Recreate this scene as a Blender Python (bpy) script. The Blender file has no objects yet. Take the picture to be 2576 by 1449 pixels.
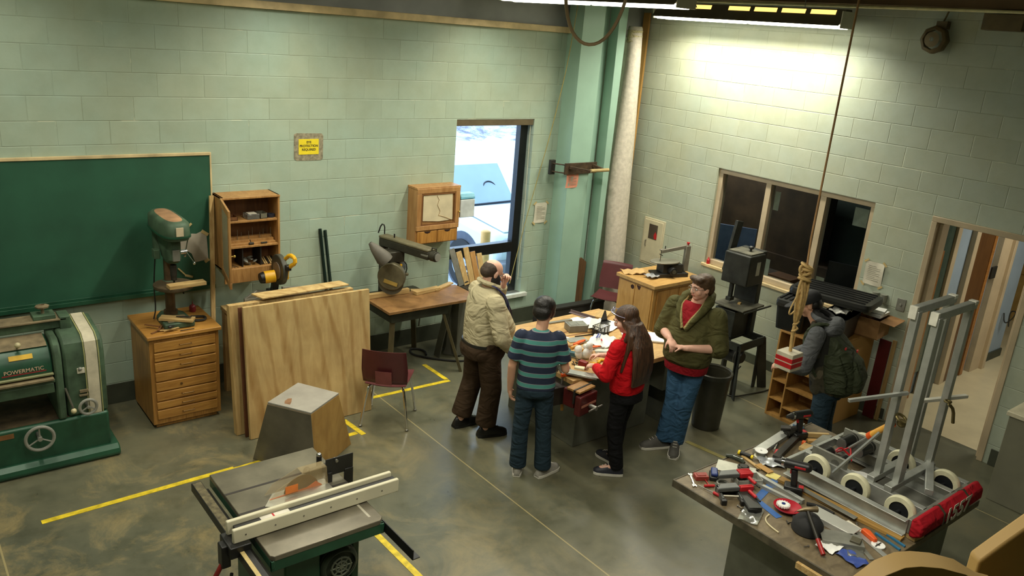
import bpy, bmesh, math, random
from mathutils import Matrix, Vector, Euler
random.seed(7)
scene = bpy.context.scene
COL = scene.collection
def lin(c):
    return tuple(((x/255)/12.92 if x/255 <= .04045 else ((x/255+.055)/1.055)**2.4) for x in c[:3])
# ---------- camera ----------
cam = bpy.data.cameras.new('camera'); cam.sensor_width = 36; cam.lens = 28.508; cam.clip_start = .05
cam_o = bpy.data.objects.new('camera', cam); COL.objects.link(cam_o)
cam_o.matrix_world = Matrix(((.78451, .13115, -.60609, -1.08418), (-.61523, .28702, -.73424, -7.64669),
                             (.07766, .94891, .30585, 3.67752), (0, 0, 0, 1)))
scene.camera = cam_o
# ---------- sky and exposure ----------
world = bpy.data.worlds.new('sky'); scene.world = world; world.use_nodes = True
bg = world.node_tree.nodes['Background']; bg.inputs[0].default_value = (.62, .78, 1, 1); bg.inputs[1].default_value = 3.6
scene.view_settings.view_transform = 'Standard'; scene.view_settings.look = 'None'
scene.view_settings.gamma = 1; scene.view_settings.exposure = EXPO = .18
scene.view_settings.use_curve_mapping = False
scene.cycles.max_bounces = 7; scene.cycles.diffuse_bounces = 4; scene.cycles.transparent_max_bounces = 8
scene.cycles.sample_clamp_indirect = 4; scene.cycles.use_denoising = True
# ---------- ceiling lamps: (x, y0, y1, z, power) of each hanging fluorescent fixture ----------
LAMPCOL = (1, .955, .80)
LAMPS = [(6.66, -3.08, -.64, 3.96, 66), (4.42, -2.93, -.5, 3.98, 52), (2.1, -3.0, -.55, 4.02, 52), (-.3, -3.0, -.55, 4.02, 28),
         (2.1, -6.9, -4.4, 4.02, 52), (-.3, -6.6, -4.1, 4.3, 40), (-2.6, -3.0, -.55, 4.02, 8)]
LAMP_LIGHTS = []
for (x, y0, y1, z, w) in LAMPS:
    L = bpy.data.lights.new('tube_light', 'AREA'); L.shape = 'RECTANGLE'; L.size = .1; L.size_y = y1-y0-.12
    L.energy = w; L.color = LAMPCOL; L.spread = math.radians(150)
    lo = bpy.data.objects.new('tube_light', L); COL.objects.link(lo)
    LAMP_LIGHTS.append((lo, x, y0, y1, z))

# ---------- materials ----------
def nt(name):
    m = bpy.data.materials.new(name); m.use_nodes = True
    t = m.node_tree; b = t.nodes['Principled BSDF']; return m, t, b
def coords(t, scale=(1, 1, 1), kind='Object', rot=(0, 0, 0)):
    c = t.nodes.new('ShaderNodeTexCoord'); mp = t.nodes.new('ShaderNodeMapping')
    mp.inputs['Scale'].default_value = scale; mp.inputs['Rotation'].default_value = rot
    t.links.new(c.outputs[kind], mp.inputs['Vector']); return mp.outputs[0]
def noise(t, vec, scale, detail=4, rough=.55, dist=0):
    n = t.nodes.new('ShaderNodeTexNoise'); n.inputs['Scale'].default_value = scale; n.inputs['Detail'].default_value = detail
    n.inputs['Roughness'].default_value = rough; n.inputs['Distortion'].default_value = dist
    t.links.new(vec, n.inputs['Vector']); return n.outputs['Fac']
def ramp(t, fac, stops):
    r = t.nodes.new('ShaderNodeValToRGB'); e = r.color_ramp.elements
    while len(e) < len(stops): e.new(.5)
    for i, (p, c) in enumerate(stops):
        e[i].position = p; e[i].color = (*c, 1)
    t.links.new(fac, r.inputs[0]); return r.outputs[0]
def mixc(t, fac, a, b, mode='MIX'):
    m = t.nodes.new('ShaderNodeMix'); m.data_type = 'RGBA'; m.blend_type = mode
    for s, v in ((0, fac), (6, a), (7, b)):
        if isinstance(v, (int, float)): m.inputs[s].default_value = v
        elif isinstance(v, tuple): m.inputs[s].default_value = (*v, 1) if len(v) == 3 else v
        else: t.links.new(v, m.inputs[s])
    return m.outputs[2]
def bump(t, b, h, strength=.3, dist=.01, normal=None):
    n = t.nodes.new('ShaderNodeBump'); n.inputs['Strength'].default_value = strength; n.inputs['Distance'].default_value = dist
    t.links.new(h, n.inputs['Height'])
    if normal is not None: t.links.new(normal, n.inputs['Normal'])
    t.links.new(n.outputs[0], b.inputs['Normal']); return n.outputs[0]
MC = {}
def mat(name, rgb, rough=.55, metal=0, var=.12, scale=9, bmp=0, trans=0, alpha=1, emit=0, spec=None):
    if name in MC: return MC[name]
    m, t, b = nt(name); c = lin(rgb)
    if var:
        f = noise(t, coords(t), scale)
        lo = tuple(x*(1-var*1.6) for x in c); hi = tuple(min(1, x*(1+var*1.3)) for x in c)
        t.links.new(ramp(t, f, [(.3, lo), (.7, hi)]), b.inputs['Base Color'])
        if bmp: bump(t, b, f, bmp, .01)
    else: b.inputs['Base Color'].default_value = (*c, 1)
    b.inputs['Roughness'].default_value = rough; b.inputs['Metallic'].default_value = metal
    if trans: b.inputs['Transmission Weight'].default_value = trans
    if alpha < 1: b.inputs['Alpha'].default_value = alpha
    if spec is not None: b.inputs['Specular IOR Level'].default_value = spec
    if emit: b.inputs['Emission Color'].default_value = (*c, 1); b.inputs['Emission Strength'].default_value = emit
    MC[name] = m; return m
def wood(name, light, dark, rough=.55, grain=(1, 14, 14), scale=2.2, dist=1.5, bands=0, spots=0):
    """grain: object-space stretch; small number = along the grain"""
    if name in MC: return MC[name]
    m, t, b = nt(name); v = coords(t, grain)
    f = noise(t, v, scale, 6, .6, dist)
    c = ramp(t, f, [(.3, lin(dark)), (.68, lin(light))])
    if bands:
        w = t.nodes.new('ShaderNodeTexWave'); w.wave_type = 'BANDS'; w.bands_direction = 'DIAGONAL'
        w.inputs['Scale'].default_value = bands; w.inputs['Distortion'].default_value = 9; w.inputs['Detail'].default_value = 2.5
        w.inputs['Detail Scale'].default_value = .8
        t.links.new(coords(t, tuple(g*.12 for g in grain)), w.inputs['Vector'])
        c = mixc(t, .45, c, ramp(t, w.outputs['Fac'], [(.0, lin(dark)), (.35, lin(light)), (1, lin(light))]))
    f2 = noise(t, coords(t), 3, 5)
    c = mixc(t, .35, c, ramp(t, f2, [(.35, (.45, .42, .38)), (.65, (1, 1, 1))]), 'MULTIPLY')
    t.links.new(c, b.inputs['Base Color']); b.inputs['Roughness'].default_value = rough
    bump(t, b, f, .12, .004)
    MC[name] = m; return m

def wall_mat(name, base, stain, axis):
    """painted concrete block: 406 x 203 mm running bond, soft joints, grimy patches"""
    m, t, b = nt(name)
    c = t.nodes.new('ShaderNodeNewGeometry'); sep = t.nodes.new('ShaderNodeSeparateXYZ'); t.links.new(c.outputs['Position'], sep.inputs[0])
    com = t.nodes.new('ShaderNodeCombineXYZ')
    add = t.nodes.new('ShaderNodeMath'); add.operation = 'ADD'
    t.links.new(sep.outputs[0 if axis == 'x' else 1], add.inputs[0]); add.inputs[1].default_value = 0.2032*40 if axis == 'x' else .4708+.2032*80
    t.links.new(add.outputs[0], com.inputs[0]); t.links.new(sep.outputs[2], com.inputs[1])
    br = t.nodes.new('ShaderNodeTexBrick'); br.offset = .5; br.inputs['Scale'].default_value = 1
    br.inputs['Mortar Size'].default_value = .006; br.inputs['Mortar Smooth'].default_value = .9
    br.inputs['Brick Width'].default_value = .4064; br.inputs['Row Height'].default_value = .2032
    br.inputs['Color1'].default_value = (0, 0, 0, 1); br.inputs['Color2'].default_value = (1, 1, 1, 1); br.inputs['Mortar'].default_value = (.5, .5, .5, 1)
    t.links.new(com.outputs[0], br.inputs['Vector'])
    p = c.outputs['Position']
    n1 = noise(t, p, .9, 5, .6); n2 = noise(t, p, 5, 6, .65); n3 = noise(t, p, 40, 3)
    col = ramp(t, n1, [(.35, lin(base)), (.72, lin(stain))])
    col = mixc(t, .035, col, br.outputs['Color'], 'OVERLAY')
    col = mixc(t, .5, col, ramp(t, n2, [(.3, (.80, .80, .74)), (.6, (1, 1, 1))]), 'MULTIPLY')
    # grime gathers in some joints
    gm = t.nodes.new('ShaderNodeMath'); gm.operation = 'MULTIPLY'; t.links.new(br.outputs['Fac'], gm.inputs[0])
    t.links.new(ramp(t, noise(t, p, 2.1, 4), [(.42, (0, 0, 0)), (.66, (.42, .42, .42))]), gm.inputs[1])
    col = mixc(t, gm.outputs[0], col, lin((118, 118, 88)))
    # a few chipped, pale joints and drips of old glue
    gm2 = t.nodes.new('ShaderNodeMath'); gm2.operation = 'MULTIPLY'; t.links.new(br.outputs['Fac'], gm2.inputs[0])
    t.links.new(ramp(t, noise(t, p, 3.3, 5), [(.60, (0, 0, 0)), (.66, (.7, .7, .7))]), gm2.inputs[1])
    col = mixc(t, gm2.outputs[0], col, lin((214, 216, 186)))
    t.links.new(col, b.inputs['Base Color']); b.inputs['Roughness'].default_value = .5
    inv = t.nodes.new('ShaderNodeMath'); inv.operation = 'MULTIPLY_ADD'; t.links.new(br.outputs['Fac'], inv.inputs[0])
    inv.inputs[1].default_value = -1; inv.inputs[2].default_value = 1
    ad = t.nodes.new('ShaderNodeMath'); ad.operation = 'MULTIPLY_ADD'; t.links.new(n3, ad.inputs[0]); ad.inputs[1].default_value = .12
    t.links.new(inv.outputs[0], ad.inputs[2])
    bump(t, b, ad.outputs[0], .5, .005)
    MC[name] = m; return m

def floor_mat():
    m, t, b = nt('sealed_concrete'); g = t.nodes.new('ShaderNodeNewGeometry'); p = g.outputs['Position']
    n1 = noise(t, p, .55, 6, .6); n2 = noise(t, p, 3.2, 8, .7); n3 = noise(t, p, 30, 4)
    col = ramp(t, n1, [(.3, lin((78, 81, 67))), (.55, lin((98, 97, 77))), (.75, lin((120, 113, 86)))])
    col = mixc(t, .75, col, ramp(t, n2, [(.3, (.55, .57, .55)), (.5, (.95, .95, .95)), (.72, (1.25, 1.2, 1.08))]), 'MULTIPLY')
    # dust by the left wall: pale sawdust smears
    dn = noise(t, p, 1.7, 9, .75, .6)
    sep = t.nodes.new('ShaderNodeSeparateXYZ'); t.links.new(p, sep.inputs[0])
    mr = t.nodes.new('ShaderNodeMapRange'); t.links.new(sep.outputs[0], mr.inputs[0]); mr.inputs[1].default_value = 4.4; mr.inputs[2].default_value = .5
    mm = t.nodes.new('ShaderNodeMath'); mm.operation = 'MULTIPLY'; t.links.new(mr.outputs[0], mm.inputs[0])
    t.links.new(ramp(t, dn, [(.5, (0, 0, 0)), (.72, (.75, .75, .75))]), mm.inputs[1])
    col = mixc(t, mm.outputs[0], col, lin((158, 140, 94)))
    # sawn control joints
    def joint(sock, at, w=.006):
        a = t.nodes.new('ShaderNodeMath'); a.operation = 'SUBTRACT'; t.links.new(sock, a.inputs[0]); a.inputs[1].default_value = at
        bb = t.nodes.new('ShaderNodeMath'); bb.operation = 'ABSOLUTE'; t.links.new(a.outputs[0], bb.inputs[0])
        d = t.nodes.new('ShaderNodeMath'); d.operation = 'LESS_THAN'; t.links.new(bb.outputs[0], d.inputs[0]); d.inputs[1].default_value = w
        return d.outputs[0]
    for s, at in ((0, 2.71), (0, 6.13), (1, -6.3), (0, -.7), (1, -3.55)):
        if (s, at) == (1, -3.55): continue
        col = mixc(t, joint(sep.outputs[s], at), col, lin((150, 138, 98)))
    t.links.new(col, b.inputs['Base Color'])
    t.links.new(ramp(t, n2, [(.3, (.26,)*3), (.7, (.46,)*3)]), b.inputs['Roughness'])
    b.inputs['Specular IOR Level'].default_value = .6
    bump(t, b, n3, .05, .004)
    return m

# ---------- mesh helpers ----------
class G:
    def __init__(s): s.bm = bmesh.new()
    def _x(s, vs, M):
        if M is not None: bmesh.ops.transform(s.bm, matrix=M, verts=vs)
    def box(s, x0, x1, y0, y1, z0, z1, M=None):
        r = bmesh.ops.create_cube(s.bm, size=1)
        vs = r['verts']
        bmesh.ops.transform(s.bm, matrix=Matrix.Translation(((x0+x1)/2, (y0+y1)/2, (z0+z1)/2)) @ Matrix.Diagonal((abs(x1-x0), abs(y1-y0), abs(z1-z0), 1)), verts=vs)
        s._x(vs, M); return s
    def rb(s, c, size, rot=(0, 0, 0)):
        r = bmesh.ops.create_cube(s.bm, size=1)
        bmesh.ops.transform(s.bm, matrix=Matrix.Translation(c) @ Euler(rot).to_matrix().to_4x4() @ Matrix.Diagonal((*size, 1)), verts=r['verts']); return s
    def bar(s, p0, p1, w, h, up=(0, 0, 1)):
        p0, p1 = Vector(p0), Vector(p1); d = (p1-p0); L = d.length; d.normalize()
        u = Vector(up); r = d.cross(u)
        if r.length < 1e-4: r = d.cross(Vector((1, 0, 0)))
        r.normalize(); u = r.cross(d)
        M = Matrix((( d.x, r.x, u.x, 0), (d.y, r.y, u.y, 0), (d.z, r.z, u.z, 0), (0, 0, 0, 1)))
        q = bmesh.ops.create_cube(s.bm, size=1)
        bmesh.ops.transform(s.bm, matrix=Matrix.Translation((p0+p1)/2) @ M @ Matrix.Diagonal((L, w, h, 1)), verts=q['verts']); return s
    def cyl(s, p0, p1, r0, r1=None, n=16, caps=True):
        p0, p1 = Vector(p0), Vector(p1); r1 = r0 if r1 is None else r1; d = p1-p0
        q = bmesh.ops.create_cone(s.bm, cap_ends=caps, segments=n, radius1=max(r0, 1e-4), radius2=max(r1, 1e-4), depth=d.length)
        M = Matrix.Translation((p0+p1)/2) @ d.to_track_quat('Z', 'Y').to_matrix().to_4x4()
        bmesh.ops.transform(s.bm, matrix=M, verts=q['verts']); return s
    def sph(s, c, r, rot=(0, 0, 0), n=12):
        if isinstance(r, (int, float)): r = (r, r, r)
        q = bmesh.ops.create_uvsphere(s.bm, u_segments=n+4, v_segments=n, radius=1)
        bmesh.ops.transform(s.bm, matrix=Matrix.Translation(c) @ Euler(rot).to_matrix().to_4x4() @ Matrix.Diagonal((*r, 1)), verts=q['verts']); return s
    def cap(s, p0, p1, r0, r1=None, n=12):
        r1 = r0 if r1 is None else r1
        s.cyl(p0, p1, r0, r1, n); s.sph(p0, r0, n=8); s.sph(p1, r1, n=8); return s
    def tube(s, pts, r, n=8, closed=False, smooth=0):
        pts = [Vector(p) for p in pts]
        for _ in range(smooth):
            q = []; N = len(pts)
            for i in range(N if closed else N-1):
                a, b = pts[i], pts[(i+1) % N]; q += [a*.75+b*.25, a*.25+b*.75]
            if not closed: q = [pts[0]]+q+[pts[-1]]
            pts = q
        rings = []; N = len(pts); prev = None
        for i, p in enumerate(pts):
            d = (pts[(i+1) % N]-pts[i-1]) if closed else (pts[min(i+1, N-1)]-pts[max(i-1, 0)])
            if d.length < 1e-6: d = Vector((0, 0, 1))
            d.normalize()
            u = prev if prev is not None else (Vector((0, 0, 1)) if abs(d.z) < .9 else Vector((1, 0, 0)))
            u = (u-d*u.dot(d)); u = u.normalized() if u.length > 1e-5 else d.orthogonal().normalized(); prev = u; w = d.cross(u)
            rr = r[i] if isinstance(r, (list, tuple)) and len(r) == N else (r if not isinstance(r, (list, tuple)) else r[0]+(r[-1]-r[0])*i/(N-1))
            rings.append([s.bm.verts.new(p+(u*math.cos(a)+w*math.sin(a))*rr) for a in [2*math.pi*k/n for k in range(n)]])
        s._skin(rings, closed); return s
    def _skin(s, rings, closed=False, caps=True):
        n = len(rings[0]); N = len(rings)
        for i in range(N if closed else N-1):
            a, b = rings[i], rings[(i+1) % N]
            for k in range(n): s.bm.faces.new((a[k], a[(k+1) % n], b[(k+1) % n], b[k]))
        if not closed and caps:
            s.bm.faces.new(rings[0][::-1]); s.bm.faces.new(rings[-1])
    def lathe(s, prof, c=(0, 0, 0), M=None, n=24, ring=False):
        rings = []; vs = []
        for (r, z) in prof:
            ring = [s.bm.verts.new((c[0]+max(r, 1e-4)*math.cos(2*math.pi*k/n), c[1]+max(r, 1e-4)*math.sin(2*math.pi*k/n), c[2]+z)) for k in range(n)]
            rings.append(ring); vs += ring
        s._skin(rings, ring); s._x(vs, M); return s
    def prism(s, poly, a, b, plane='xy', M=None):
        f = {'xy': lambda p, h: (p[0], p[1], h), 'xz': lambda p, h: (p[0], h, p[1]), 'yz': lambda p, h: (h, p[0], p[1])}[plane]
        lo = [s.bm.verts.new(f(p, a)) for p in poly]; hi = [s.bm.verts.new(f(p, b)) for p in poly]
        s._skin([lo, hi]); s._x(lo+hi, M); return s
    def loft(s, rings, n=20, e=2.0, caps=True):
        """rings: (centre, rx, ry[, yaw]) horizontal super-ellipses"""
        R = []
        for r in rings:
            c, rx, ry = r[0], r[1], r[2]; yaw = r[3] if len(r) > 3 else 0; ring = []
            for k in range(n):
                a = 2*math.pi*k/n; ca, sa = math.cos(a), math.sin(a)
                x = rx*math.copysign(abs(ca)**(2/e), ca); y = ry*math.copysign(abs(sa)**(2/e), sa)
                ring.append(s.bm.verts.new((c[0]+x*math.cos(yaw)-y*math.sin(yaw), c[1]+x*math.sin(yaw)+y*math.cos(yaw), c[2])))
            R.append(ring)
        s._skin(R, caps=caps); return s
    def torus(s, c, R, r, rot=(0, 0, 0), n=24, m=8):
        M = Matrix.Translation(c) @ Euler(rot).to_matrix().to_4x4()
        return s.tube([M @ Vector((R*math.cos(2*math.pi*k/n), R*math.sin(2*math.pi*k/n), 0)) for k in range(n)], r, m, True)
    def sheet(s, grid, th=.001):
        """grid: rows of points; gives a thin closed sheet"""
        top = [[s.bm.verts.new(p) for p in row] for row in grid]
        bot = [[s.bm.verts.new(Vector(p)-Vector((0, 0, th)) if isinstance(th, float) else Vector(p)-Vector(th)) for p in row] for row in grid]
        R, C = len(grid), len(grid[0])
        for i in range(R-1):
            for j in range(C-1):
                s.bm.faces.new((top[i][j], top[i][j+1], top[i+1][j+1], top[i+1][j]))
                s.bm.faces.new((bot[i][j], bot[i+1][j], bot[i+1][j+1], bot[i][j+1]))
        ed = [(0, j) for j in range(C)]+[(i, C-1) for i in range(1, R)]+[(R-1, j) for j in range(C-2, -1, -1)]+[(i, 0) for i in range(R-2, 0, -1)]
        for k in range(len(ed)):
            a, b = ed[k], ed[(k+1) % len(ed)]
            s.bm.faces.new((top[a[0]][a[1]], bot[a[0]][a[1]], bot[b[0]][b[1]], top[b[0]][b[1]]))
        return s
def obj(name, g, m, parent=None, bev=0, ang=35, label=None, M=None, seg=2):
    me = bpy.data.meshes.new(name); bmesh.ops.recalc_face_normals(g.bm, faces=g.bm.faces)
    if M is not None: bmesh.ops.transform(g.bm, matrix=M, verts=g.bm.verts)
    g.bm.to_mesh(me); g.bm.free()
    for p in me.polygons: p.use_smooth = True
    me.set_sharp_from_angle(angle=math.radians(ang))
    o = bpy.data.objects.new(name, me); COL.objects.link(o); me.materials.append(m)
    if parent: o.parent = parent
    if bev:
        b = o.modifiers.new('bevel', 'BEVEL'); b.width = bev; b.segments = seg; b.limit_method = 'ANGLE'; b.angle_limit = math.radians(40)
    if label: o['label'] = label
    return o
def thing(name, label, cat, loc=(0, 0, 0), rz=0, group=None, rot=None):
    o = bpy.data.objects.new(name, None); COL.objects.link(o); o.empty_display_size = .1
    o.location = loc; o.rotation_euler = rot if rot else (0, 0, rz)
    o['label'] = label; o['category'] = cat
    if group: o['group'] = group
    return o
def single(name, g, m, label, cat, group=None, loc=(0, 0, 0), rz=0, bev=0, rot=None, kind=None, ang=35):
    o = obj(name, g, m, None, bev, ang); o.location = loc; o.rotation_euler = rot if rot else (0, 0, rz)
    o['label'] = label; o['category'] = cat
    if group: o['group'] = group
    if kind: o['kind'] = kind
    return o
def struct(name, g, m, bev=0, parent=None):
    o = obj(name, g, m, parent, bev)
    if not parent: o['kind'] = 'structure'
    return o
def dup(root, loc, rz=0, label=None, rot=None, group=None):
    def cp(o, par):
        c = o.copy(); COL.objects.link(c); c.parent = par
        for ch in [x for x in bpy.data.objects if x.parent == o]: cp(ch, c)
        return c
    r = cp(root, None); r.location = loc; r.rotation_euler = rot if rot else (0, 0, rz)
    if label: r['label'] = label
    if group: r['group'] = group
    return r
def text_obj(body, size, m, parent, M, name='lettering', ext=.0006, align='CENTER', bold=0, sx=1):
    c = bpy.data.curves.new(name, 'FONT'); c.body = body; c.size = size; c.extrude = ext; c.align_x = align; c.align_y = 'CENTER'; c.offset = bold
    c.space_line = 1.15
    to = bpy.data.objects.new(name+'_src', c); COL.objects.link(to)
    dg = bpy.context.evaluated_depsgraph_get(); me = bpy.data.meshes.new_from_object(to.evaluated_get(dg))
    bpy.data.objects.remove(to); me.transform(M @ Matrix.Diagonal((sx, 1, 1, 1))); me.materials.clear(); me.materials.append(m)
    o = bpy.data.objects.new(name, me); COL.objects.link(o); o.parent = parent; return o
RX = lambda a: Matrix.Rotation(math.radians(a), 4, 'X')
RY = lambda a: Matrix.Rotation(math.radians(a), 4, 'Y')
RZ = lambda a: Matrix.Rotation(math.radians(a), 4, 'Z')
TR = lambda x, y, z: Matrix.Translation((x, y, z))
R_ = math.radians
# ================= THE SETTING =================
XB = 7.0986
WA = wall_mat('mint_block_back', (162, 184, 168), (170, 180, 156), 'x')
WB = wall_mat('pale_block_right', (172, 182, 166), (178, 180, 154), 'y')
base_m = mat('baseboard_rubber', (62, 66, 52), .6, 0, .15, 6)
cream = mat('cream_trim', (206, 184, 138), .55, 0, .18, 5)
blackal = mat('black_aluminium', (22, 26, 28), .35, .2, .1)
frame_m = mat('putty_frame', (184, 166, 136), .45, 0, .08, 4)
struct('floor', G().box(-4, XB+.2, -11, .2, -.1, 0), floor_mat())
# back wall A with window opening
wx0, wx1, wz0, wz1 = 4.226, 5.367, .42, 2.635
struct('wall_back', G().box(-4, wx0, 0, .2, 0, 3.66).box(wx1, XB, 0, .2, 0, 3.66).box(wx0, wx1, 0, .2, wz1, 3.66).box(wx0, wx1, 0, .2, 0, wz0), WA)
struct('wall_back_upper', G().box(-4, XB+.2, .04, .2, 3.66, 5.4), mat('liner_panel', (150, 152, 150), .5, .0, .12, 2))
struct('trim_1', G().box(-4, 6.3, -.06, .04, 3.655, 3.725), cream, .004)
# right wall B with window and door openings
by0, by1, bz0, bz1 = -3.535, -1.504, 1.03, 2.235
dy0, dy1, dz1 = -5.14, -4.135, 2.235
struct('wall_right', G().box(XB, XB+.2, by1, .2, 0, 5.4).box(XB, XB+.2, by0, by1, 0, bz0).box(XB, XB+.2, by0, by1, bz1, 5.4)
       .box(XB, XB+.2, dy1, by0, 0, 5.4).box(XB, XB+.2, dy0, dy1, dz1, 5.4).box(XB, XB+.2, -11, dy0, 0, 5.4), WB)
plainw = mat('painted_wall_plain', (170, 180, 150), .7, 0, .05, 2)
struct('wall_left', G().box(-4.2, -4, -11, .2, 0, 5.4), plainw)
struct('wall_front', G().box(-4.2, XB+.2, -11.2, -11, 0, 5.4), plainw)
struct('ceiling', G().box(-4.2, XB+.2, -11.2, .2, 5.4, 5.5), mat('ceiling_liner', (120, 118, 104), .8, 0, .05, 2))
# baseboards
struct('baseboard_back', G().box(-4, wx0, -.012, 0, 0, .2).box(wx0, XB, -.012, 0, 0, .2), base_m, .003)
struct('baseboard_right', G().box(XB-.012, XB, dy1+.02, 0, 0, .12).box(XB-.012, XB, -11, dy0-.05, 0, .17), base_m, .003)
# --- window_1 : back wall, black aluminium ---
w1 = bpy.data.objects.new('window_1', None); COL.objects.link(w1); w1['kind'] = 'structure'
g = G().box(wx0, wx0+.06, .1, .18, wz0, wz1).box(wx1-.13, wx1-.02, .09, .18, wz0, wz1).box(wx0+.06, wx1-.13, .1, .18, wz1-.05, wz1).box(wx0+.06, wx1-.13, .1, .18, wz0, wz0+.06)
g.box(wx0+.06, wx1-.13, .085, .18, .955, 1.085)
obj('window_frame', g, blackal, w1, .004)
gl = mat('pane_glass', (235, 245, 250), .02, 0, 0); gl.node_tree.nodes['Principled BSDF'].inputs['Transmission Weight'].default_value = 1
gl.node_tree.nodes['Principled BSDF'].inputs['IOR'].default_value = 1.02
obj('window_pane', G().box(wx0+.05, wx1-.12, .135, .14, wz0+.05, .96), gl, w1)
obj('window_pane', G().box(wx0+.05, wx1-.12, .135, .14, 1.08, wz1-.04), gl, w1)
obj('blind_header', G().box(wx0, wx1-.01, .005, .08, wz1-.075, wz1-.002), mat('brown_header', (96, 84, 60), .5), w1, .004)
obj('window_sill', G().box(wx0, wx1+.08, -.05, .1, wz0-.05, wz0), mat('white_sill', (206, 210, 200), .4), w1, .004)
obj('blind_cord', G().tube([(5.335, .03, 2.56), (5.34, .02, 1.6), (5.32, .01, .9), (5.31, 0, .6)], .004, 6), mat('cord_white', (200, 200, 170), .6), w1)
# --- window_2 : interior window in the right wall, three lights ---
w2 = bpy.data.objects.new('window_2', None); COL.objects.link(w2); w2['kind'] = 'structure'
g = G(); F0, F1 = XB+.03, XB+.13
g.box(F0, F1, by1-.06, by1, bz0+.06, bz1-.06).box(F0, F1, by0, by0+.055, bz0+.06, bz1-.06).box(F0, F1, by0, by1, bz1-.06, bz1).box(F0, F1, by0, by1, bz0, bz0+.06)
m1, m2 = -2.22, -2.93
for my in (m1, m2): g.box(F0, F1, my-.035, my+.035, bz0+.06, bz1-.06)
obj('window_frame', g, frame_m, w2, .003)
for a, b in ((by1-.05, m1+.03), (m1-.03, m2+.03), (m2-.03, by0+.05)):
    obj('window_pane', G().box(XB+.085, XB+.09, b, a, bz0+.05, bz1-.05), gl, w2)
obj('window_sill', G().box(XB-.03, XB+.05, by0-.03, by1+.03, bz0-.035, bz0), cream, w2, .004)
# --- doorway ---
d1 = bpy.data.objects.new('door_1', None); COL.objects.link(d1); d1['kind'] = 'structure'
obj('door_frame', G().box(XB-.01, XB+.14, dy1-.055, dy1, 0, dz1-.055).box(XB-.01, XB+.14, dy0, dy0+.055, 0, dz1-.055).box(XB-.01, XB+.14, dy0, dy1, dz1-.055, dz1)
    .box(XB+.06, XB+.21, dy1-.09, dy1-.055, 0, dz1-.05).box(XB+.06, XB+.21, dy0+.055, dy0+.09, 0, dz1-.05), frame_m, d1, .004)
# --- hallway and office beyond ---
bluew = mat('hall_blue_paint', (142, 158, 172), .6, 0, .05, 3)
struct('floor_hall', G().box(XB+.2, 16, -9, .2, -.1, .002), mat('hall_floor', (196, 184, 150), .35, 0, .07, 3))
struct('ceiling_hall', G().box(XB+.2, 16, -9, .2, 2.9, 3), mat('hall_ceiling', (150, 150, 140), .8))
struct('wall_hall_far', G().box(15.8, 16, -9, .2, 0, 2.9), mat('hall_far_wall', (96, 112, 100), .6, 0, .05))
struct('wall_hall_end', G().box(XB+.2, 16, -9.1, -9, 0, 2.9).box(XB+.2, 16, .1, .2, 0, 2.9), mat('hall_end', (120, 128, 116), .7))
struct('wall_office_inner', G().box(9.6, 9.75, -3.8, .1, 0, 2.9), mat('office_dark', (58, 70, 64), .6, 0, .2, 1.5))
# ================= shared materials =================
oak = wood('honey_oak', (196, 146, 72), (150, 100, 40), .42, (1, 12, 12), 2)
oakv = wood('honey_oak_upright', (190, 140, 70), (146, 98, 40), .42, (12, 12, 1), 2)
pine = wood('pale_pine', (206, 178, 122), (168, 132, 76), .6, (1, 16, 16), 2)
pinev = wood('pale_pine_upright', (206, 178, 122), (168, 132, 76), .6, (14, 14, 1), 2)
ply_m = wood('fir_plywood', (205, 178, 122), (160, 124, 70), .6, (5.5, 5.5, .9), 1.2, 2.4, 6)
plytan = mat('tan_panel', (176, 134, 70), .6, 0, .1, 2)
cabw = wood('cabinet_maple', (186, 142, 84), (150, 106, 56), .5, (10, 10, 1), 2)
cabdark = wood('cabinet_back_ply', (132, 88, 48), (98, 62, 32), .6, (8, 8, 1), 2)
steel = mat('bare_steel', (150, 148, 140), .35, .85, .15, 14)
alu = mat('aluminium', (176, 178, 172), .38, .6, .1, 10)
alud = mat('dull_aluminium', (138, 138, 128), .5, .5, .15, 8)
chrome = mat('chrome', (215, 215, 215), .12, 1, 0)
iron = mat('dark_iron', (48, 46, 40), .5, .4, .2, 12)
blackp = mat('black_plastic', (24, 24, 23), .42, 0, .1)
blackm = mat('black_matte', (14, 14, 14), .8, 0, .1)
rubber = mat('black_rubber', (26, 26, 24), .7, 0, .1)
green = mat('machine_green', (36, 78, 56), .38, .1, .18, 6)
greend = mat('dusty_machine_green', (66, 88, 66), .6, .1, .28, 7)
dust = mat('sawdusty_metal', (126, 112, 84), .75, .1, .25, 9)
white = mat('white_plastic', (214, 212, 190), .45, 0, .05)
paper = mat('paper', (216, 210, 190), .8, 0, .06, 6)
paperw = mat('bright_paper', (232, 232, 226), .8, 0, .03, 6)
red = mat('red_plastic', (178, 26, 32), .45, 0, .08)
redd = mat('dull_red_paint', (122, 30, 26), .5, 0, .2, 14)
yel = mat('yellow_plastic', (222, 168, 24), .45, 0, .08)
yelb = mat('sign_yellow', (236, 214, 40), .6, 0, .04)
orange = mat('orange_plastic', (222, 88, 26), .45, 0, .06)
tape = mat('masking_tape', (196, 172, 116), .75, 0, .1)
ink = mat('black_ink', (30, 28, 24), .7, 0, 0)
maroon = mat('maroon_plastic', (84, 36, 38), .42, 0, .1, 5)
maroonl = mat('worn_maroon', (124, 66, 66), .5, 0, .12, 5)
glass = mat('clear_plastic', (225, 228, 220), .12, 0, 0, trans=.9)
brass = mat('brass', (200, 170, 90), .25, .9, 0)
cardb = wood('cardboard', (164, 124, 76), (140, 100, 58), .8, (2, 2, 2), 2)
greyc = mat('grey_cabinet_paint', (104, 106, 92), .45, .1, .16, 5)
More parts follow.
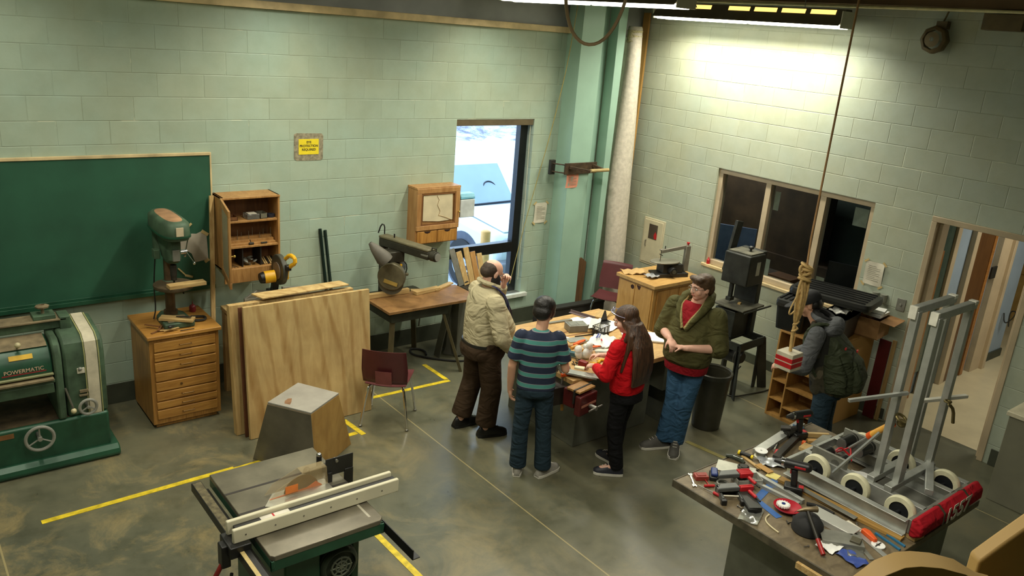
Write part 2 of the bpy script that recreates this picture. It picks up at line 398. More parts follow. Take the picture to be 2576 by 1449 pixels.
bluet = mat('blue_tape', (52, 96, 158), .6, 0, .06)
navy = mat('navy_plastic', (30, 50, 110), .4, 0, .1)

# ================= back wall, left part =================
t = thing('chalkboard', 'large green chalkboard on the mint block wall, running out of the left edge', 'chalkboard', (-.35, 0, 1.09))
cb_m = mat('chalk_green', (38, 84, 62), .55, 0, .12, 2.5)
obj('writing_panel', G().box(-2.05, 1.79, -.022, 0, 0, 1.235), cb_m, t)
obj('top_rail', G().box(-2.05, 1.80, -.032, 0, 1.235, 1.262).box(1.79, 1.805, -.03, 0, 0, 1.262), cream, t, .003)
obj('chalk_tray', G().box(-2.05, 1.79, -.075, 0, -.05, -.03).box(-2.05, 1.79, -.03, 0, -.05, 0).box(-2.05, 1.79, -.078, -.07, -.05, -.012), green, t, .002)

t = thing('torn_paper', 'torn grey-white paper with a missing lower left corner, taped to the chalkboard', 'paper', (1.27, -.0235, 1.455))
outl = [(-.14, .135), (-.07, .14), (.02, .13), (.07, .15), (.115, .12), (.12, 0), (.125, -.13), (.0, -.15), (-.03, -.06), (-.08, -.02), (-.135, -.01)]
obj('sheet', G().prism(outl, -.002, 0, 'xz'), mat('grey_paper', (176, 168, 150), .8, 0, .08, 9), t)
obj('tape', G().bar((-.115, -.004, .15), (-.02, -.004, .235), .02, .003, (0, 1, 0)), tape, t)
obj('tape', G().bar((.07, -.004, .155), (.13, -.004, .11), .03, .003, (0, 1, 0)), tape, t)
obj('tape', G().bar((.09, -.004, -.155), (.13, -.004, -.13), .03, .003, (0, 1, 0)), tape, t)
single('wooden_pointer', G().bar((0, 0, 0), (.075, 0, -.085), .012, .006, (0, 1, 0)).bar((.06, -.002, -.075), (.13, -.002, -.1), .02, .005, (0, 1, 0)), tape,
       'short strip of old tape on the chalkboard below the torn paper', 'tape', loc=(1.11, -.027, 1.265))

t = thing('safety_sign', 'yellow eye protection notice in a clear sleeve, high on the mint wall', 'sign', (2.437, 0, 2.37))
obj('plastic_sleeve', G().prism([(-.155, .13), (-.13, .14), (.14, .135), (.157, .11), (.152, -.12), (.13, -.135), (-.13, -.133), (-.157, -.11)], -.004, 0, 'xz'), mat('cloudy_sleeve', (150, 142, 118), .3, 0, .3, 30), t)
obj('notice_sheet', G().box(-.108, .106, -.006, -.004, -.072, .082), yelb, t)
text_obj('EYE\nPROTECTION\nREQUIRED', .032, ink, t, TR(0, -.0066, .012) @ RX(90), bold=.0007)

# two green posts leaning on the wall
def post(lab, x0, x1, ztop):
    single('steel_post', G().bar((x0, -.16, 0), (x1, -.02, ztop), .03, .022), mat('post_green', (20, 40, 34), .4, .2, .1), lab, 'post', 'green posts leaning on the mint wall')
post('dark green steel post leaning on the mint wall, left of the pair', 2.66, 2.555, 1.52)
post('dark green steel post leaning on the mint wall, right of the pair', 2.72, 2.612, 1.50)

# leaning boards beside the open cabinet
single('leaning_board', G().bar((1.30, -.34, .0), (1.432, -.06, 1.95), .04, .022, (0, 1, 0)), pinev, 'long narrow board leaning between the chalkboard and the open wall cabinet', 'board')

# ================= open wall cabinet =================
cx0, cx1, cz0, cz1, cd = 1.46, 2.02, 1.25, 1.965, .26
t = thing('wall_cabinet', 'open wooden wall cabinet with its glass door swung left', 'cabinet', (cx0, 0, cz0))
W_, H_ = cx1-cx0, cz1-cz0
obj('body', G().box(0, .02, -cd, 0, 0, H_).box(W_-.02, W_, -cd, 0, 0, H_).box(0, W_, -cd-.01, 0, H_-.02, H_), cabw, t, .003)
obj('back_panel', G().box(.02, W_-.02, -.02, 0, 0, H_-.02), cabdark, t)
obj('bottom_board', G().box(0, W_, -cd, 0, 0, .02).box(.0, W_, -cd-.018, -cd, -.12, .02), cabw, t, .003)
obj('shelf', G().box(.02, W_-.02, -cd+.02, -.02, .46, .48), cabw, t, .002)
obj('shelf', G().box(.02, W_-.02, -cd+.005, -.02, .215, .235), cabw, t, .002)
rk = obj('bit_rack', G().box(.03, W_-.03, -.22, -.17, .235, .25).box(.03, W_-.03, -.17, -.12, .235, .27).box(.03, W_-.03, -.12, -.07, .235, .29), cabw, t, .002)
for i in range(9):
    x = .07+i*.055; obj('drill_bit', G().cyl((x, -.145+.05*(i % 2), .265), (x, -.145+.05*(i % 2), .33+.02*(i % 3)), .003, .002, 6), steel, rk)
for dx in (.19, .37): obj('divider', G().box(dx, dx+.01, -cd+.03, -.02, .02, .215), mat('black_divider', (30, 27, 24), .7), t)
d = obj('door', G().box(0, .05, -.36, -.34, 0, .1), cabw, t); bpy.data.objects.remove(d)
DM = TR(.0, -cd, 0) @ RZ(-102)
def frame(w, h, b, th): return G().box(0, w, -th, 0, 0, b).box(0, w, -th, 0, h-b, h).box(0, b, -th, 0, b, h-b).box(w-b, w, -th, 0, b, h-b)
d = obj('door', frame(W_-.02, H_, .06, .02), cabw, t, .003, M=DM)
obj('door_glass', G().box(.06, W_-.08, -.012, -.008, .06, H_-.06), mat('milky_glass', (150, 156, 132), .2, 0, .1, 3), d, M=DM)
obj('knob', G().cyl((W_-.05, .0, .30), (W_-.05, .025, .30), .006, n=8).sph((W_-.05, .03, .30), .012), brass, d, M=DM)
def inbox(x0, x1, y0, y1, z, h, lab, m, name='parts_box', cat='box', grp=None):
    g = G().box(x0, x1, y0, y1, 0, .004).box(x0, x0+.004, y0, y1, 0, h).box(x1-.004, x1, y0, y1, 0, h).box(x0, x1, y0, y0+.004, 0, h).box(x0, x1, y1-.004, y1, 0, h)
    return single(name, g, m, lab, cat, grp, loc=(0, 0, z))
inbox(1.54, 1.62, -.22, -.1, 1.731, .035, 'small open parts box at the left end of the cabinet top shelf', cabdark)
t2 = thing('bit_case', 'flat clear drill bit case in the middle of the cabinet top shelf', 'case', (1.78, -.16, 1.731))
obj('case_body', G().box(-.07, .05, -.07, .05, 0, .05), glass, t2, .004); obj('case_label', G().box(-.05, .03, -.05, .03, .051, .053), paper, t2)
inbox(1.84, 1.91, -.22, -.1, 1.731, .05, 'small clear box beside the flat case on the cabinet top shelf', mat('smoke_plastic', (110, 108, 92), .3))
single('tape_roll', G().lathe([(.02, 0), (.04, 0), (.042, .03), (.02, .035), (.018, .01)], ring=True), mat('dark_blue_tape', (34, 38, 50), .5), 'dark round tape roll at the right end of the cabinet top shelf', 'tape', loc=(1.96, -.17, 1.731))
single('dark_chuck', G().cyl((-.022, 0, .012), (.022, 0, .012), .012).cyl((0, 0, .012), (-.01, .01, .05), .004), iron, 'small dark drill chuck lying on the middle cabinet shelf', 'chuck', loc=(1.74, -.235, 1.486))
single('dark_key', G().cyl((-.03, 0, .01), (.03, 0, .01), .009, n=8), iron, 'small dark rod lying right of the chuck on the middle cabinet shelf', 'rod', loc=(1.865, -.238, 1.486))
g = G()
for i in range(10): g.sph((random.uniform(-.05, .05), random.uniform(-.04, .04), .015+i*.006), (random.uniform(.02, .035), .02, .006), (random.random(), random.random(), i), 6)
single('cutter_pile', g, alud, 'heap of grey metal cutters in the middle bin of the wall cabinet', 'cutters', loc=(1.74, -.16, 1.272), kind='stuff')
for i in range(7):
    x = 1.855+i*.02
    single('wood_offcut', G().bar((x, -.23, 1.278), (x+.012, -.1, 1.31), .012, .008), pine if i % 3 else iron, 'thin stick lying in the right bin of the wall cabinet', 'stick', 'sticks in the right bin of the wall cabinet')
for i in range(3):
    x = 1.50+i*.03
    single('thin_rod', G().bar((x, -.1, 1.273), (x+.05, -.235, 1.275), .005, .005), steel, 'thin rod lying in the left bin of the wall cabinet', 'rod', 'rods in the left bin of the wall cabinet')

# ================= closed wall cabinet by the window =================
t = thing('wall_cabinet', 'closed wooden wall cabinet with a map-like paper behind its door, beside the window', 'cabinet', (3.62, 0, 1.275))
W_, H_, D_ = .57, .645, .2
obj('body', G().box(0, W_, -D_+.02, 0, 0, H_).box(-.006, W_+.006, -D_, 0, H_-.02, H_+.004), wood('cabinet_ash', (190, 146, 92), (158, 112, 62), .5, (10, 10, 1), 2), t, .003)
d = obj('door', frame(W_, H_-.17, .055, .022), bpy.data.materials['cabinet_ash'], t, .004, M=TR(0, -D_+.018, .16))
obj('inner_lip', frame(W_-.11, H_-.28, .018, .012), mat('dark_lip', (120, 80, 44), .5), d, M=TR(.055, -D_+.012, .215))
pm = mat('map_paper', (206, 194, 160), .7, 0, .08, 6)
obj('map_paper', G().prism([(.085, .27), (.085, .555), (.47, .575), (.485, .26), (.3, .25)], -D_+.008, -D_+.01, 'xz'), pm, d)
obj('map_line', G().tube([(.26, -D_+.006, .55), (.29, -D_+.006, .50), (.27, -D_+.006, .44), (.31, -D_+.006, .37), (.29, -D_+.006, .32), (.36, -D_+.006, .30), (.46, -D_+.006, .26)], .0025, 5), mat('brown_line', (150, 118, 70), .7), d)
obj('knob', G().cyl((W_-.02, -D_-.004, .35), (W_-.02, -D_-.02, .35), .005, n=8).sph((W_-.02, -D_-.026, .35), .011), brass, d)
for k in range(2):
    dr = obj('drawer', G().box(.02+k*.268, .28+k*.268, -D_, -D_+.02, .012, .15), oakv, t, .003)
    obj('finger_notch', G().prism([(-.045, 0), (.045, 0), (.03, -.018), (0, -.026), (-.03, -.018)], -D_-.0015, -D_+.002, 'xz', TR(.15+k*.268, 0, .149)), mat('notch_dark', (40, 18, 10), .9), dr)
t = thing('plastic_bin', 'pale bin with a blue lid hung at the right side of the closed cabinet', 'bin', (4.31, -.12, 1.54))
obj('bin_body', G().box(-.1, .1, -.07, .07, 0, .21), mat('bin_pale', (196, 204, 204), .5), t, .006)
obj('lid', G().box(-.1, .1, -.07, .07, .215, .235).prism([(-.07, .235), (.07, .235), (.05, .275), (-.05, .275)], -.1, .1, 'yz'), mat('lid_blue', (110, 176, 200), .35), t, .004)
obj('hanger', G().box(-.14, -.09, -.02, .02, .15, .17), steel, t)

# paper notices
def notice(lab, M, w, h, m=paper, taped=True, text='', nm='paper_notice'):
    t = thing(nm, lab, 'notice'); t.matrix_world = M
    obj('sheet', G().sheet([[(w*(i/4-.5), -.002-.006*math.sin(i*1.7+j), h*(.5-j/4)) for i in range(5)] for j in range(5)], (0, -.001, 0)), m, t)
    g = G()
    for k in range(9): g.box(-w*.34, w*(.34 if k % 3 else .1), -.0112, -.0105, h*(.32-.075*k)-.002, h*(.32-.075*k)+.002)
    obj('printed_lines', g, mat('print_grey', (130, 126, 110), .8), t)
    if taped:
        for sx, sz in ((-1, 1), (1, 1), (-1, -1), (1, -1)):
            obj('tape', G().rb((sx*w*.5, -.006, sz*h*.5), (.055, .003, .02), (0, sx*sz*.7, 0)), tape, t)
    return t
notice('white taped notice on the mint wall between window and steel column', TR(5.585, -.006, 1.455), .2, .26)
notice('crumpled white notice taped to the right wall beside the interior window', TR(XB-.006, -3.68, 1.505) @ RZ(-90), .2, .25)

# ================= corner column, roll and boards =================
colm = mat('mint_steel', (146, 178, 160), .45, 0, .06, 2)
t = thing('steel_column', 'mint painted steel column in the corner of the room', 'column', (0, 0, 0))
obj('main_flange', G().box(5.77, 6.12, -.26, -.0, 0, 5.4), colm, t, .004)
obj('web', G().box(6.13, 6.36, -.09, -.0, 0, 5.4), colm, t)
obj('rear_flange', G().prism([(6.40, 0), (6.47, 0), (6.53, 5.4), (6.36, 5.4)], -.25, -.09, 'xz'), colm, t, .004)
t = thing('roll_holder', 'rusty clamp bracket with a roller arm strapped round the corner column', 'bracket', (5.95, -.27, 2.06))
rust = mat('rusty_steel', (78, 62, 46), .6, .5, .3, 16)
obj('back_plate', G().box(-.27, .27, -.02, 0, -.07, .07), rust, t, .003)
obj('arm', G().bar((-.2, -.02, .02), (.0, -.19, -.01), .035, .035), rust, t, .003)
obj('arm', G().bar((.2, -.02, .03), (.26, -.18, -.01), .035, .035), rust, t, .003)
obj('roller', G().cyl((-.01, -.2, 0), (.3, -.2, 0), .022), mat('tan_roller', (160, 140, 92), .5), t)
obj('strap_rod', G().cyl((-.27, -.01, .05), (-.36, .16, .05), .008).cyl((-.27, -.01, -.05), (-.36, .16, -.05), .008), rust, t)
obj('clamp_plate', G().box(-.38, -.3, .13, .17, -.09, .09), iron, t, .003)
notice('pink notice taped to the corner column below the clamp bracket', TR(5.84, -.262, 1.90), .2, .17, mat('pink_paper', (218, 146, 120), .8, 0, .05), False)
g = G().loft([((6.70, -.22, 3.80), .075, .08), ((6.70, -.22, 3.78), .09, .09), ((6.70, -.24, 3.55), .09, .09), ((6.70, -.26, 2.6), .13, .11), ((6.69, -.28, 1.7), .17, .12), ((6.72, -.3, .9), .16, .12), ((6.76, -.32, .012), .13, .11)], 24)
t = thing('packing_roll', 'tall grey-white roll of wrap standing in the corner', 'roll', (0, 0, 0))
obj('wrapped_roll', g, mat('grey_wrap', (196, 188, 172), .8, 0, .1, 22, .3), t, ang=60)
obj('frayed_top', G().lathe([(.09, 0), (.098, .02), (.09, .05), (.1, .08), (.092, .11), (.098, .15), (.07, .17)], (6.70, -.22, 3.60)), mat('frayed_pale', (190, 180, 140), .9, 0, .3, 60, .6), t)
single('tall_board', G().bar((7.02, -.09, 0), (7.06, -.06, 3.98), .10, .03, (1, 0, 0)), plytan, 'tall tan board standing in the corner behind the grey roll', 'board')
single('scrap_board', G().prism([(6.17, 0), (6.34, 0), (6.36, .75), (6.27, .82), (6.19, .8)], -.15, -.13, 'xz'), wood('brown_scrap', (122, 88, 52), (84, 58, 32), .7, (12, 12, 1)), 'brown scrap board standing in the recess of the corner column', 'board')
single('black_beam', G().box(-.55, .55, -.05, .05, 0, .3).box(-.55, .55, -.06, .06, .3, .32), mat('black_box', (34, 32, 28), .6), 'low black box on the floor behind the workbench, by the corner column', 'box', loc=(5.85, -.45, 0), rz=-.05)
# ropes near the column
cordm = mat('beige_cable', (150, 126, 92), .6, 0, .1)
single('looped_cable', G().tube([(2.35, -3.6, 5.38), (2.40, -3.65, 4.6), (2.42, -3.66, 4.0), (2.46, -3.68, 3.72), (2.56, -3.72, 3.60), (2.68, -3.78, 3.62), (2.78, -3.82, 3.78), (2.84, -3.84, 4.1), (2.9, -3.86, 5.38)], .011, 8, smooth=2), cordm, 'thick beige cable hanging in a long loop from the ceiling', 'cable')
single('pull_cord', G().tube([(5.66, -.35, 5.38), (5.60, -.3, 3.6), (5.50, -.2, 2.6), (5.35, -.1, 1.7), (5.22, -.06, 1.0), (5.10, -.1, .6)], .005, 6, smooth=2), mat('mustard_cord', (150, 136, 70), .6), 'long thin mustard cord hanging down past the window', 'cord')
# ================= drawer chest and drill press =================
t = thing('drawer_chest', 'honey oak chest of eight drawers under the green drill press', 'chest', (.64, -.70, 0))
obj('body', G().box(0, .6, 0, .6, .04, .86).box(.03, .57, .03, .57, 0, .04), oakv, t, .004)
obj('top', G().box(-.02, .62, -.03, .61, .86, .895), oak, t, .006)
hs = [.085, .09, .085, .085, .085, .085, .085, .11]
z = .835
for i, h in enumerate([.10, .09, .095, .095, .095, .095, .08, .10]):
    dr = obj('drawer', G().box(.035, .565, -.016, .002, z-h+.006, z-.006), oak, t, .005)
    if i not in (3, 4): obj('handle', G().tube([(.25, -.016, z-h/2), (.25, -.036, z-h/2), (.35, -.036, z-h/2), (.35, -.016, z-h/2)], .0045, 6), mat('bronze', (120, 92, 54), .4, .7), dr)
    elif i == 4: obj('lock', G().cyl((.25, -.016, z-h/2), (.25, -.022, z-h/2), .011), mat('bronze', (120, 92, 54), .4, .7), dr)
    z -= h
CT = .896
t = thing('drill_press', 'old green bench drill press standing on the honey oak drawer chest', 'drill press', (.93, -.36, CT), R_(0))
obj('base', G().prism([(-.12, .02), (-.13, -.27), (.13, -.27), (.12, .02), (.06, .12), (-.06, .12)], 0, .055, 'xy'), greend, t, .012)
obj('base_plate', G().box(-.09, .09, -.24, -.08, .055, .062), dust, t, .003)
obj('column', G().cyl((0, 0, .05), (0, 0, .68), .042, n=24).cyl((0, 0, .05), (0, 0, .09), .06, n=24), mat('rusty_column', (104, 84, 62), .45, .6, .25, 10), t)
tb = obj('table', G().lathe([(.12, -.03), (.165, -.012), (.17, 0), (.17, .018), (.0, .018)], (0, -.13, .36)), mat('dusty_iron_table', (92, 78, 56), .65, .3, .25, 12), t)
obj('table_bracket', G().box(-.05, .05, -.12, .05, .30, .35).cyl((0, 0, .29), (0, 0, .38), .062), greend, t, .006)
obj('table_lock', G().tube([(.06, 0, .32), (.1, -.02, .32), (.11, -.04, .24)], .007, 6), iron, tb)
hd = obj('head', G().loft([((0, -.10, .58), .05, .09), ((0, -.10, .62), .065, .14), ((0, -.06, .74), .07, .18), ((0, -.03, .84), .075, .20)], 24, 3), greend, t, .004)
obj('motor', G().cyl((0, .14, .64), (0, .14, .82), .085, n=20).box(-.04, .04, 0, .08, .68, .8), greend, t, .004)
cv = obj('belt_cover', G().loft([((0, -.07, .83), .115, .31), ((0, -.07, .86), .125, .32), ((0, -.07, .96), .122, .315), ((0, -.07, .99), .09, .28)], 32, 3.4), greend, t, ang=60)
obj('cover_rim', G().loft([((0, -.07, .855), .132, .327), ((0, -.07, .87), .132, .327)], 32, 3.4), green, cv)
obj('cover_top', G().loft([((0, -.07, .989), .075, .26), ((0, -.07, .995), .065, .25)], 24, 3), mat('worn_rust_top', (160, 122, 88), .6, 0, .2, 7), cv)
obj('front_label', G().box(-.03, .03, -.394, -.37, .875, .95), mat('faded_label', (186, 170, 140), .6), cv)
obj('quill', G().cyl((0, -.15, .40+.06), (0, -.15, .56), .028).cyl((0, -.15, .42), (0, -.15, .47), .024).cyl((0, -.15, .385), (0, -.15, .42), .008), iron, t)
h = obj('feed_handle', G().cyl((.06, -.12, .66), (.13, -.12, .66), .022), chrome, t)
for a in (90, 210, 330):
    c, s_ = math.cos(R_(a)), math.sin(R_(a))
    obj('spoke', G().cyl((.12, -.12, .66), (.12+.03, -.12+.14*c, .66+.14*s_), .0055).sph((.15, -.12+.15*c, .66+.15*s_), .014), chrome, h)
obj('depth_plate', G().box(-.03, .03, -.262, -.24, .62, .72), alud, t, .003)
obj('switch_box', G().box(-.13, -.08, -.06, .02, .6, .68), greend, t, .004)
obj('power_cord', G().tube([(-.1, .03, .6), (-.12, .06, .3), (-.11, .06, .1), (-.14, .04, .01)], .006, 6, smooth=2), blackp, t)
pc = single('drilled_board', G().box(-.15, .17, -.045, .045, 0, .03).cyl((.03, 0, .03), (.03, 0, .0308), .02), pine, 'pale board with a drilled hole clamped across the drill press table', 'board', loc=(1.0, -.60, CT+.379), rz=.05)
single('wood_piece', G().box(-.14, .15, -.05, .05, 0, .02), pine, 'pale grooved wood block lying on the drill press base', 'board', loc=(.92, -.56, CT+.063), rz=-.55, rot=(0, .03, -.55))
single('pliers', G().tube([(-.05, 0, 0), (0, .008, 0), (.08, .018, 0)], .005, 6).tube([(-.05, .003, 0), (0, -.003, 0), (.08, -.015, 0)], .005, 6), iron, 'dark pliers lying on the pale block at the drill press base', 'pliers', loc=(.96, -.585, CT+.092), rz=-.6)
t = thing('oil_bottle', 'small red oil bottle on the back corner of the drawer chest', 'bottle', (1.16, -.24, CT))
obj('bottle_body', G().lathe([(.028, 0), (.03, .005), (.03, .05), (.022, .062), (.008, .07)]), mat('dark_red_plastic', (110, 26, 30), .35), t)
obj('nozzle', G().cyl((0, 0, .068), (0, 0, .105), .006, .002), mat('dark_red_plastic', (110, 26, 30), .35), t)
t = thing('c_clamp', 'black iron C clamp lying at the right front of the drawer chest', 'clamp', (1.13, -.47, CT+.013), R_(-20))
obj('clamp_frame', G().tube([(-.06, .045, 0), (.04, .05, 0), (.07, .02, 0), (.07, -.03, 0), (.04, -.06, 0), (-.05, -.055, 0)], .012, 8, smooth=1), iron, t)
obj('screw', G().cyl((-.02, .045, 0), (-.14, .045, 0), .006).cyl((-.13, .02, 0), (-.13, .07, 0), .004), steel, t)
sh = [(.74, -.62, .5), (.80, -.64, -.3), (.77, -.58, 1.1), (.84, -.67, .2), (.72, -.53, -.8)]
for i, (x, y, a) in enumerate(sh):
    single('wood_scrap', G().box(-.07, .07, -.01, .01, 0, .006), pine if i % 2 else cabdark, ['thin pale stick', 'dark stick', 'short pale strip', 'brown strip', 'pale strip near the back'][i]+' among the scraps left of the drill press base', 'scrap', 'wood scraps on the drawer chest', loc=(x, y, CT+.001+.0065*i), rz=a)
single('round_knob', G().sph((0, 0, .015), (.02, .015, .014)).cyl((0, 0, .01), (.05, .02, .01), .006), blackp, 'black knob on a short rod in front of the drill press base', 'knob', loc=(.83, -.68, CT+.034), rz=.3)
single('pencil', G().cyl((-.06, 0, .004), (.06, 0, .004), .004, n=6), mat('dark_pencil', (60, 44, 30), .6), 'dark pencil on the front edge of the drawer chest', 'pencil', loc=(.97, -.69, CT))

# ================= thickness planer =================
t = thing('thickness_planer', 'large dusty green thickness planer with two handwheels at the left edge', 'planer', (0, -.95, 0))
obj('base', G().box(-1.0, .235, 0, .62, .06, .40), green, t, .02)
obj('base_flange', G().prism([(-.05, 0), (-.07, .03), (-.06, .07), (-.02, .1), (.66, .1), (.66, 0)], -1.05, .29, 'yz'), green, t, .012)
obj('base_inside', G().box(-1.0, .02, .03, .6, .399, .404), mat('sawdust_dark', (70, 58, 36), .9, 0, .3, 12), t)
prof = [(.02, .40), (.02, .92), (.05, 1.02), (.11, 1.06), (.50, 1.10), (.6, 1.0), (.6, .4)]
hs_ = obj('gear_housing', G().prism(prof, -.06, .24, 'yz'), greend, t, .02)
def offp(d): return [(.02-d, .40), (.02-d, .92), (.045-d, 1.025), (.105, 1.062+d), (.50, 1.10+d), (.5, 1.0), (.1, .98), (.06, .9), (.06, .4)]
obj('white_stripe', G().prism(offp(.012), .10, .185, 'yz'), mat('white_stripe', (190, 182, 158), .5, 0, .15, 8), hs_)
for xx in (.088, .192): obj('stripe_line', G().prism(offp(.009), xx, xx+.008, 'yz'), mat('cream_line', (150, 150, 100), .5), hs_)
obj('side_frame', G().prism([(.0, .40), (.0, .94), (.04, 1.03), (.12, 1.07), (.3, 1.07), (.5, .9), (.5, .4)], -.13, -.07, 'yz'), greend, t, .015)
hc = []
for k in range(9):
    a = R_(100+k*12); hc.append((.20+.17*math.cos(a)*1.0, .90+.16*math.sin(a)))
hd = obj('cutter_hood', G().prism([(.02, .815), (.025, .86), (.04, .93), (.08, .99), (.14, 1.03), (.3, 1.05), (.34, .82)], -1.0, -.135, 'yz'), green, t, .01, ang=50)
obj('hood_dust', G().prism([(.10, 1.018), (.14, 1.036), (.3, 1.056), (.3, 1.05), (.14, 1.030)], -1.0, -.15, 'yz'), dust, hd)
obj('hood_lip', G().box(-1.0, -.135, .0, .03, .80, .818), mat('pale_lip', (140, 142, 104), .4, .2), hd, .004)
obj('maker_plate', G().prism([(.0215, .838), (.0335, .893), (.036, .893), (.024, .838)], -.48, -.18, 'yz'), mat('plate_red', (132, 36, 34), .5, 0, .1), hd)
text_obj('POWERMATIC', .042, mat('plate_cream', (206, 170, 140), .5), hd, TR(-.33, .0245, .8655) @ RX(78), ext=.001, sx=1)
obj('warning_sticker', G().prism([(.047, .951), (.068, .983), (.066, .985), (.044, .953)], -.42, -.26, 'yz'), mat('sticker_yellow', (200, 160, 30), .5), hd)
obj('hood_knob', G().cyl((-.35, .12, 1.02), (-.35, .07, 1.06), .007).sph((-.35, .06, 1.07), .022), mat('ivory_knob', (190, 180, 140), .35), t)
obj('table_bed', G().box(-1.0, -.13, .0, .55, .735, .765).prism([(.0, .60+.05), (.0, .735), (.5, .735), (.5, .65)], -1.0, -.14, 'yz'), greend, t, .006)
obj('feed_table', G().box(-1.0, -.14, -.03, .1, .765, .785), dust, t, .004)
obj('top_beam', G().box(-1.0, .02, .28, .42, 1.08, 1.15), greend, t, .008)
obj('beam_top_plate', G().box(-1.0, .03, .26, .44, 1.15, 1.165), dust, t, .003)
obj('beam_post', G().box(-.12, -.06, .30, .40, 1.0, 1.09).box(-.02, .06, .26, .42, 1.05, 1.18), greend, t, .006)
obj('locking_block', G().box(-.20, -.04, .28, .42, 1.165, 1.20), greend, t, .004)
obj('star_knob', G().cyl((-.12, .35, 1.2), (-.12, .35, 1.25), .012).lathe([(.02, 0), (.05, .005), (.052, .018), (.02, .028)], (-.12, .35, 1.245), n=8), dust, t)
def wheel(name, c, R, r, par, m):
    g = G().torus(c, R, r, (math.pi/2, 0, 0), 28)
    g.cyl((c[0], c[1]+.02, c[2]), (c[0], c[1]-.02, c[2]), R*.18)
    for a in (90, 210, 330): g.cyl(c, (c[0]+R*math.cos(R_(a)), c[1], c[2]+R*math.sin(R_(a))), r*.5, n=8)
    return obj(name, g, m, par)
hwm = mat('grey_handwheel', (150, 150, 140), .4, .3, .12)
wheel('handwheel', (-.29, -.10, .33), .098, .013, t, hwm)
wheel('handwheel', (.075, -.06, .50), .062, .012, t, hwm)
obj('wheel_shaft', G().cyl((-.29, -.1, .33), (-.29, .02, .33), .015), steel, t); obj('wheel_shaft', G().cyl((.075, -.06, .5), (.075, .03, .5), .013), steel, t)
lv = obj('lever', G().cyl((-.07, -.02, .68), (-.03, -.05, .50), .008), steel, t); obj('lever_ball', G().sph((-.03, -.055, .485), .022), mat('ivory_knob', (190, 180, 140)), lv)
sw = obj('switch_plate', G().box(.03, .085, .008, .02, .77, .815), paper, t, .002); obj('switch_knob', G().sph((.05, -.005, .815), .016), hwm, sw)
obj('depth_scale', G().box(.035, .10, .005, .02, .60, .625).box(.03, .095, .0, .02, .57, .585), dust, t, .002)
obj('serial_plate', G().box(-.55, -.45, -.003, .0, .33, .37), mat('brown_plate', (130, 90, 50), .5), t)

# ================= miter saw on its stand behind the plywood =================
t = thing('work_stand', 'low wooden stand holding the miter saw, hidden behind the leaning plywood', 'stand', (1.95, -.45, 0))
obj('stand_top', G().box(-.5, .62, -.3, .3, .84, .88), ply_m, t, .004)
for sx in (-1, 1):
    for sy in (-1, 1): obj('leg', G().box(sx*.5+.04-.035, sx*.5+.04+.035, sy*.24-.035, sy*.24+.035, 0, .84), pinev, t)
t = thing('miter_saw', 'yellow and black miter saw behind the leaning plywood', 'miter saw', (1.93, -.42, .881))
obj('saw_base', G().cyl((0, 0, 0), (0, 0, .05), .15, n=28).box(-.3, .3, -.06, .06, 0, .04), iron, t, .004)
for x0, x1 in ((-.33, -.05), (.05, .33)): obj('fence_wing', G().box(x0, x1, .02, .05, .04, .12).prism([(x0, .12), (x1, .12), (x1, .16), (x0+.12 if x0 < 0 else x0, .19)], .02, .05, 'xz'), alud, t, .004)
obj('pivot_arm', G().bar((0, .14, .04), (0, .05, .32), .06, .07).bar((0, .05, .28), (0, -.02, .42), .05, .06).box(-.05, .05, .08, .2, .03, .14), blackp, t, .008)
obj('blade', G().cyl((-.004, -.02, .38), (.004, -.02, .38), .125, n=40), mat('grey_blade', (150, 140, 128), .4, .6), t)
gr = G().cyl((-.02, -.02, .39), (.03, -.02, .39), .15, n=40)
obj('blade_guard', gr, mat('guard_grey', (70, 70, 60), .45, .2, .1), t, .008)
obj('guard_disc', G().cyl((-.028, -.02, .38), (-.02, -.02, .38), .085, n=28), mat('disc_pinkgrey', (128, 112, 96), .5), t)
obj('motor', G().cyl((-.04, -.02, .33), (-.14, -.0, .32), .06), yel, t, .004)
obj('motor_cap', G().cyl((-.14, -.0, .32), (-.185, .0, .315), .058, .05), blackp, t, .004)
obj('handle', G().tube([(.03, -.08, .50), (.05, -.16, .57), (.06, -.25, .56), (.06, -.26, .51), (.04, -.20, .47), (.03, -.13, .40), (.03, -.13, .32)], .02, 8, smooth=1), yel, t)
obj('trigger_grip', G().box(.0, .05, -.20, -.13, .42, .47), blackp, t, .006)

# ================= leaning plywood, shelf board and floor box =================
def leaner(lab, x0, x1, y0, th, hgt, a, m, nm='plywood_sheet'):
    return single(nm, G().box(x0, x1, 0, th, 0, hgt), m, lab, 'plywood', 'plywood panels leaning before the miter saw', loc=(0, y0, .004), rot=(-a, 0, 0), bev=.002)
leaner('big fir plywood panel with wavy grain, frontmost of the leaning stack', 1.29, 2.50, -1.30, .036, 1.22, .085, ply_m)
leaner('dark-edged sheet in the middle of the leaning plywood stack', 1.27, 2.44, -1.235, .018, 1.2, .085, mat('red_brown_board', (96, 56, 30), .6, 0, .15, 8))
leaner('thick pale panel at the back of the leaning plywood stack', 1.215, 2.40, -1.17, .07, 1.205, .085, pinev)
single('plywood_offcut', G().prism([(-.43, -.10), (.43, -.055), (.40, .085), (-.47, .06)], 0, .014, 'xy'), ply_m, 'narrow plywood offcut lying flat on top of the leaning panels', 'board', loc=(1.93, -1.00, 1.232), bev=.002)
t = thing('floor_box', 'tapered plywood box with a worn grey laminate top and front, on the floor', 'box', (0, 0, 0))
bot = [(1.17, -1.62), (1.50, -2.10), (1.97, -1.77), (1.64, -1.30)]; top = [(1.235, -1.84), (1.455, -2.18), (1.81, -1.96), (1.60, -1.61)]
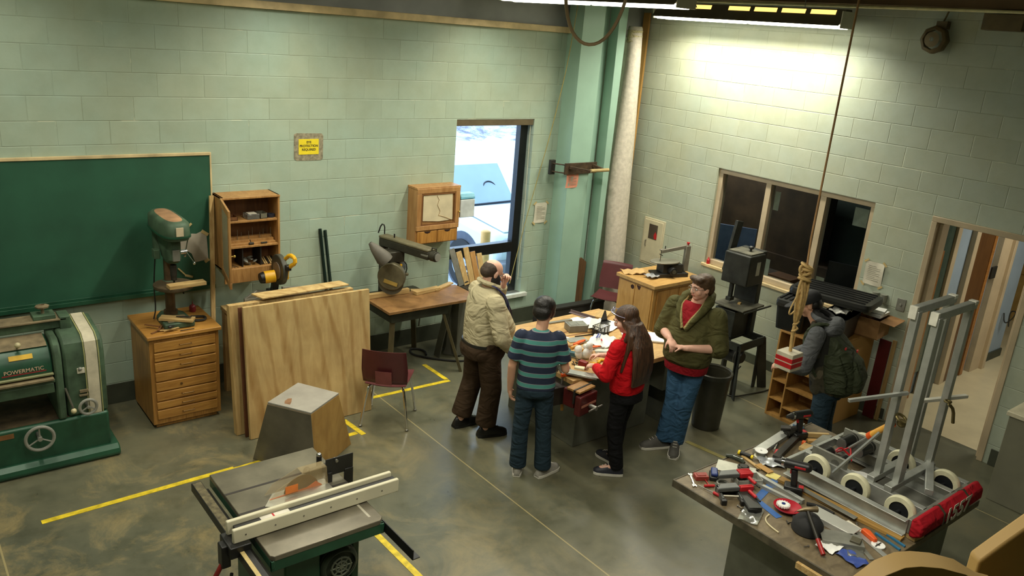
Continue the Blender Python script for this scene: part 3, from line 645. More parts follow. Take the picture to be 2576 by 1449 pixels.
bot = [(1.19, -1.62), (1.53, -2.12), (2.02, -1.80), (1.66, -1.33)]
g = G(); vb = [g.bm.verts.new((*p, 0)) for p in bot]; vm = [g.bm.verts.new((*p, .605)) for p in top]; g._skin([vb, vm])
obj('plywood_body', g, wood('birch_side', (190, 152, 84), (164, 124, 62), .6, (3, 3, 1)), t, .003)
g = G(); g.prism(top, .606, .622, 'xy'); obj('laminate_top', g, mat('grey_laminate', (150, 146, 136), .4, 0, .12, 4), t, .002)
def side(a, b, c, d, m, nm, off=.006):
    a, b, c, d = map(Vector, (a, b, c, d)); n = (b-a).cross(d-a).normalized()*off
    g = G(); lo = [g.bm.verts.new(p) for p in (a, b, c, d)]; hi = [g.bm.verts.new(p+n) for p in (a, b, c, d)]; g._skin([lo, hi]); return obj(nm, g, m, t)
side((*bot[0], .005), (*bot[1], .005), (*top[1], .604), (*top[0], .604), mat('worn_laminate', (104, 98, 84), .45, 0, .22, 3.2), 'laminate_front')
def stain(nm, pts): obj(nm, G().prism(pts, .6222, .6228, 'xy'), mat('glue_stain', (128, 92, 62), .6, 0, .2, 20), t)
stain('glue_stain', [(1.34, -1.93), (1.37, -1.97), (1.40, -1.93), (1.43, -1.87), (1.40, -1.86), (1.36, -1.89)])

# ================= maroon school chair =================
def school_chair(lab, loc, rz):
    t = thing('school_chair', lab, 'chair', loc, rz, 'maroon plastic school chairs')
    g = G(); rows = []
    for i in range(9):
        s = i/8; y = -.20+.40*s; rows.append([(x*(.20-.01*s), y, .44-.018*math.cos(x*1.5)+(.012 if i == 0 else 0)+(.02*(s-.6) if s > .6 else 0)) for x in (-1, -.75, -.5, -.25, 0, .25, .5, .75, 1)])
    g.sheet(rows, .006); obj('seat', g, maroon, t, ang=80)
    rows = []
    for i in range(9):
        s = i/8; z = .47+.35*s
        rows.append([(x*(.215-.025*abs(s-.4)), .20+.085*s+.03*(1-x*x), z) for x in (-1, -.75, -.5, -.25, 0, .25, .5, .75, 1)])
    b = obj('backrest', g, maroon, t, ang=80) if 0 else None
    g = G(); g.sheet(rows, (0, -.007, 0)); b = obj('backrest', g, maroon, t, ang=80)
    obj('worn_patch', G().sheet([[(x*.075, .245+.085*s+.018, .47+.35*s) for x in (-1, 0, 1)] for s in (.02, .2, .42)], (0, -.004, 0)), maroonl, b)
    for sx in (-1, 1):
        for sy in (-1, 1):
            lg = obj('leg', G().tube([(sx*.11, sy*.10, .41), (sx*.15, sy*.14, .41), (sx*.175, sy*.17, .36), (sx*.22, sy*.215, .02)], .0125, 8, smooth=1), chrome, t)
            obj('foot_glide', G().sph((sx*.221, sy*.216, .012), (.017, .017, .012)), steel, lg)
    obj('under_frame', G().tube([(-.11, -.10, .41), (-.11, .10, .41), (.11, .10, .41), (.11, -.10, .41)], .011, 6, True), chrome, t)
    return t
ch = school_chair('maroon plastic school chair with chrome legs, in front of the leaning plywood', (2.555, -1.53, 0), R_(138))
dup(ch, (6.33, -.67, 0), R_(-60), 'maroon chair behind the workbench, mostly hidden by the wooden scroll saw cabinet')
# ================= radial arm saw and its table =================
t = thing('saw_table', 'worn wooden table on splayed steel legs carrying the radial arm saw', 'table', (3.45, -.52, 0))
tm = wood('worn_table_ply', (150, 112, 66), (104, 72, 38), .5, (3, 3, 3), 1.5)
obj('table_top', G().box(-.55, .6, -.38, .12, .79, .82), tm, t, .003)
obj('rear_platform', G().box(-.5, .25, .12, .42, .70, .76), iron, t, .003)
obj('apron', G().box(-.50, .2, -.34, .38, .68, .785), mat('dark_green_grey', (50, 52, 40), .5, .2, .15), t, .003)
legm = mat('olive_leg', (86, 78, 52), .5, .2, .15)
for x, y, fx, fy in ((-.46, -.30, -.52, -.36), (.16, -.30, .36, -.42), (.16, .32, .26, .40), (-.46, .32, -.52, .40)):
    obj('leg', G().bar((x, y, .70), (fx, fy, 0), .055, .03), legm, t, .003)
sx0 = 3.08
t = thing('radial_arm_saw', 'dusty grey radial arm saw with its arm pointing over the wooden table', 'saw', (3.15, -.42, .761))
dm = mat('dusty_olive_metal', (104, 98, 74), .55, .2, .2, 8); dk = mat('saw_dark', (52, 50, 40), .5, .3, .2, 9)
obj('column', G().cyl((.08, .24, 0), (.08, .24, .55), .05), dk, t)
A0, A1 = Vector((.08, .27, .60)), Vector((.25, -.45, .60)); AD = (A1-A0).normalized()
obj('arm', G().bar(A0, A1, .12, .09), dk, t, .012)
obj('arm_cover', G().bar(A0+Vector((0, 0, .055)), A1+Vector((0, 0, .055)), .13, .03), dm, t, .012)
obj('arm_rib', G().bar(A0+Vector((.03, .0, -.01)), A1, .128, .02), alud, t, .003)
obj('arm_end', G().cyl(A1, A1+AD*.07, .055).cyl(A1+AD*.07, A1+AD*.085, .048), dk, t, .004)
obj('end_cap', G().cyl(A1+AD*.085, A1+AD*.089, .042), alu, t)
obj('end_handle', G().tube([A1+Vector((0, 0, .05)), A1+Vector((0, 0, .085)), A1+AD*.06+Vector((0, 0, .085)), A1+AD*.06+Vector((0, 0, .05))], .008, 6), dk, t)
obj('crank', G().tube([A0+Vector((.02, 0, .07)), A0+Vector((.02, 0, .17)), A0+Vector((-.01, .02, .18)), A0+Vector((-.04, .03, .08))], .008, 6, smooth=1), blackp, t)
obj('pointer', G().cyl(A0+AD*.18+Vector((0, 0, .06)), A0+AD*.18+Vector((0, 0, .11)), .008), blackp, t)
obj('motor', G().cyl((.02, -.05, .35), (.17, .08, .35), .09, n=20), dk, t, .006)
obj('yoke', G().box(-.03, .16, -.07, .1, .44, .56), dk, t, .01)
gd = obj('blade_guard', G().cyl((-.02, -.10, .30), (.03, -.05, .30), .15, n=32), dm, t, .01)
obj('label_strip', G().box(-.075, .075, -.003, .003, -.02, .02), mat('label_mustard', (172, 144, 70), .6, 0, .1), gd, M=TR(-.028, -.108, .24) @ RZ(-45) @ RY(14))
obj('blade', G().cyl((-.006, -.075, .235), (.0, -.069, .235), .14, n=32), mat('dull_blade', (92, 92, 80), .5, .4), t)
obj('dust_chute', G().lathe([(.02, .21), (.05, .14), (.085, .0), (.08, -.05)], (0, 0, 0)), mat('chute_grey', (96, 92, 82), .6, 0, .15), t, M=TR(-.13, -.12, .53) @ RY(-38) @ RX(-20))
obj('front_knob', G().sph((.14, -.16, .33), .018).cyl((.14, -.16, .33), (.1, -.1, .33), .006), dm, t)
obj('cable_loop', G().tube([(.17, .05, .42), (.24, .03, .40), (.25, .02, .30), (.20, .03, .24)], .007, 6, smooth=1), blackp, t)
obj('yellow_knob', G().cyl((.1, -.1, .42), (.09, -.115, .42), .013), yel, t)
BT = .821
for i, (x, y, L, w, h, a, lab) in enumerate([(3.16, -.43, .50, .05, .05, .0, 'long pale fence board along the back of the radial saw table'), (3.60, -.50, .34, .07, .035, .12, 'thick pale board lying on the middle of the radial saw table'),
      (3.86, -.43, .36, .06, .018, .42, 'thin board slanting off the right end of the radial saw table')]):
    single('board_offcut', G().box(-L/2, L/2, -w/2, w/2, 0, h), pine, lab, 'board', 'boards on the radial saw table', loc=(x, y, BT+.001+(.001 if i < 2 else .0)), rz=a, bev=.002)
single('wood_block', G().box(-.06, .06, -.03, .03, 0, .04), pine, 'small pale block behind the fence at the left of the radial arm saw', 'block', loc=(2.98, -.32, .765), rz=-.4, bev=.002)
single('wood_block', G().box(-.06, .06, -.03, .03, 0, .05), pine, 'pale block behind the fence at the right of the radial arm saw', 'block', loc=(3.55, -.36, .765), rz=-.4, bev=.002)
single('extension_cord', G().tube([(4.25, -.74, .015), (4.0, -.76, .012), (3.84, -.66, .012), (3.66, -.47, .012), (3.56, -.30, .012), (3.62, -.16, .012), (3.72, -.20, .012), (3.74, -.32, .02), (3.70, -.40, .012)], .012, 8, smooth=2), rubber, 'black power cord looped on the floor under the radial saw table', 'cord')
single('wall_cable', G().tube([(3.72, -.01, .60), (3.79, -.05, .55), (3.83, -.04, .42), (3.82, -.03, .22)], .01, 8, smooth=2), mat('grey_cable', (96, 96, 80), .5), 'grey cable dropping from a wall outlet below the radial arm saw', 'cable')
single('wall_outlet', G().box(-.035, .035, -.03, 0, -.06, .06), dust, 'small wall outlet box under the radial arm saw table', 'outlet', loc=(3.72, 0, .62), bev=.003)
# jointer / sander pedestal with scraps
t = thing('sander_pedestal', 'grey steel machine pedestal standing below the window behind the bearded man', 'machine', (4.10, -.45, 0))
gm = mat('pedestal_grey', (98, 98, 86), .5, .2, .15, 5)
obj('pedestal', G().loft([((0, 0, 0), .21, .21), ((0, 0, .03), .2, .2), ((0, 0, .10), .17, .18), ((0, 0, .72), .14, .16)], 4, 2).box(-.13, .17, -.16, .16, .02, .72), gm, t, .006)
obj('machine_top', G().box(-.16, .2, -.17, .18, .72, .75), dust, t, .004)
obj('machine_head', G().box(.02, .2, -.14, .12, .75, .79).cyl((.12, .05, .78), (.12, .14, .78), .06), iron, t, .01)
obj('opening', G().box(-.12, .0, -.12, .08, .7505, .753), blackm, t)
obj('side_brace', G().bar((-.30, -.02, .0), (-.16, -.02, .66), .11, .012), gm, t)
for i, (dx, a, L, m, lab) in enumerate([(0, .10, .42, alud, 'grey metal strip'), (.07, .22, .38, pinev, 'pale shingle-like board'), (.14, .18, .42, pinev, 'wide pale board'), (.21, .3, .36, cabw, 'tan board'), (.28, .36, .33, pinev, 'narrow pale board')]):
    single('scrap_stick', G().bar((0, 0, 0), (math.sin(-a)*.0-.10+.02*i, .10, L), .07, .012, (0, 1, 0)), m, lab+' in the scraps leaning over the machine under the window', 'scrap', 'scraps leaning by the window', loc=(4.14+dx*1.12, -.40, .795))
# ================= table saw =================
t = thing('table_saw', 'large cast iron table saw with a white-faced rip fence in the foreground', 'table saw', (.7, -3.57, 0))
castm = mat('cast_iron_top', (120, 114, 98), .3, .45, .2, 4.5)
x0, x1, y0, y1 = -.345, .35, -.49, .49
obj('saw_table', G().prism([(x0+.02, y0), (x1-.03, y0), (x1, y0+.03), (x1, y1), (x0, y1), (x0, y0+.02)], .83, .862, 'xy'), castm, t, .004)
obj('table_edge', G().box(x0, x1, y0+.002, y0+.02, .765, .832).box(x0, x0+.02, y0, y1, .78, .832).box(x1-.02, x1, y0, y1, .765, .832), green, t, .004)
for yy in (.22, -.02): obj('miter_slot', G().box(x0+.001, x1-.001, yy-.009, yy+.009, .8622, .8632), mat('slot_dark', (40, 34, 28), .6), t)
obj('insert_plate', G().prism([(-.19, -.02), (-.1, .09), (.24, .09), (.24, -.08), (-.1, -.08)], .8632, .8642, 'xy'), mat('insert_alu', (186, 182, 166), .3, .6, .1), t)
obj('wing_line', G().box(x0+.35, x1-.002, y0+.168, y0+.18, .8622, .8628), mat('scale_pale', (150, 146, 130), .4), t) if 0 else None
obj('rear_scale', G().box(x1-.075, x1-.06, y0+.06, y0+.30, .8622, .8628), mat('scale_pale', (160, 154, 136), .4), t)
cb = obj('cabinet', G().box(-.22, -.02+.02, y0+.12, y1-.1, .05, .78).box(.0, .27, .1, y1-.1, .05, .78).box(.24, .29, -.30, .12, 0, .78), green, t, .01)
obj('cabinet_foot', G().box(-.25, .3, y0+.1, y1-.08, 0, .05), green, cb, .008)
mo = obj('motor', G().cyl((.12, -.12, .56), (.12, -.36, .56), .125, n=28).lathe([(.125, 0), (.11, .03), (.09, .035)], M=TR(.12, -.36, .56) @ RX(90), n=28), mat('motor_green_grey', (60, 72, 58), .5, .1, .15), t, .01)
g = G().torus((.12, -.397, .56), .062, .006, (math.pi/2, 0, 0)).torus((.12, -.397, .56), .035, .006, (math.pi/2, 0, 0)).cyl((.12, -.39, .56), (.12, -.402, .56), .014)
for a in range(0, 360, 45): g.cyl((.12, -.397, .56), (.12+.07*math.cos(R_(a)), -.397, .56+.07*math.sin(R_(a))), .005, n=6)
obj('fan_grille', g, mat('grille_grey', (110, 116, 100), .5, .3), mo)
# rails
obj('front_rail', G().box(x0-.11, x0-.05, -1.05, .50, .775, .83), blackp, t, .003)
obj('front_rail_dust', G().box(x0-.105, x0-.055, -.25, .49, .8302, .832), mat('rail_dust', (92, 84, 58), .8, 0, .4, 25), t)
obj('rail_scale', G().box(x0-.108, x0-.085, -1.05, -.30, .8302, .833), mat('scale_tape', (190, 168, 110), .5, 0, .1, 40), t)
obj('rail_angle', G().box(x0-.05, x0-.012, -1.05, .48, .70, .775), iron, t, .002)
obj('rear_rail', G().box(x1+.005, x1+.012, -.80, .42, .765, .83).box(x1+.005, x1+.055, -.80, .42, .763, .769), blackp, t, .001)
f = obj('rip_fence', G().box(x0-.10, x1+.22, -.255, -.195, .875, .93), blackp, t, .003)
for yy, nm in ((-.19, 0), (-.285, 1)):
    fc = obj('fence_face', G().box(x0-.13, x1+.215, yy, yy+.026, .868, .955), mat('ivory_face', (206, 200, 172), .4, 0, .05, 4), f, .006, M=None)
g = G()
for k in range(6): g.cyl((x0-.06+k*.17, -.2851, .91), (x0-.06+k*.17, -.2865, .91), .005, n=8)
obj('fence_screws', g, steel, f)
lb = obj('fence_label', G().box(x0+.05, x0+.22, -.25, -.20, .9302, .932), mat('label_white', (206, 200, 184), .5), f)
obj('label_band', G().box(x0+.12, x0+.13, -.25, -.20, .9321, .9328), red, lb)
obj('fence_head', G().box(x0-.16, x0-.04, -.32, -.15, .80, .87).box(x0-.19, x0-.14, -.27, -.2, .72, .86), blackp, t, .006)
obj('fence_lever', G().cyl((x0-.18, -.235, .73), (x0-.22, -.235, .66), .014), redd, t)
bl = obj('saw_blade', G().cyl((.07, .048, .845), (.07, .052, .845), .115, n=48), mat('blade_brown', (110, 84, 50), .4, .6, .1), t)
obj('orange_plate', G().prism([(-.14, .865), (.20, .865), (.16, .90), (.10, .875), (0, .87)], .030, .036, 'xz'), orange, t)
gmat = mat('smoky_guard', (190, 170, 128), .15, 0, .05, 5, alpha=.22)
gdn = obj('blade_guard', G().prism([(-.15, .868), (-.10, .93), (.06, .995), (.22, .995), (.23, .875)], .085, .09, 'xz').prism([(-.15, .868), (-.10, .93), (.06, .995), (.22, .995), (.23, .875)], .01, .015, 'xz').box(.06, .22, .015, .085, .993, .997), gmat, t)
obj('guard_sticker', G().box(-.05, .03, .008, .0095, .885, .935), mat('sticker_orange', (214, 120, 50), .5), gdn)
obj('splitter', G().box(.23, .42, .045, .052, .90, 1.02).box(.24, .27, .03, .07, .86, .93).box(.36, .42, .04, .056, .75, .92), blackp, t, .003)
obj('guard_bolt', G().cyl((.30, .03, 1.0), (.30, .07, 1.0), .01), steel, t)
t2 = thing('miter_gauge', 'black handled miter gauge standing on the far edge of the saw table', 'gauge', (.97, -3.40, .864), R_(10))
obj('gauge_head', G().prism([(-.10, 0), (.03, 0), (.03, .05), (-.10, .05)], -.012, .012, 'xz').cyl((-.1, 0, .03), (-.1, .04, .03), .025), iron, t2, .003)
obj('gauge_handle', G().cyl((.0, .04, 0), (.0, .04, .1), .018), blackp, t2, .003); obj('handle_cap', G().sph((.0, .04, .1), .018), chrome, t2)
obj('gauge_bar', G().box(.0, .12, .02, .05, 0, .008).prism([(.03, 0), (.10, -.02), (.10, .05)], .0, .025, 'xy'), steel, t2)
single('saw_cable', G().tube([(x0+.55, -3.87, .70), (.18, -3.86, .50), (.16, -3.95, .2), (.10, -4.0, .02), (.3, -3.8, .015), (.38, -4.0, .012), (.25, -4.2, .012), (.1, -4.05, .04), (.12, -3.95, .35), (.26, -3.9, .62)], .010, 8, smooth=2), blackp, 'black cable looping down from the front rail of the table saw', 'cable')
# ================= yellow floor tape =================
tp = mat('floor_tape_yellow', (214, 188, 40), .5, 0, .22, 16)
for pts, lab in (([(-.42, -1.72), (1.0, -1.68)], 'long worn yellow floor tape between planer and table saw'), ([(1.0, -1.70), (2.16, -1.64)], 'yellow floor tape running under the tapered floor box'),
                 ([(2.20, -1.70), (2.17, -1.36)], 'short yellow floor tape beside the leaning plywood'), ([(2.55, -1.06), (3.56, -1.09)], 'yellow floor tape behind the maroon chair'),
                 ([(3.545, -1.05), (3.543, -.60)], 'yellow floor tape turning towards the back wall by the radial saw'), ([(1.55, -3.0), (1.575, -4.4)], 'broad yellow floor tape right of the table saw'),
                 ([(4.80, -3.35), (4.88, -3.86)], 'faded yellow floor tape between the green hoodie man and the front bench')):
    a, b = pts
    single('floor_tape', G().bar((*a, .0016), (*b, .0016), .05, .0028), tp if 'faded' not in lab else mat('faded_yellow', (136, 126, 66), .5, 0, .2), lab, 'tape', 'yellow tape lines on the floor')
# ================= ceiling lamps =================
refl = mat('lamp_reflector', (92, 84, 66), .5, .1, .1, 5); slotm = mat('lit_slot', (255, 206, 110), .5, 0, .1, 30, emit=1.6)
tubem = mat('lamp_tube', (255, 252, 226), .4, 0, 0, emit=9)
LABL = ['long twin tube lamp hung in front of the right wall', 'tube lamp cut off by the top edge of the photo',
        'tube lamp over the middle of the room', 'tube lamp over the drawer chest', 'tube lamp over the open floor', 'tube lamp over the left foreground', 'tube lamp over the planer']
for i, (x, y0, y1, z, w) in enumerate(LAMPS):
    t = thing('ceiling_lamp', LABL[i], 'lamp', (x, y0, z), 0, 'hanging tube lamps')
    L = y1-y0
    obj('reflector', G().prism([(-.15, -.03), (-.07, .07), (-.05, .13), (.05, .13), (.07, .07), (.15, -.03), (.145, -.03), (.06, .055), (-.06, .055), (-.145, -.03)], 0, L, 'xz'), refl, t)
    if i < 2:
        for k in range(6 if i == 0 else 4):
            c0 = .10+k*.34+(.18 if k > 3 else 0)
            obj('lit_slot', G().prism([(-.0665, .075), (-.0525, .118), (-.0555, .119), (-.0695, .076)], c0, c0+.28, 'xz'), slotm, t)
    for sx in (-.075, .075):
        for a, b in ((.03, L/2-.02), (L/2+.02, L-.03)): obj('tube', G().cyl((sx, a, -.035), (sx, b, -.035), .019, n=12), tubem, t)
    obj('end_plate', G().box(-.12, .12, -.012, .0, -.05, .11), white, t, .002); obj('end_plate', G().box(-.12, .12, L, L+.012, -.05, .11), white, t, .002)
    for yy in (.5, L-.5): obj('hanger_wire', G().cyl((0, yy, .12), (0, yy, 5.4-z), .004, n=6), steel, t)
struct('trim_2', G().box(6.92, 7.09, -9.5, -.05, 4.16, 4.42), mat('brown_beam', (98, 74, 42), .7, 0, .15, 3), .004)
struct('trim_3', G().cyl((6.90, -9.5, 4.135), (6.90, -.6, 4.135), .014), mat('pale_conduit', (220, 210, 160), .4))
t = thing('wall_horn', 'brown eight-sided horn or bell hung high on the right wall by a bent hook', 'horn', (XB-.03, -3.80, 3.87))
obj('horn_body', G().lathe([(.10, 0), (.13, .02), (.13, .09), (.09, .11)], n=8, M=RY(-90)), mat('horn_brown', (104, 88, 56), .6, 0, .15), t, .01)
obj('horn_face', G().lathe([(.06, .11), (.07, .12), (.02, .125)], n=16, M=RY(-90)), mat('horn_face', (128, 112, 78), .5), t)
obj('hook', G().tube([(0, .0, .12), (-.02, -.04, .20), (0, -.05, .28), (0, .02, .30)], .008, 6, smooth=1).box(-.05, .02, -.08, .02, .10, .17), mat('horn_brown', (104, 88, 56)), t)
single('wall_box', G().box(-.14, 0, -.17, .17, -.07, .07), mat('horn_brown', (104, 88, 56)), 'dark box high on the right wall at the photo edge', 'box', loc=(XB, -4.38, 4.05), bev=.004)
# ================= right wall fittings =================
t = thing('extinguisher_cabinet', 'white recessed fire extinguisher cabinet in the right wall near the corner', 'cabinet', (XB, -.62, .755))
wc = mat('warm_white_metal', (198, 190, 160), .4, 0, .05)
obj('cabinet_frame', G().box(-.012, 0, -.185, .185, 0, .635), wc, t, .003)
d = obj('door', G().box(-.022, -.012, -.16, .16, .03, .61), wc, t, .003)
obj('door_window', G().box(-.0235, -.022, -.075, .075, .36, .56), mat('dark_pane', (70, 60, 50), .2), d)
obj('red_extinguisher', G().prism([(-.074, .37), (-.03, .37), (-.02, .42), (-.045, .47), (-.074, .43)], -.0242, -.0236, 'yz'), red, d)
obj('pull_handle', G().tube([(-.022, .10, .25), (-.04, .10, .25), (-.04, .10, .33), (-.022, .10, .33)], .006, 6), steel, d)
single('switch_plate', G().box(-.01, 0, -.045, .045, -.065, .065).cyl((-.01, 0, 0), (-.02, 0, 0), .014), alud, 'steel switch plate on the right wall beside the doorway', 'switch', loc=(XB, -4.03, 1.27), bev=.002)
single('conduit_fitting', G().cyl((-.03, .04, -.03), (-.03, .04, .05), .035).cyl((-.03, -.05, -.03), (-.03, -.05, .05), .035), mat('grey_fitting', (140, 142, 130), .4, .3), 'grey conduit fitting on the right wall above the cardboard box', 'fitting', loc=(XB, -3.80, 1.28))
single('glue_bottle', G().lathe([(.025, 0), (.026, .06), (.01, .08), (.008, .1)]), red, 'small red capped bottle on the interior window sill', 'bottle', loc=(XB-.0, -1.52, bz0+.001)) if 0 else None
single('red_cap_bottle', G().lathe([(.02, 0), (.022, .05), (.012, .06), (.004, .085)]), red, 'small red pointed bottle on the left end of the interior window sill', 'bottle', loc=(XB+.005, -1.56, 1.0305))
# papers stuck inside the interior window
for (y, z, w, h, lab) in ((-2.32, 1.99, .07, .22, 'white strip of paper inside the middle pane, upper left'), (-2.33, 1.16, .09, .26, 'white paper inside the middle pane, lower left'),
                          (-3.04, 1.18, .10, .18, 'white paper inside the right pane, lower left'), (-3.36, 2.03, .16, .2, 'pale paper inside the right pane, upper right')):
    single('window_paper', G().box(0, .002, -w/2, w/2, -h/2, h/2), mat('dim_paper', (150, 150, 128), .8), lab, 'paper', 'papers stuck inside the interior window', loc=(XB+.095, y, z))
# dim office behind the window
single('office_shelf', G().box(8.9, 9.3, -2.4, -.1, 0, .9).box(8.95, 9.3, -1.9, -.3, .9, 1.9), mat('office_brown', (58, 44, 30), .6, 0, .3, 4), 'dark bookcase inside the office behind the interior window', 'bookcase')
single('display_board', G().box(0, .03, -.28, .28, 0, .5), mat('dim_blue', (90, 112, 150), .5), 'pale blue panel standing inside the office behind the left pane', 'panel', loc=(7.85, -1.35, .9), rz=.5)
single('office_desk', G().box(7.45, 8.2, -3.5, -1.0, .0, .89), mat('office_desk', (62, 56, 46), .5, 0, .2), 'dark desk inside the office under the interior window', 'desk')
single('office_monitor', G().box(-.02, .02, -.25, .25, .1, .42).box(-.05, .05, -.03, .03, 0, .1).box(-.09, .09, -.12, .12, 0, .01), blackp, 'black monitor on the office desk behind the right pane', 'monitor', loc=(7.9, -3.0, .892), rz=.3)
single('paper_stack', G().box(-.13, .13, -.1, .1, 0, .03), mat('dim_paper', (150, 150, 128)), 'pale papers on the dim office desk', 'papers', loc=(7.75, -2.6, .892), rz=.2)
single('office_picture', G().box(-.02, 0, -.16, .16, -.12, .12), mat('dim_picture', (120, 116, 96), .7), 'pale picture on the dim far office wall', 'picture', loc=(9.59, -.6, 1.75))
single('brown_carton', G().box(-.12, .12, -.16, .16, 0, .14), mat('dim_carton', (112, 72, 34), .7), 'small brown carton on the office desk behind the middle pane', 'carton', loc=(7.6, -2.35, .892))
# hallway: a blue wall runs on beyond the doorway with a glazed frame and an open door
walnut = wood('walnut_door', (104, 70, 36), (80, 52, 26), .4, (9, 9, 1)); dedge = wood('door_edge', (164, 112, 56), (134, 88, 42), .4)
t = thing('hall_door', 'brown wooden door standing in the blue hallway wall beyond the doorway', 'door', (8.78, -3.96, 0))
obj('door_leaf', G().box(0, .42, -.02, .02, .01, 2.18), walnut, t, .003)
obj('door_edge', G().box(.42, .50, -.03, .02, .01, 2.18), dedge, t, .002)
obj('hinge', G().box(.52, .66, -.05, -.03, 1.25, 1.40), iron, t, .003)
t = thing('hall_window', 'narrow glazed frame with a brown jamb in the hallway wall', 'window', (7.62, -3.96, 0))
obj('glazing', G().box(.06, .50, -.01, .01, .3, 2.1), mat('dim_green_glass', (70, 84, 74), .15), t)
obj('inner_post', G().box(.20, .30, -.03, -.01, .0, 1.75), dedge, t, .002); obj('frame_post', G().box(.50, .60, -.04, .02, .0, 2.18).box(0, .07, -.04, .02, 0, 2.18), frame_m, t, .003)
struct('wall_hall_left', G().box(XB+.2, 10.5, -3.93, -3.8, 0, 2.9).box(10.37, 10.5, -3.8, .1, 0, 2.9), bluew)
struct('trim_4', G().box(8.66, 8.77, -3.99, -3.93, 0, 2.25).box(9.46, 9.80, -4.0, -3.93, 0, 2.25).box(9.72, 9.80, -4.04, -3.93, 0, 2.25), frame_m, .004)
struct('baseboard_hall', G().box(9.80, 10.52, -3.95, -3.93, 0, .11), base_m)
single('hall_counter', G().box(0, .5, -2.2, 0, 0, .74).box(-.03, .52, -2.22, .02, .74, .98), wood('counter_pine', (188, 158, 92), (160, 124, 62), .5, (8, 1, 1)), 'tan wooden counter far down the hallway', 'counter', loc=(12.4, -1.5, 0))
single('tangled_cord', G().tube([(0, 0, .55), (-.05, -.05, .42), (-.04, -.12, .5), (-.02, -.15, .62), (0, -.06, .6), (-.03, -.10, .4)], .008, 6, smooth=2), iron, 'tangled cord hanging from the blue hallway wall', 'cord', loc=(10.25, -3.945, .1))
hl = thing('ceiling_lamp', 'unseen ceiling lamp added to brighten the hallway beyond the doorway', 'lamp', (9.2, -5.6, 2.88)); obj('added_diffuser', G().box(-.3, .3, -.6, .6, -.05, 0), mat('added_hall_diffuser', (255, 246, 220), .5, 0, 0, emit=3), hl)  # unseen lamp, added so the hall floor and blue wall read brighter
for (lx, ly, lz, le) in ((9.2, -5.6, 2.8, 40), (8.3, -.4, 2.75, 26.0)):
    L = bpy.data.lights.new('added_fill_light', 'AREA'); L.size = .8; L.energy = le; L.color = (1, .94, .80); o = bpy.data.objects.new('added_fill_light', L); COL.objects.link(o); o.location = (lx, ly, lz)  # fill lights added out of view for the hallway and the dark office
single('added_office_lamp', G().box(-.3, .3, -.3, .3, 0, .06), white, 'unseen ceiling lamp added to brighten the office behind the interior window', 'lamp', loc=(8.3, -.4, 2.84))  # unseen housing for the light added inside the office
t = thing('side_cabinet', 'grey metal cabinet with a pale top at the right edge of the photo', 'cabinet', (6.40, -6.3, 0))
obj('body', G().box(0, .65, 0, .84, 0, .82), mat('cabinet_grey_green', (124, 122, 102), .45, .1, .08, 3), t, .004); obj('top', G().box(-.02, .67, -.02, .86, .82, .86), mat('pale_top', (196, 188, 160), .4), t, .004)

# ================= wooden cabinet with scroll saw =================
t = thing('base_cabinet', 'honey wood cabinet with two finger holes, carrying the scroll saw by the right wall', 'cabinet', (6.10, -1.60, 0))
obj('body', G().box(0, .85, 0, .58, 0, .84), wood('maple_cabinet', (206, 160, 92), (178, 130, 64), .45, (10, 10, 1)), t, .003)
obj('top', G().box(-.03, .88, -.03, .61, .84, .885), wood('maple_top', (206, 166, 102), (176, 132, 70), .45, (2, 14, 14)), t, .004)
obj('door', G().box(.06, .44, -.014, 0, .05, .80), oakv, t, .003); obj('door', G().box(.45, .83, -.014, 0, .05, .80), oakv, t, .003)
obj('side_door', G().box(-.012, 0, .30, .56, .03, .82), bpy.data.materials['maple_cabinet'], t, .003); obj('side_door', G().box(-.012, 0, .02, .29, .03, .82), bpy.data.materials['maple_cabinet'], t, .003)
obj('finger_hole', G().cyl((-.0125, .335, .775), (-.014, .335, .775), .028, n=18), mat('hole_dark', (50, 22, 12), .9), t)
obj('finger_hole', G().prism([(.20, .815), (.27, .815), (.235, .765), (.215, .768)], -.014, -.0125, 'yz'), mat('hole_dark', (50, 22, 12), .9), t)
t = thing('scroll_saw', 'grey bench scroll saw with a red knob on the honey wood cabinet', 'scroll saw', (6.62, -1.38, .886), R_(-18))
ss = mat('scroll_grey', (122, 118, 104), .5, .2, .15)
obj('saw_base', G().box(-.26, .20, -.10, .10, 0, .05).box(-.16, .12, -.08, .08, .05, .16), mat('scroll_black', (34, 34, 32), .5), t, .006)
obj('motor', G().cyl((-.05, -.08, .09), (-.05, -.16, .09), .05), blackp, t, .004); obj('motor_cap', G().cyl((-.05, -.16, .09), (-.05, -.164, .09), .028), chrome, t)
obj('saw_table', G().loft([((-.10, 0, .175), .20, .12), ((-.10, 0, .19), .20, .12)], 32), mat('pale_steel_table', (150, 146, 132), .35, .5, .1), t, .003)
obj('upper_arm', G().bar((.20, 0, .37), (-.17, 0, .31), .035, .045).bar((-.05, 0, .34), (-.19, 0, .33), .03, .02), ss, t, .006)
obj('rear_post', G().bar((.20, 0, .05), (.20, 0, .38), .05, .07, (1, 0, 0)), ss, t, .008)
obj('blade_rod', G().cyl((-.17, 0, .19), (-.17, 0, .32), .004).cyl((-.12, 0, .33), (-.12, 0, .38), .006).cyl((-.17, .03, .27), (-.17, -.04, .27), .005), iron, t)
obj('red_knob', G().cyl((.20, 0, .385), (.20, 0, .405), .012).cyl((.20, 0, .405), (.20, 0, .42), .02), red, t)
g = G().sheet([[(x*.05, y*.05, .012+.05*math.exp(-((x-.5)**2+(y+.2)**2)*.3)+.01*math.sin(3*x+y)) for x in range(-4, 5)] for y in range(-2, 3)], .008)
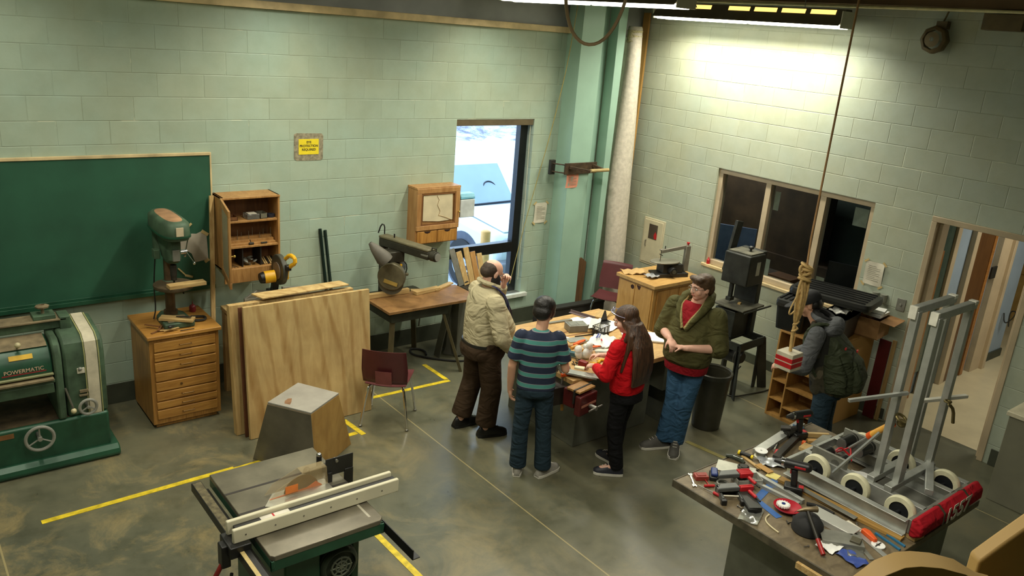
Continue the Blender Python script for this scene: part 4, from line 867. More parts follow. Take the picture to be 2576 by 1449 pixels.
single('paper_bag', g, mat('kraft_bag', (190, 154, 100), .8, 0, .1, 12), 'crumpled brown paper bag on the honey wood cabinet', 'bag', loc=(6.30, -1.13, .887), rz=-.5)
single('plastic_bag', G().sheet([[(x*.035, y*.035, .015+.03*abs(math.sin(x*1.7+y*1.1))) for x in range(-2, 3)] for y in range(-2, 3)], .006), mat('grey_plastic_bag', (170, 172, 174), .3, 0, .15, 20), 'small grey plastic bag between the paper bag and the scroll saw', 'bag', loc=(6.30, -1.36, .887))
# ================= band saw =================
t = thing('band_saw', 'black band saw on a splayed black steel stand by the interior window', 'band saw', (6.28, -2.69, 0), R_(4))
bk = mat('dusty_black', (42, 44, 38), .5, .2, .35, 7)
for sx in (-1, 1):
    for sy in (-1, 1):
        obj('leg', G().prism([(-.05, .60), (.05, .60), (.03, 0), (-.03, 0)], -.006, .006, 'xz', TR(sx*.22, sy*.20, 0) @ RY(0)).bar((sx*.22, sy*.2, .60), (sx*.29, sy*.27, 0), .10, .014, (sx, -sy, 0)), bk, t)
obj('stand_top', G().box(-.25, .25, -.23, -.215, .53, .62).box(-.25, .25, .215, .23, .53, .62).box(-.25, -.235, -.23, .23, .53, .62).box(.235, .25, -.23, .23, .53, .62).box(-.24, .24, -.05, .22, .6, .612), bk, t, .002)
obj('lower_body', G().box(-.18, .12, -.06, .20, .62, .93), bk, t, .012)
obj('saw_table', G().box(-.23, .19, -.18, .20, .965, .985), mat('dusty_dark_table', (92, 90, 76), .6, .2, .35, 10), t, .004)
obj('table_trunnion', G().box(-.12, .1, -.1, .12, .92, .966), bk, t)
obj('fence_bar', G().box(-.25, .28, -.215, -.20, .96, .975), bk, t)
obj('spine', G().box(.12, .20, -.10, .18, .62, 1.58), bk, t, .006)
up = obj('upper_body', G().box(-.16, .14, -.12, .20, 1.22, 1.56), bk, t, .012)
obj('upper_window', G().box(-.01, .06, -.1225, -.12, 1.33, 1.48), mat('pale_sticker', (186, 184, 166), .5), up)
obj('top_plate', G().box(-.12, .12, -.10, .18, 1.56, 1.575), mat('dusty_dark_table', (92, 90, 76)), up, .003)
obj('top_knob', G().cyl((.02, 0, 1.575), (.02, 0, 1.60), .012).sph((.02, 0, 1.615), (.03, .03, .02)), blackp, up)
obj('blade_guide', G().box(-.13, -.09, .06, .10, 1.04, 1.24).box(-.15, -.07, .05, .11, 1.02, 1.06), bk, t, .003)
obj('belt_guard', G().bar((-.02, .24, 1.30), (.10, .24, 1.85), .12, .035, (0, 1, 0)), bk, t, .004)
obj('blade', G().box(-.113, -.107, .079, .081, .98, 1.04), steel, t)
obj('motor', G().cyl((-.05, -.14, .40), (-.05, .12, .40), .085).cyl((-.05, -.17, .40), (-.05, -.14, .40), .06), blackp, t, .006)
obj('motor_band', G().torus((-.05, -.10, .40), .086, .005, (math.pi/2, 0, 0)), steel, t)
single('push_block', G().box(-.03, .03, -.015, .015, 0, .015), pine, 'small pale block on the band saw table', 'block', loc=(6.24, -2.70, .986), rz=.4)
single('saw_cable', G().tube([(6.25, -2.85, .30), (6.05, -2.75, .015), (6.02, -2.95, .012), (6.3, -3.0, .012), (6.62, -3.05, .012), (6.9, -2.95, .02), (7.03, -2.9, .4)], .008, 6, smooth=2), iron, 'black cord looped on the floor under the band saw', 'cord')
t = thing('trash_can', 'tall dark plastic trash can behind the man in the olive hoodie', 'trash can', (5.24, -3.22, 0))
obj('can', G().lathe([(.13, 0), (.14, .01), (.175, .58), (.185, .58), (.185, .60), (.168, .60), (.16, .5), (.13, .02), (0.001, .02)]), mat('olive_black_plastic', (52, 50, 38), .4, 0, .15), t)
obj('liner', G().lathe([(.187, .56), (.19, .60), (.18, .61), (.165, .57)]), mat('liner_grey', (60, 60, 52), .35), t)

# ================= cubby cabinet, totes, boxes by the doorway =================
t = thing('cubby_cabinet', 'open wooden cubby shelf with a plain tan side, standing before the right wall', 'shelf', (6.05, -3.90, 0))
cu = wood('cubby_wood', (186, 142, 78), (150, 108, 52), .5, (8, 8, 1))
obj('side_panel', G().box(0, .92, 0, .02, 0, .93), plytan, t, .003); obj('side_panel', G().box(0, .92, .52, .54, 0, .93), cu, t, .003)
obj('back_panel', G().box(.30, .32, .02, .52, .02, .93), cabw, t); obj('top', G().box(0, .92, 0, .54, .93, .95), cu, t, .003)
obj('bottom', G().box(0, .92, .02, .52, 0, .03), cu, t); obj('divider', G().box(0, .3, .355, .37, .03, .93), cu, t)
for z in (.19, .40, .61): obj('shelf', G().box(.002, .3, .37, .52, z, z+.016), cu, t)
for z in (.14, .36, .57): obj('shelf', G().box(.002, .3, .02, .355, z, z+.016), cu, t)
lidm = mat('tote_black', (26, 27, 26), .38, 0, .2, 10)
def tote(lab, x, y, z, L, W, H, rz, lid=True, m=lidm):
    t = thing('plastic_tote', lab, 'tote', (x, y, z), rz, 'black plastic totes')
    g = G().loft([((0, 0, 0), L/2*.9*1.2, W/2*.9*1.2, 0), ((0, 0, H), L/2*1.2, W/2*1.2, 0)], 24, 8) if 0 else G().loft([((0, 0, 0), L*.44, W*.44), ((0, 0, H), L*.5, W*.5)], 32, 9)
    obj('tub', g, m, t, ang=30)
    obj('rim', G().loft([((0, 0, H-.03), L*.515, W*.515), ((0, 0, H), L*.515, W*.515)], 32, 9), m, t)
    if lid:
        l = obj('lid', G().loft([((0, 0, H+.001), L*.52, W*.52), ((0, 0, H+.035), L*.51, W*.51), ((0, 0, H+.04), L*.46, W*.46)], 32, 9), m, t)
        g = G()
        for k in range(6): g.box(-L*.44, L*.44, -W*.4+k*W*.16-.008, -W*.4+k*W*.16+.008, H+.04, H+.052)
        obj('lid_ribs', g, m, l)
    return t
tote('black lidded tote at the left of the totes, beyond the person with the backpack', 6.42, -3.10, .0, .62, .40, 1.02, 0) if 0 else None
tote('black lidded tote on the cubby shelf, left of the capped person', 6.33, -3.37, .951, .60, .32, .28, R_(12))
tote('black lidded tote with a ribbed lid against the right wall, topmost behind the backpack', 6.56, -3.60, 1.29, .80, .50, .03, R_(-78))
t2 = tote('open black tote holding a white bag, right behind the backpack', 6.46, -3.74, .951, .46, .28, .24, R_(10), False)
single('white_bag', G().sheet([[(x*.05, y*.04, .03+.03*abs(math.sin(x*2.1+y))) for x in range(-3, 4)] for y in range(-2, 3)], .01), mat('crinkled_white', (222, 222, 214), .35, 0, .1, 30), 'crinkled white bag lying in the open black tote', 'bag', loc=(6.44, -3.76, 1.195), rz=R_(10))
t = thing('cardboard_box', 'open cardboard box with papers at the right end of the cubby shelf', 'box', (6.86, -4.02, .952), R_(8))
obj('carton', G().box(-.16, .16, -.005, .005, 0, .2).box(-.16, .16, .24, .25, 0, .2).box(-.16, -.15, 0, .25, 0, .2).box(.15, .16, 0, .25, 0, .2).box(-.16, .16, 0, .25, 0, .01), cardb, t)
obj('flap', G().bar((-.15, .25, .2), (-.15, .30, .34), .005, .001).sheet([[(x, .25, .2), (x, .30, .35)] for x in (-.16, .16)], .004), cardb, t)
obj('flap', G().sheet([[(x, 0, .2), (x, -.14, .19)] for x in (-.16, .16)], .004), cardb, t)
single('paper_stack', G().rb((0, 0, .02), (.24, .18, .03), (0, 0, 0)).rb((.01, .01, .045), (.22, .17, .01), (0, 0, .2)), paperw, 'stack of white papers lying on the cardboard box', 'papers', loc=(6.88, -3.90, 1.155), rz=.1)
single('maroon_board', G().box(-.008, .008, -.06, .06, 0, .88), mat('dark_maroon_board', (92, 22, 24), .45, 0, .08), 'narrow dark maroon board leaning beside the cubby shelf', 'board', loc=(7.0, -4.0, .002), rot=(0, .02, 0)).modifiers
single('board_backing', G().box(-.01, .008, -.02, .02, 0, .9), pinev, 'pale edge strip standing right of the maroon board', 'board', loc=(7.02, -4.085, .002), rot=(0, .02, 0))

# ================= hanging pendant box on its rope =================
ropem = mat('tan_rope', (190, 158, 100), .75, 0, .15, 40)
t = thing('pendant_box', 'red and white wooden pendant box hanging from a knotted tan rope', 'pendant', (4.62, -4.345, 1.20))
obj('block', G().box(-.075, .075, -.075, .075, 0, .15), mat('pendant_white', (196, 188, 164), .5, 0, .12), t, .005)
obj('red_band', G().box(-.077, .077, -.077, .077, .03, .115), red, t, .003); obj('tape_line', G().box(-.0785, .0785, -.0785, .0785, .07, .078), mat('pendant_white', (196, 188, 164)), t)
g = G().tube([(0, 0, .15), (0, .01, .28), (-.01, .0, .42), (.01, .01, .55)], .014, 8, smooth=1)
obj('rope_tail', g, ropem, t)
g = G()
random.seed(3)
for k in range(6):
    w = .03+.02*random.random(); h0 = .34+.03*random.random(); h1 = .74+.12*random.random(); ox = (k-2.5)*.014; a = k*.9
    g.tube([(ox+w*math.cos(a)*.6, w*math.sin(a)*.6, h1), (ox-w*math.cos(a)*.6, -w*math.sin(a)*.6, h1-.04), (ox-w*.8*math.cos(a), -w*math.sin(a), (h0+h1)/2), (ox*.4, 0, h0), (ox+w*.8*math.cos(a), w*math.sin(a), (h0+h1)/2)], .010, 7, True, 2)
obj('rope_loops', g, ropem, t)
g = G()
for k in range(5): g.torus((0, 0, .76+.028*k), .045-.003*(k % 2), .012, (.35*math.sin(k*2.1), .35*math.cos(k*1.7), 0), 16, 6)
g.torus((.03, 0, .80), .04, .011, (1.3, .4, 0), 16, 6).torus((-.03, .01, .84), .035, .011, (1.2, -.6, 0), 16, 6)
obj('knot', g, ropem, t)
obj('wrap', G().tube([(.02*math.cos(k*1.3), .02*math.sin(k*1.3), .30+.012*k) for k in range(14)], .009, 6), ropem, t)
obj('side_loop', G().tube([(0, 0, .70), (-.07, 0, .62), (-.12, .01, .50), (-.09, .01, .47), (-.03, 0, .52)], .007, 6, smooth=2), ropem, t)
obj('hanging_rope', G().tube([(0, 0, .85), (-.02, 0, 1.1), (0, 0, 4.18)], .008, 6), mat('thin_rope', (170, 130, 84), .7), t)
# ================= outside the back window =================
struct('ground_outside', G().box(-6, 30, .21, 45, -.4, -.17), mat('wet_snowy_ground', (206, 214, 226), .6, 0, .12, 1.2))
g = G(); random.seed(11)
rows = []
for j in range(16):
    y = 15+j*1.2; rows.append([(4+i*1.0+random.uniform(-.2, .2), y, max(-.2, -.3+j*.34+random.uniform(-.25, .3))) for i in range(34)])
g.sheet(rows, .1)
hm, tt, bb = nt('rocky_snow_bank'); n_ = noise(tt, coords(tt), 1.6, 8, .75)
tt.links.new(ramp(tt, n_, [(.42, lin((122, 124, 140))), (.52, lin((196, 200, 214))), (.6, lin((238, 240, 246)))]), bb.inputs['Base Color']); bump(tt, bb, n_, 1, .2)
o = struct('bank_outside', g, hm)
t = thing('bollard', 'tan yellow round bollard standing outside the back window', 'bollard', (5.40, .86, -.17))
obj('post', G().cyl((0, 0, 0), (0, 0, 1.18), .068, n=24), mat('bollard_tan', (232, 178, 104), .5, 0, .1), t); obj('cap', G().sph((0, 0, 1.18), (.068, .068, .03)), mat('bollard_tan', (232, 178, 104)), t)
carw = mat('car_white', (222, 232, 240), .25, 0, 0); cg = mat('car_glass', (150, 172, 186), .08, 0, .05, 2); cd_ = mat('car_dark', (40, 44, 54), .4)
t = thing('car', 'white off-road car parked nose-in outside the back window', 'car', (0, 0, -.17))
body = [(1.22, .42), (1.18, .80), (1.26, .98), (2.5, 1.08), (2.62, 1.10), (5.6, 1.10), (5.65, .42)]
obj('body', G().prism(body, 5.88, 7.42, 'yz'), carw, t, .09)
obj('hood_panel', G().prism([(1.32, .99), (2.5, 1.095), (2.5, 1.11), (1.34, 1.01)], 6.08, 7.22, 'yz'), carw, t, .03)
obj('cabin', G().prism([(2.62, 1.08), (3.15, 1.62), (3.4, 1.69), (5.3, 1.69), (5.55, 1.08)], 5.98, 7.32, 'yz'), carw, t, .06)
obj('windshield', G().prism([(2.585, 1.085), (3.14, 1.64), (3.12, 1.65), (2.56, 1.09)], 6.04, 7.26, 'yz'), cg, t)
obj('side_window', G().prism([(2.85, 1.14), (3.2, 1.56), (4.1, 1.58), (4.1, 1.14)], 5.955, 5.99, 'yz'), cg, t)
obj('wiper', G().bar((6.1, 2.55, 1.11), (7.2, 2.545, 1.13), .03, .03), cd_, t)
obj('steering_wheel', G().torus((6.9, 2.80, 1.30), .13, .012, (1.0, 0, 0)), cd_, t)
obj('wheel_arch', G().cyl((5.872, 2.02, .40), (5.95, 2.02, .40), .46, n=36), mat('arch_dark', (74, 80, 92), .6), t)
w = obj('wheel', G().lathe([(.20, 0), (.34, .0), (.37, .03), (.37, .2), (.2, .2)], ring=True, n=36, M=TR(6.05, 2.02, .37) @ RY(-90)), rubber, t)
g = G().lathe([(.02, .0), (.21, .0), (.225, .02), (.235, .03), (.235, .0), (.2, -.06), (.02, -.06)], n=36, M=TR(5.87, 2.02, .37) @ RY(-90))
rm = obj('rim', g, mat('rim_silver', (196, 204, 216), .3, .3), w)
for k in range(5):
    a = R_(90+72*k+36); obj('rim_slot', G().cyl((5.846, 2.02+.145*math.cos(a), .37+.145*math.sin(a)), (5.85, 2.02+.145*math.cos(a), .37+.145*math.sin(a)), .036, n=12), cd_, rm)
    a = R_(90+72*k); obj('lug', G().cyl((5.846, 2.02+.065*math.cos(a), .37+.065*math.sin(a)), (5.85, 2.02+.065*math.cos(a), .37+.065*math.sin(a)), .014, n=8), cd_, rm)
obj('headlight', G().sph((6.12, 1.22, .84), (.17, .07, .10)).sph((7.18, 1.22, .84), (.17, .07, .10)), mat('headlight', (150, 160, 170), .1), t)
obj('grille', G().box(6.35, 6.95, 1.17, 1.2, .66, .92), cd_, t); obj('bumper', G().box(5.86, 7.44, 1.02, 1.25, .38, .62), mat('bumper_grey', (120, 124, 132), .4), t, .04)
w2_ = obj('wheel', G().lathe([(.20, 0), (.34, .0), (.37, .03), (.37, .2), (.2, .2)], n=30, M=TR(7.45, 2.02, .37) @ RY(-90)), rubber, t)
for xx in (6.05, 7.45): obj('wheel', G().lathe([(.20, 0), (.34, .0), (.37, .03), (.37, .2), (.2, .2)], n=30, M=TR(xx, 4.7, .37) @ RY(-90)), rubber, t)
# ================= centre workbench =================
osb = wood('plywood_bench_top', (204, 168, 108), (172, 130, 74), .55, (3, 12, 3), 2)
t = thing('workbench', 'large plywood-topped workbench on grey steel cabinets in the middle of the group', 'workbench', (3.42, -3.11, 0))
obj('bench_top', G().box(0, 1.55, 0, 1.29, .80, .845), osb, t, .004)
obj('cabinet', G().box(.32, 1.30, .24, 1.22, .0, .80), greyc, t, .006); obj('cabinet', G().box(1.302, 1.5, .08, 1.2, .42, .80), greyc, t, .006); obj('leg_panel', G().box(1.46, 1.5, .08, 1.2, 0, .418), greyc, t, .003)
g = G()
for k, (x, y, L, a) in enumerate([(.6, .9, .5, .1), (.9, .8, .6, -.1), (.5, .6, .4, .3), (1.2, .95, .4, .1), (1.3, .5, .4, -.2), (1.0, .3, .5, .2)]):
    g.rb((x, y, .8453), (L, .02, .0008), (0, 0, a))
obj('dark_stains', g, mat('bench_stain', (120, 78, 44), .6), t)
BZ = .846
t = thing('bench_vise', 'dark red bench vise bolted at the near left corner of the workbench', 'vise', (3.42, -3.225, .70), R_(10))
obj('vise_body', G().box(-.10, .10, .0, .12, -.04, .12).box(-.12, .12, -.085, -.02, -.08, .10), mat('dark_vise_red', (84, 24, 22), .45, .2, .2), t, .012)
obj('jaw_top', G().box(-.11, .11, -.06, .08, .12, .14), cabw, t, .004)
obj('steel_jaw', G().box(-.12, .12, -.015, .0, .02, .145), iron, t); obj('screw', G().cyl((0, -.1, .0), (0, -.17, .0), .02).cyl((-.09, -.16, .0), (.09, -.16, .0), .008), steel, t)
obj('cream_stripe', G().box(-.10, .10, -.089, -.085, .0, .02), mat('vise_stripe', (170, 110, 90), .5), t)
single('drawer_box', G().box(-.16, .16, -.06, .10, -.10, .06).box(-.165, .165, -.065, -.06, -.08, .05), mat('dark_tool_tray', (40, 32, 26), .5, 0, .2), 'dark tool tray fixed under the left end of the workbench', 'tray', loc=(3.36, -2.90, .72), rz=1.45)
def put(name, g, m, lab, cat, x, y, rz=0, z=BZ, group=None, bev=0): return single(name, g, m, lab, cat, group, loc=(x, y, z+.0008), rz=rz, bev=bev)
put('steel_bar', G().box(-.22, .22, -.018, .018, 0, .012), alud, 'long grey steel bar at the far left of the workbench', 'bar', 4.36, -1.96, -.1)
put('grey_sheet', G().prism([(-.14, -.07), (.10, -.09), (.15, .05), (-.06, .09)], 0, .003), mat('grey_sheet', (140, 142, 134), .4, .2), 'flat grey sheet on the far side of the workbench', 'sheet', 4.48, -2.10, .1, BZ+.001)
put('angle_bar', G().box(-.15, .15, -.02, .02, 0, .005).box(-.15, .15, .016, .02, .005, .03), mat('purple_grey_metal', (120, 106, 108), .4, .3), 'dark angle iron slanting across the far side of the bench', 'bar', 4.62, -1.92, -1.3, BZ)
for k in range(3): put('wood_sheet', G().box(-.13, .13, -.06, .06, 0, .007), pine, ['thin pale wood sheet, lowest of the far stack', 'thin pale wood sheet in the middle of the far stack', 'thin pale wood sheet, topmost of the far stack'][k], 'board', 4.83, -2.02+.0*k, .25+.12*k, BZ+.0085*k, 'thin wood sheets on the workbench')
t = thing('steel_block', 'grey metal box with two raised squares, on the middle of the workbench', 'box', (4.28, -2.20, BZ+.001), -.35)
obj('block_body', G().box(-.10, .10, -.07, .07, 0, .07), alud, t, .004); obj('raised_pads', G().box(-.08, -.01, -.05, .05, .07, .074).box(.01, .08, -.05, .05, .07, .074), alud, t, .002)
def sheetg(w, h, amp=.006, n=6, seed=1):
    random.seed(seed); ph = random.random()*6
    return G().sheet([[(w*(i/n-.5), h*(j/n-.5), .004+amp*(1+math.sin(i*1.9+ph)*math.cos(j*1.3+ph))) for i in range(n+1)] for j in range(n+1)], .0015)
put('paper_sheet', sheetg(.36, .26, .010), paperw, 'large white drawing sheet under the small black stand on the workbench', 'paper', 4.62, -2.26, .3)
put('paper_sheet', sheetg(.24, .2, .012, 6, 3), paperw, 'crumpled white sheet beside the grey metal box', 'paper', 4.44, -2.14, -.5, BZ+.03)
put('paper_sheet', sheetg(.3, .1, .006, 6, 4), paper, 'grey folded strip of paper left of the drawing sheets', 'paper', 4.46, -2.28, .7, BZ+.055)
t = thing('angle_stand', 'small black triangular stand upright on the white drawing sheet', 'stand', (4.66, -2.21, BZ+.03), -.2)
obj('foot', G().prism([(-.06, -.03), (.06, -.04), (.05, .05), (-.04, .04)], 0, .01), blackp, t); obj('arm', G().prism([(-.04, .01), (.04, .01), (.005, .12), (-.005, .12)], -.006, .006, 'xz'), blackp, t)
put('white_card', G().box(-.085, .085, -.06, .06, 0, .001), paperw, 'bright white card beside the striped boy', 'card', 3.98, -2.31, .35)
put('grey_plate', G().box(-.10, .10, -.055, .055, 0, .006), alu, 'small grey metal plate next to the bright white card', 'plate', 4.10, -2.41, -.25)
t = thing('wire_basket', 'black wire basket in the middle of the workbench', 'basket', (4.41, -2.42, BZ+.001), .2)
g = G()
for x in range(-4, 5): g.cyl((x*.018, -.05, 0), (x*.018, -.05, .10), .003, n=5).cyl((x*.018, .05, 0), (x*.018, .05, .10), .003, n=5)
for y in range(-3, 4): g.cyl((-.072, y*.016, 0), (-.072, y*.016, .10), .003, n=5).cyl((.072, y*.016, 0), (.072, y*.016, .10), .003, n=5)
obj('wires', g, blackp, t); obj('base_tray', G().box(-.075, .075, -.053, .053, 0, .006), blackp, t)
obj('top_rim', G().tube([(-.075, -.053, .10), (.075, -.053, .10), (.075, .053, .10), (-.075, .053, .10)], .004, 5, True), blackp, t)
def spring_clamp(lab, x, y, rz, z=BZ, grp='orange clamps on the workbench'):
    t = thing('bar_clamp', lab, 'clamp', (x, y, z+.012), rz, grp)
    obj('jaw', G().prism([(-.09, -.012), (.05, -.012), (.06, .0), (.09, .0), (.09, .02), (.02, .03), (-.09, .012)], -.011, .011), orange, t, .003)
    obj('bar', G().box(-.02, .26, -.02, -.01, -.003, .003), steel, t); obj('handle', G().cyl((-.08, -.03, 0), (-.18, -.035, 0), .014), mat('clamp_handle', (196, 142, 60), .4), t); return t
spring_clamp('orange bar clamp lying farther back behind the clear bag', 4.06, -2.50, .15); spring_clamp('orange bar clamp lying on white papers beside the clear bag', 4.06, -2.67, -.3, BZ+.012)
t = thing('bar_clamp', 'orange bar clamp gripping the workbench edge beside the striped boy', 'clamp', (3.44, -3.0, .0), 0, 'orange clamps on the workbench')
obj('upper_jaw', G().box(-.06, .10, -.012, .012, .848, .876), orange, t, .003); obj('bar', G().box(-.05, -.035, -.008, .008, .60, .88), steel, t)
obj('lower_jaw', G().box(-.06, .06, -.012, .012, .64, .67).box(-.06, -.02, -.014, .014, .60, .66), orange, t, .003); obj('handle', G().cyl((-.02, 0, .62), (-.01, 0, .52), .014), mat('clamp_handle', (196, 142, 60), .4), t)
g = G()
for k in range(7): g.sph((.05*math.cos(k*2.3), .04*math.sin(k*1.9), .03+.018*k), (.06-.004*k, .045-.003*k, .035), (k, k*.7, 0), 8)
cbm = mat('clear_bag_film', (226, 228, 222), .2, 0, .1, 20, .5, alpha=.75)
put('plastic_bag', g, cbm, 'clear crinkled plastic bag standing at the front of the workbench', 'bag', 3.83, -2.80, .3)
t = thing('grocery_bag', 'white plastic shopping bag with blue and red print beside the red hoodie', 'bag', (4.27, -2.58, BZ+.001), .5)
obj('bag_film', G().sheet([[(x*.04, y*.035, .02+.045*math.exp(-.1*(x*x+y*y))+.01*math.sin(2*x+3*y)) for x in range(-4, 5)] for y in range(-3, 4)], .006), mat('white_film', (222, 222, 216), .35), t)
obj('blue_print', G().rb((-.02, .04, .072), (.12, .012, .003), (.0, 0, .1)).rb((-.03, .015, .078), (.10, .008, .003), (0, 0, .1)), mat('print_blue', (50, 60, 140), .5), t); obj('red_print', G().rb((-.08, -.02, .062), (.05, .012, .003), (0, 0, .4)), red, t)
put('paper_sheet', sheetg(.2, .26, .008, 6, 8), paper, 'grey white sheet under the orange clamp', 'paper', 4.10, -2.72, .2)
put('flat_bar', G().box(-.16, .16, -.012, .012, 0, .006), alu, 'narrow aluminium bar between shopping bag and clear bag', 'bar', 4.12, -2.82, -.6, BZ+.022)
t = thing('power_drill', 'teal cordless drill lying by the hand of the striped boy', 'drill', (3.74, -2.66, BZ+.035), .6)
obj('drill_body', G().cyl((-.04, 0, 0), (.05, 0, 0), .033).rb((-.01, -.06, 0), (.05, .09, .04)), mat('teal_plastic', (40, 78, 88), .4), t, .004); obj('chuck', G().cyl((.05, 0, 0), (.09, 0, 0), .02, .012), mat('white_chuck', (210, 208, 196), .4), t)
put('wood_dowel', G().cyl((-.05, 0, .016), (.05, 0, .016), .016), cabw, 'short brown wooden dowel beside the orange clamp', 'dowel', 3.98, -2.78, .9)
for k, (x, y, lab) in enumerate([(3.90, -2.93, 'yellow plastic tool handle nearest the red hoodie'), (3.83, -2.96, 'yellow connector piece in the middle of the workbench front'), (3.96, -2.92, 'yellow tool grip lying deepest on the bench')]):
    put('yellow_tool', G().cyl((-.035, 0, .012), (.035, 0, .012), .012).cyl((.035, 0, .012), (.07, .01, .012), .004), yel, lab, 'tool', x, y, .5+k*1.1, BZ, 'yellow tools at the bench front')
put('yellow_cone', G().cyl((0, 0, 0), (0, 0, .05), .022, .008), mat('bright_yellow', (240, 210, 20), .5), 'small bright yellow cone on the workbench', 'cone', 3.74, -2.93)
put('red_case', G().box(-.025, .025, -.04, .04, 0, .07), mat('case_red', (120, 22, 24), .4), 'small dark red box standing at the workbench front', 'box', 3.68, -2.95, .3, BZ, None, .004)
put('gear_pile', (lambda g: [g.cyl((random.uniform(-.07, .07), random.uniform(-.05, .05), .006+.010*i), (random.uniform(-.07, .07), random.uniform(-.05, .05), .012+.012*i), .03, n=12) for i in range(5)] and g)(G()), alud, 'small heap of grey metal gears beside the striped boy', 'gears', 3.46, -2.90).update_tag()
t = thing('aluminium_channel', 'flat aluminium plate overhanging the bench by the vise', 'plate', (3.54, -3.10, BZ+.022), -.95)
obj('upper_plate', G().box(-.17, .17, -.045, .045, .012, .018), alu, t, .002); obj('lower_plate', G().box(-.18, .13, -.05, .04, 0, .012), alud, t, .002)
put('white_soap', G().box(-.045, .045, -.025, .025, 0, .02), mat('cream_block', (214, 206, 168), .5), 'cream block lying on the aluminium plate', 'block', 3.575, -3.015, -.9, BZ+.042, None, .006)
put('screw_heap', (lambda g: [g.rb((random.uniform(-.05, .05), random.uniform(-.04, .04), .006+.002*i), (.03, .008, .008), (0, 0, random.random()*6)) for i in range(14)] and g)(G()), iron, 'heap of small dark screws under the clear bag', 'screws', 3.70, -2.86)['kind'] = 'stuff'
t = thing('robot_plate', 'white rounded plate with black parts on it, in front of the olive hoodie', 'plate', (4.78, -2.68, BZ+.001), -.75)
obj('plate_sheet', G().prism([(-.22, -.12), (.20, -.13), (.24, -.05), (.22, .12), (-.20, .12), (-.24, .04)], 0, .02), paperw, t, .006)
put('black_sensor', G().box(-.05, .05, -.035, .035, 0, .04).cyl((0, 0, .04), (0, 0, .05), .028), blackp, 'black box-shaped part on the white plate', 'part', 4.72, -2.60, .2, BZ+.022, None, .006)
put('grey_ring', G().torus((0, 0, .012), .05, .01), alud, 'grey metal ring on the white plate', 'ring', 4.66, -2.72, 0, BZ+.022)
put('pliers', G().tube([(-.08, 0, .008), (0, .012, .008), (.09, .03, .008)], .007, 6).tube([(-.08, .005, .008), (0, -.005, .008), (.09, -.02, .008)], .007, 6), blackp, 'black pliers lying beside the white plate', 'pliers', 4.56, -2.82, .2)
for k, (x, y) in enumerate([(4.36, -3.02), (4.42, -2.98), (4.30, -3.05)]): put('metal_bit', G().rb((0, 0, .006), (.03, .012, .01)), alud, ['small metal bit nearest the bench front edge', 'small metal bit farthest from the red hoodie', 'small metal bit closest to the red hoodie'][k], 'part', x, y, k*1.1, BZ, 'small bits between the two hoodies')
put('black_rod', G().cyl((-.10, 0, .005), (.10, 0, .005), .005), iron, 'thin black rod behind the orange clamps', 'rod', 4.24, -2.36, -.2)
put('brush', G().box(-.10, .02, -.008, .008, 0, .01).box(.02, .06, -.015, .015, 0, .012), cabw, 'small wooden brush beside the white card', 'brush', 3.90, -2.46, -.9)
# ================= people =================
skinm = mat('skin', (206, 156, 128), .5, 0, .05, 8); skinp = mat('skin_pale', (218, 170, 148), .5, 0, .05, 8)
hairk = mat('hair_black', (24, 20, 17), .45, 0, .3, 60, .4); hairb = mat('hair_brown', (74, 54, 34), .5, 0, .3, 50, .5); hairl = mat('hair_long_brown', (52, 34, 24), .4, 0, .4, 30, .4)
def cloth(name, rgb, sc=3.2, st=.5, rough=.85):
    if name in MC: return MC[name]
    m, t, b = nt(name); c = lin(rgb); p = coords(t, (1, 1, 1.7))
    f = noise(t, p, sc*2.2, 2, .45, 1.6); f2 = noise(t, p, 90, 2)
    t.links.new(ramp(t, f2, [(.2, tuple(x*.93 for x in c)), (.8, tuple(min(1, x*1.06) for x in c))]), b.inputs['Base Color'])
    b.inputs['Roughness'].default_value = rough; b.inputs['Specular IOR Level'].default_value = .2
    bump(t, b, f, min(1, st*1.2), .05); MC[name] = m; return m
def remesh(o, vox, sm=3):
    r = o.modifiers.new('skin', 'REMESH'); r.mode = 'VOXEL'; r.voxel_size = vox; r.use_smooth_shade = True
    if sm:
        s = o.modifiers.new('soften', 'SMOOTH'); s.factor = .6; s.iterations = sm
    return o
V = Vector
def finger(g, p, d, n, L, r, curl):
    """three bent segments; d direction, n palm normal (curls towards n)"""
    d = d.normalized(); n = n.normalized(); ax = d.cross(n)
    for k, f in enumerate((.45, .31, .24)):
        d = Matrix.Rotation(curl[k], 3, ax) @ d
        q = p+d*L*f; g.cap(p, q, r*(1-.1*k), r*(.92-.1*k), 8); p = q
    return p
def hand(g, w, d, n, side, curl=(.35, .45, .3), s=1.0):
    """w wrist, d towards fingers, n palm normal, side: unit vector towards the thumb side"""
    d = V(d).normalized(); n = V(n); n = (n-d*n.dot(d)).normalized(); sd = V(side); sd = (sd-d*sd.dot(d)-n*sd.dot(n)).normalized()
    w = V(w); M = Matrix(((sd.x, d.x, n.x, 0), (sd.y, d.y, n.y, 0), (sd.z, d.z, n.z, 0), (0, 0, 0, 1)))
    q = bmesh.ops.create_uvsphere(g.bm, u_segments=14, v_segments=10, radius=1)
    bmesh.ops.transform(g.bm, matrix=Matrix.Translation(w+d*.05*s) @ M @ Matrix.Diagonal((.041*s, .057*s, .017*s, 1)), verts=q['verts'])
    g.cap(w-d*.02, w+d*.03*s, .025*s, .024*s)
    for k, L in enumerate((.074, .083, .077, .06)):
        base = w+d*(.090-.004*abs(k-1.2))*s+sd*(.0300-.0205*k)*s
        finger(g, base-d*.012, d+sd*(.10-.07*k), n, L*s, .0088*s, [c*(1+.06*k) for c in curl])
    tb = w+d*.025*s+sd*.028*s+n*.004
    finger(g, tb, (sd*.75+d*.75+n*.3), n-sd*.6, .068*s, .0105*s, (.1, .25, .25))
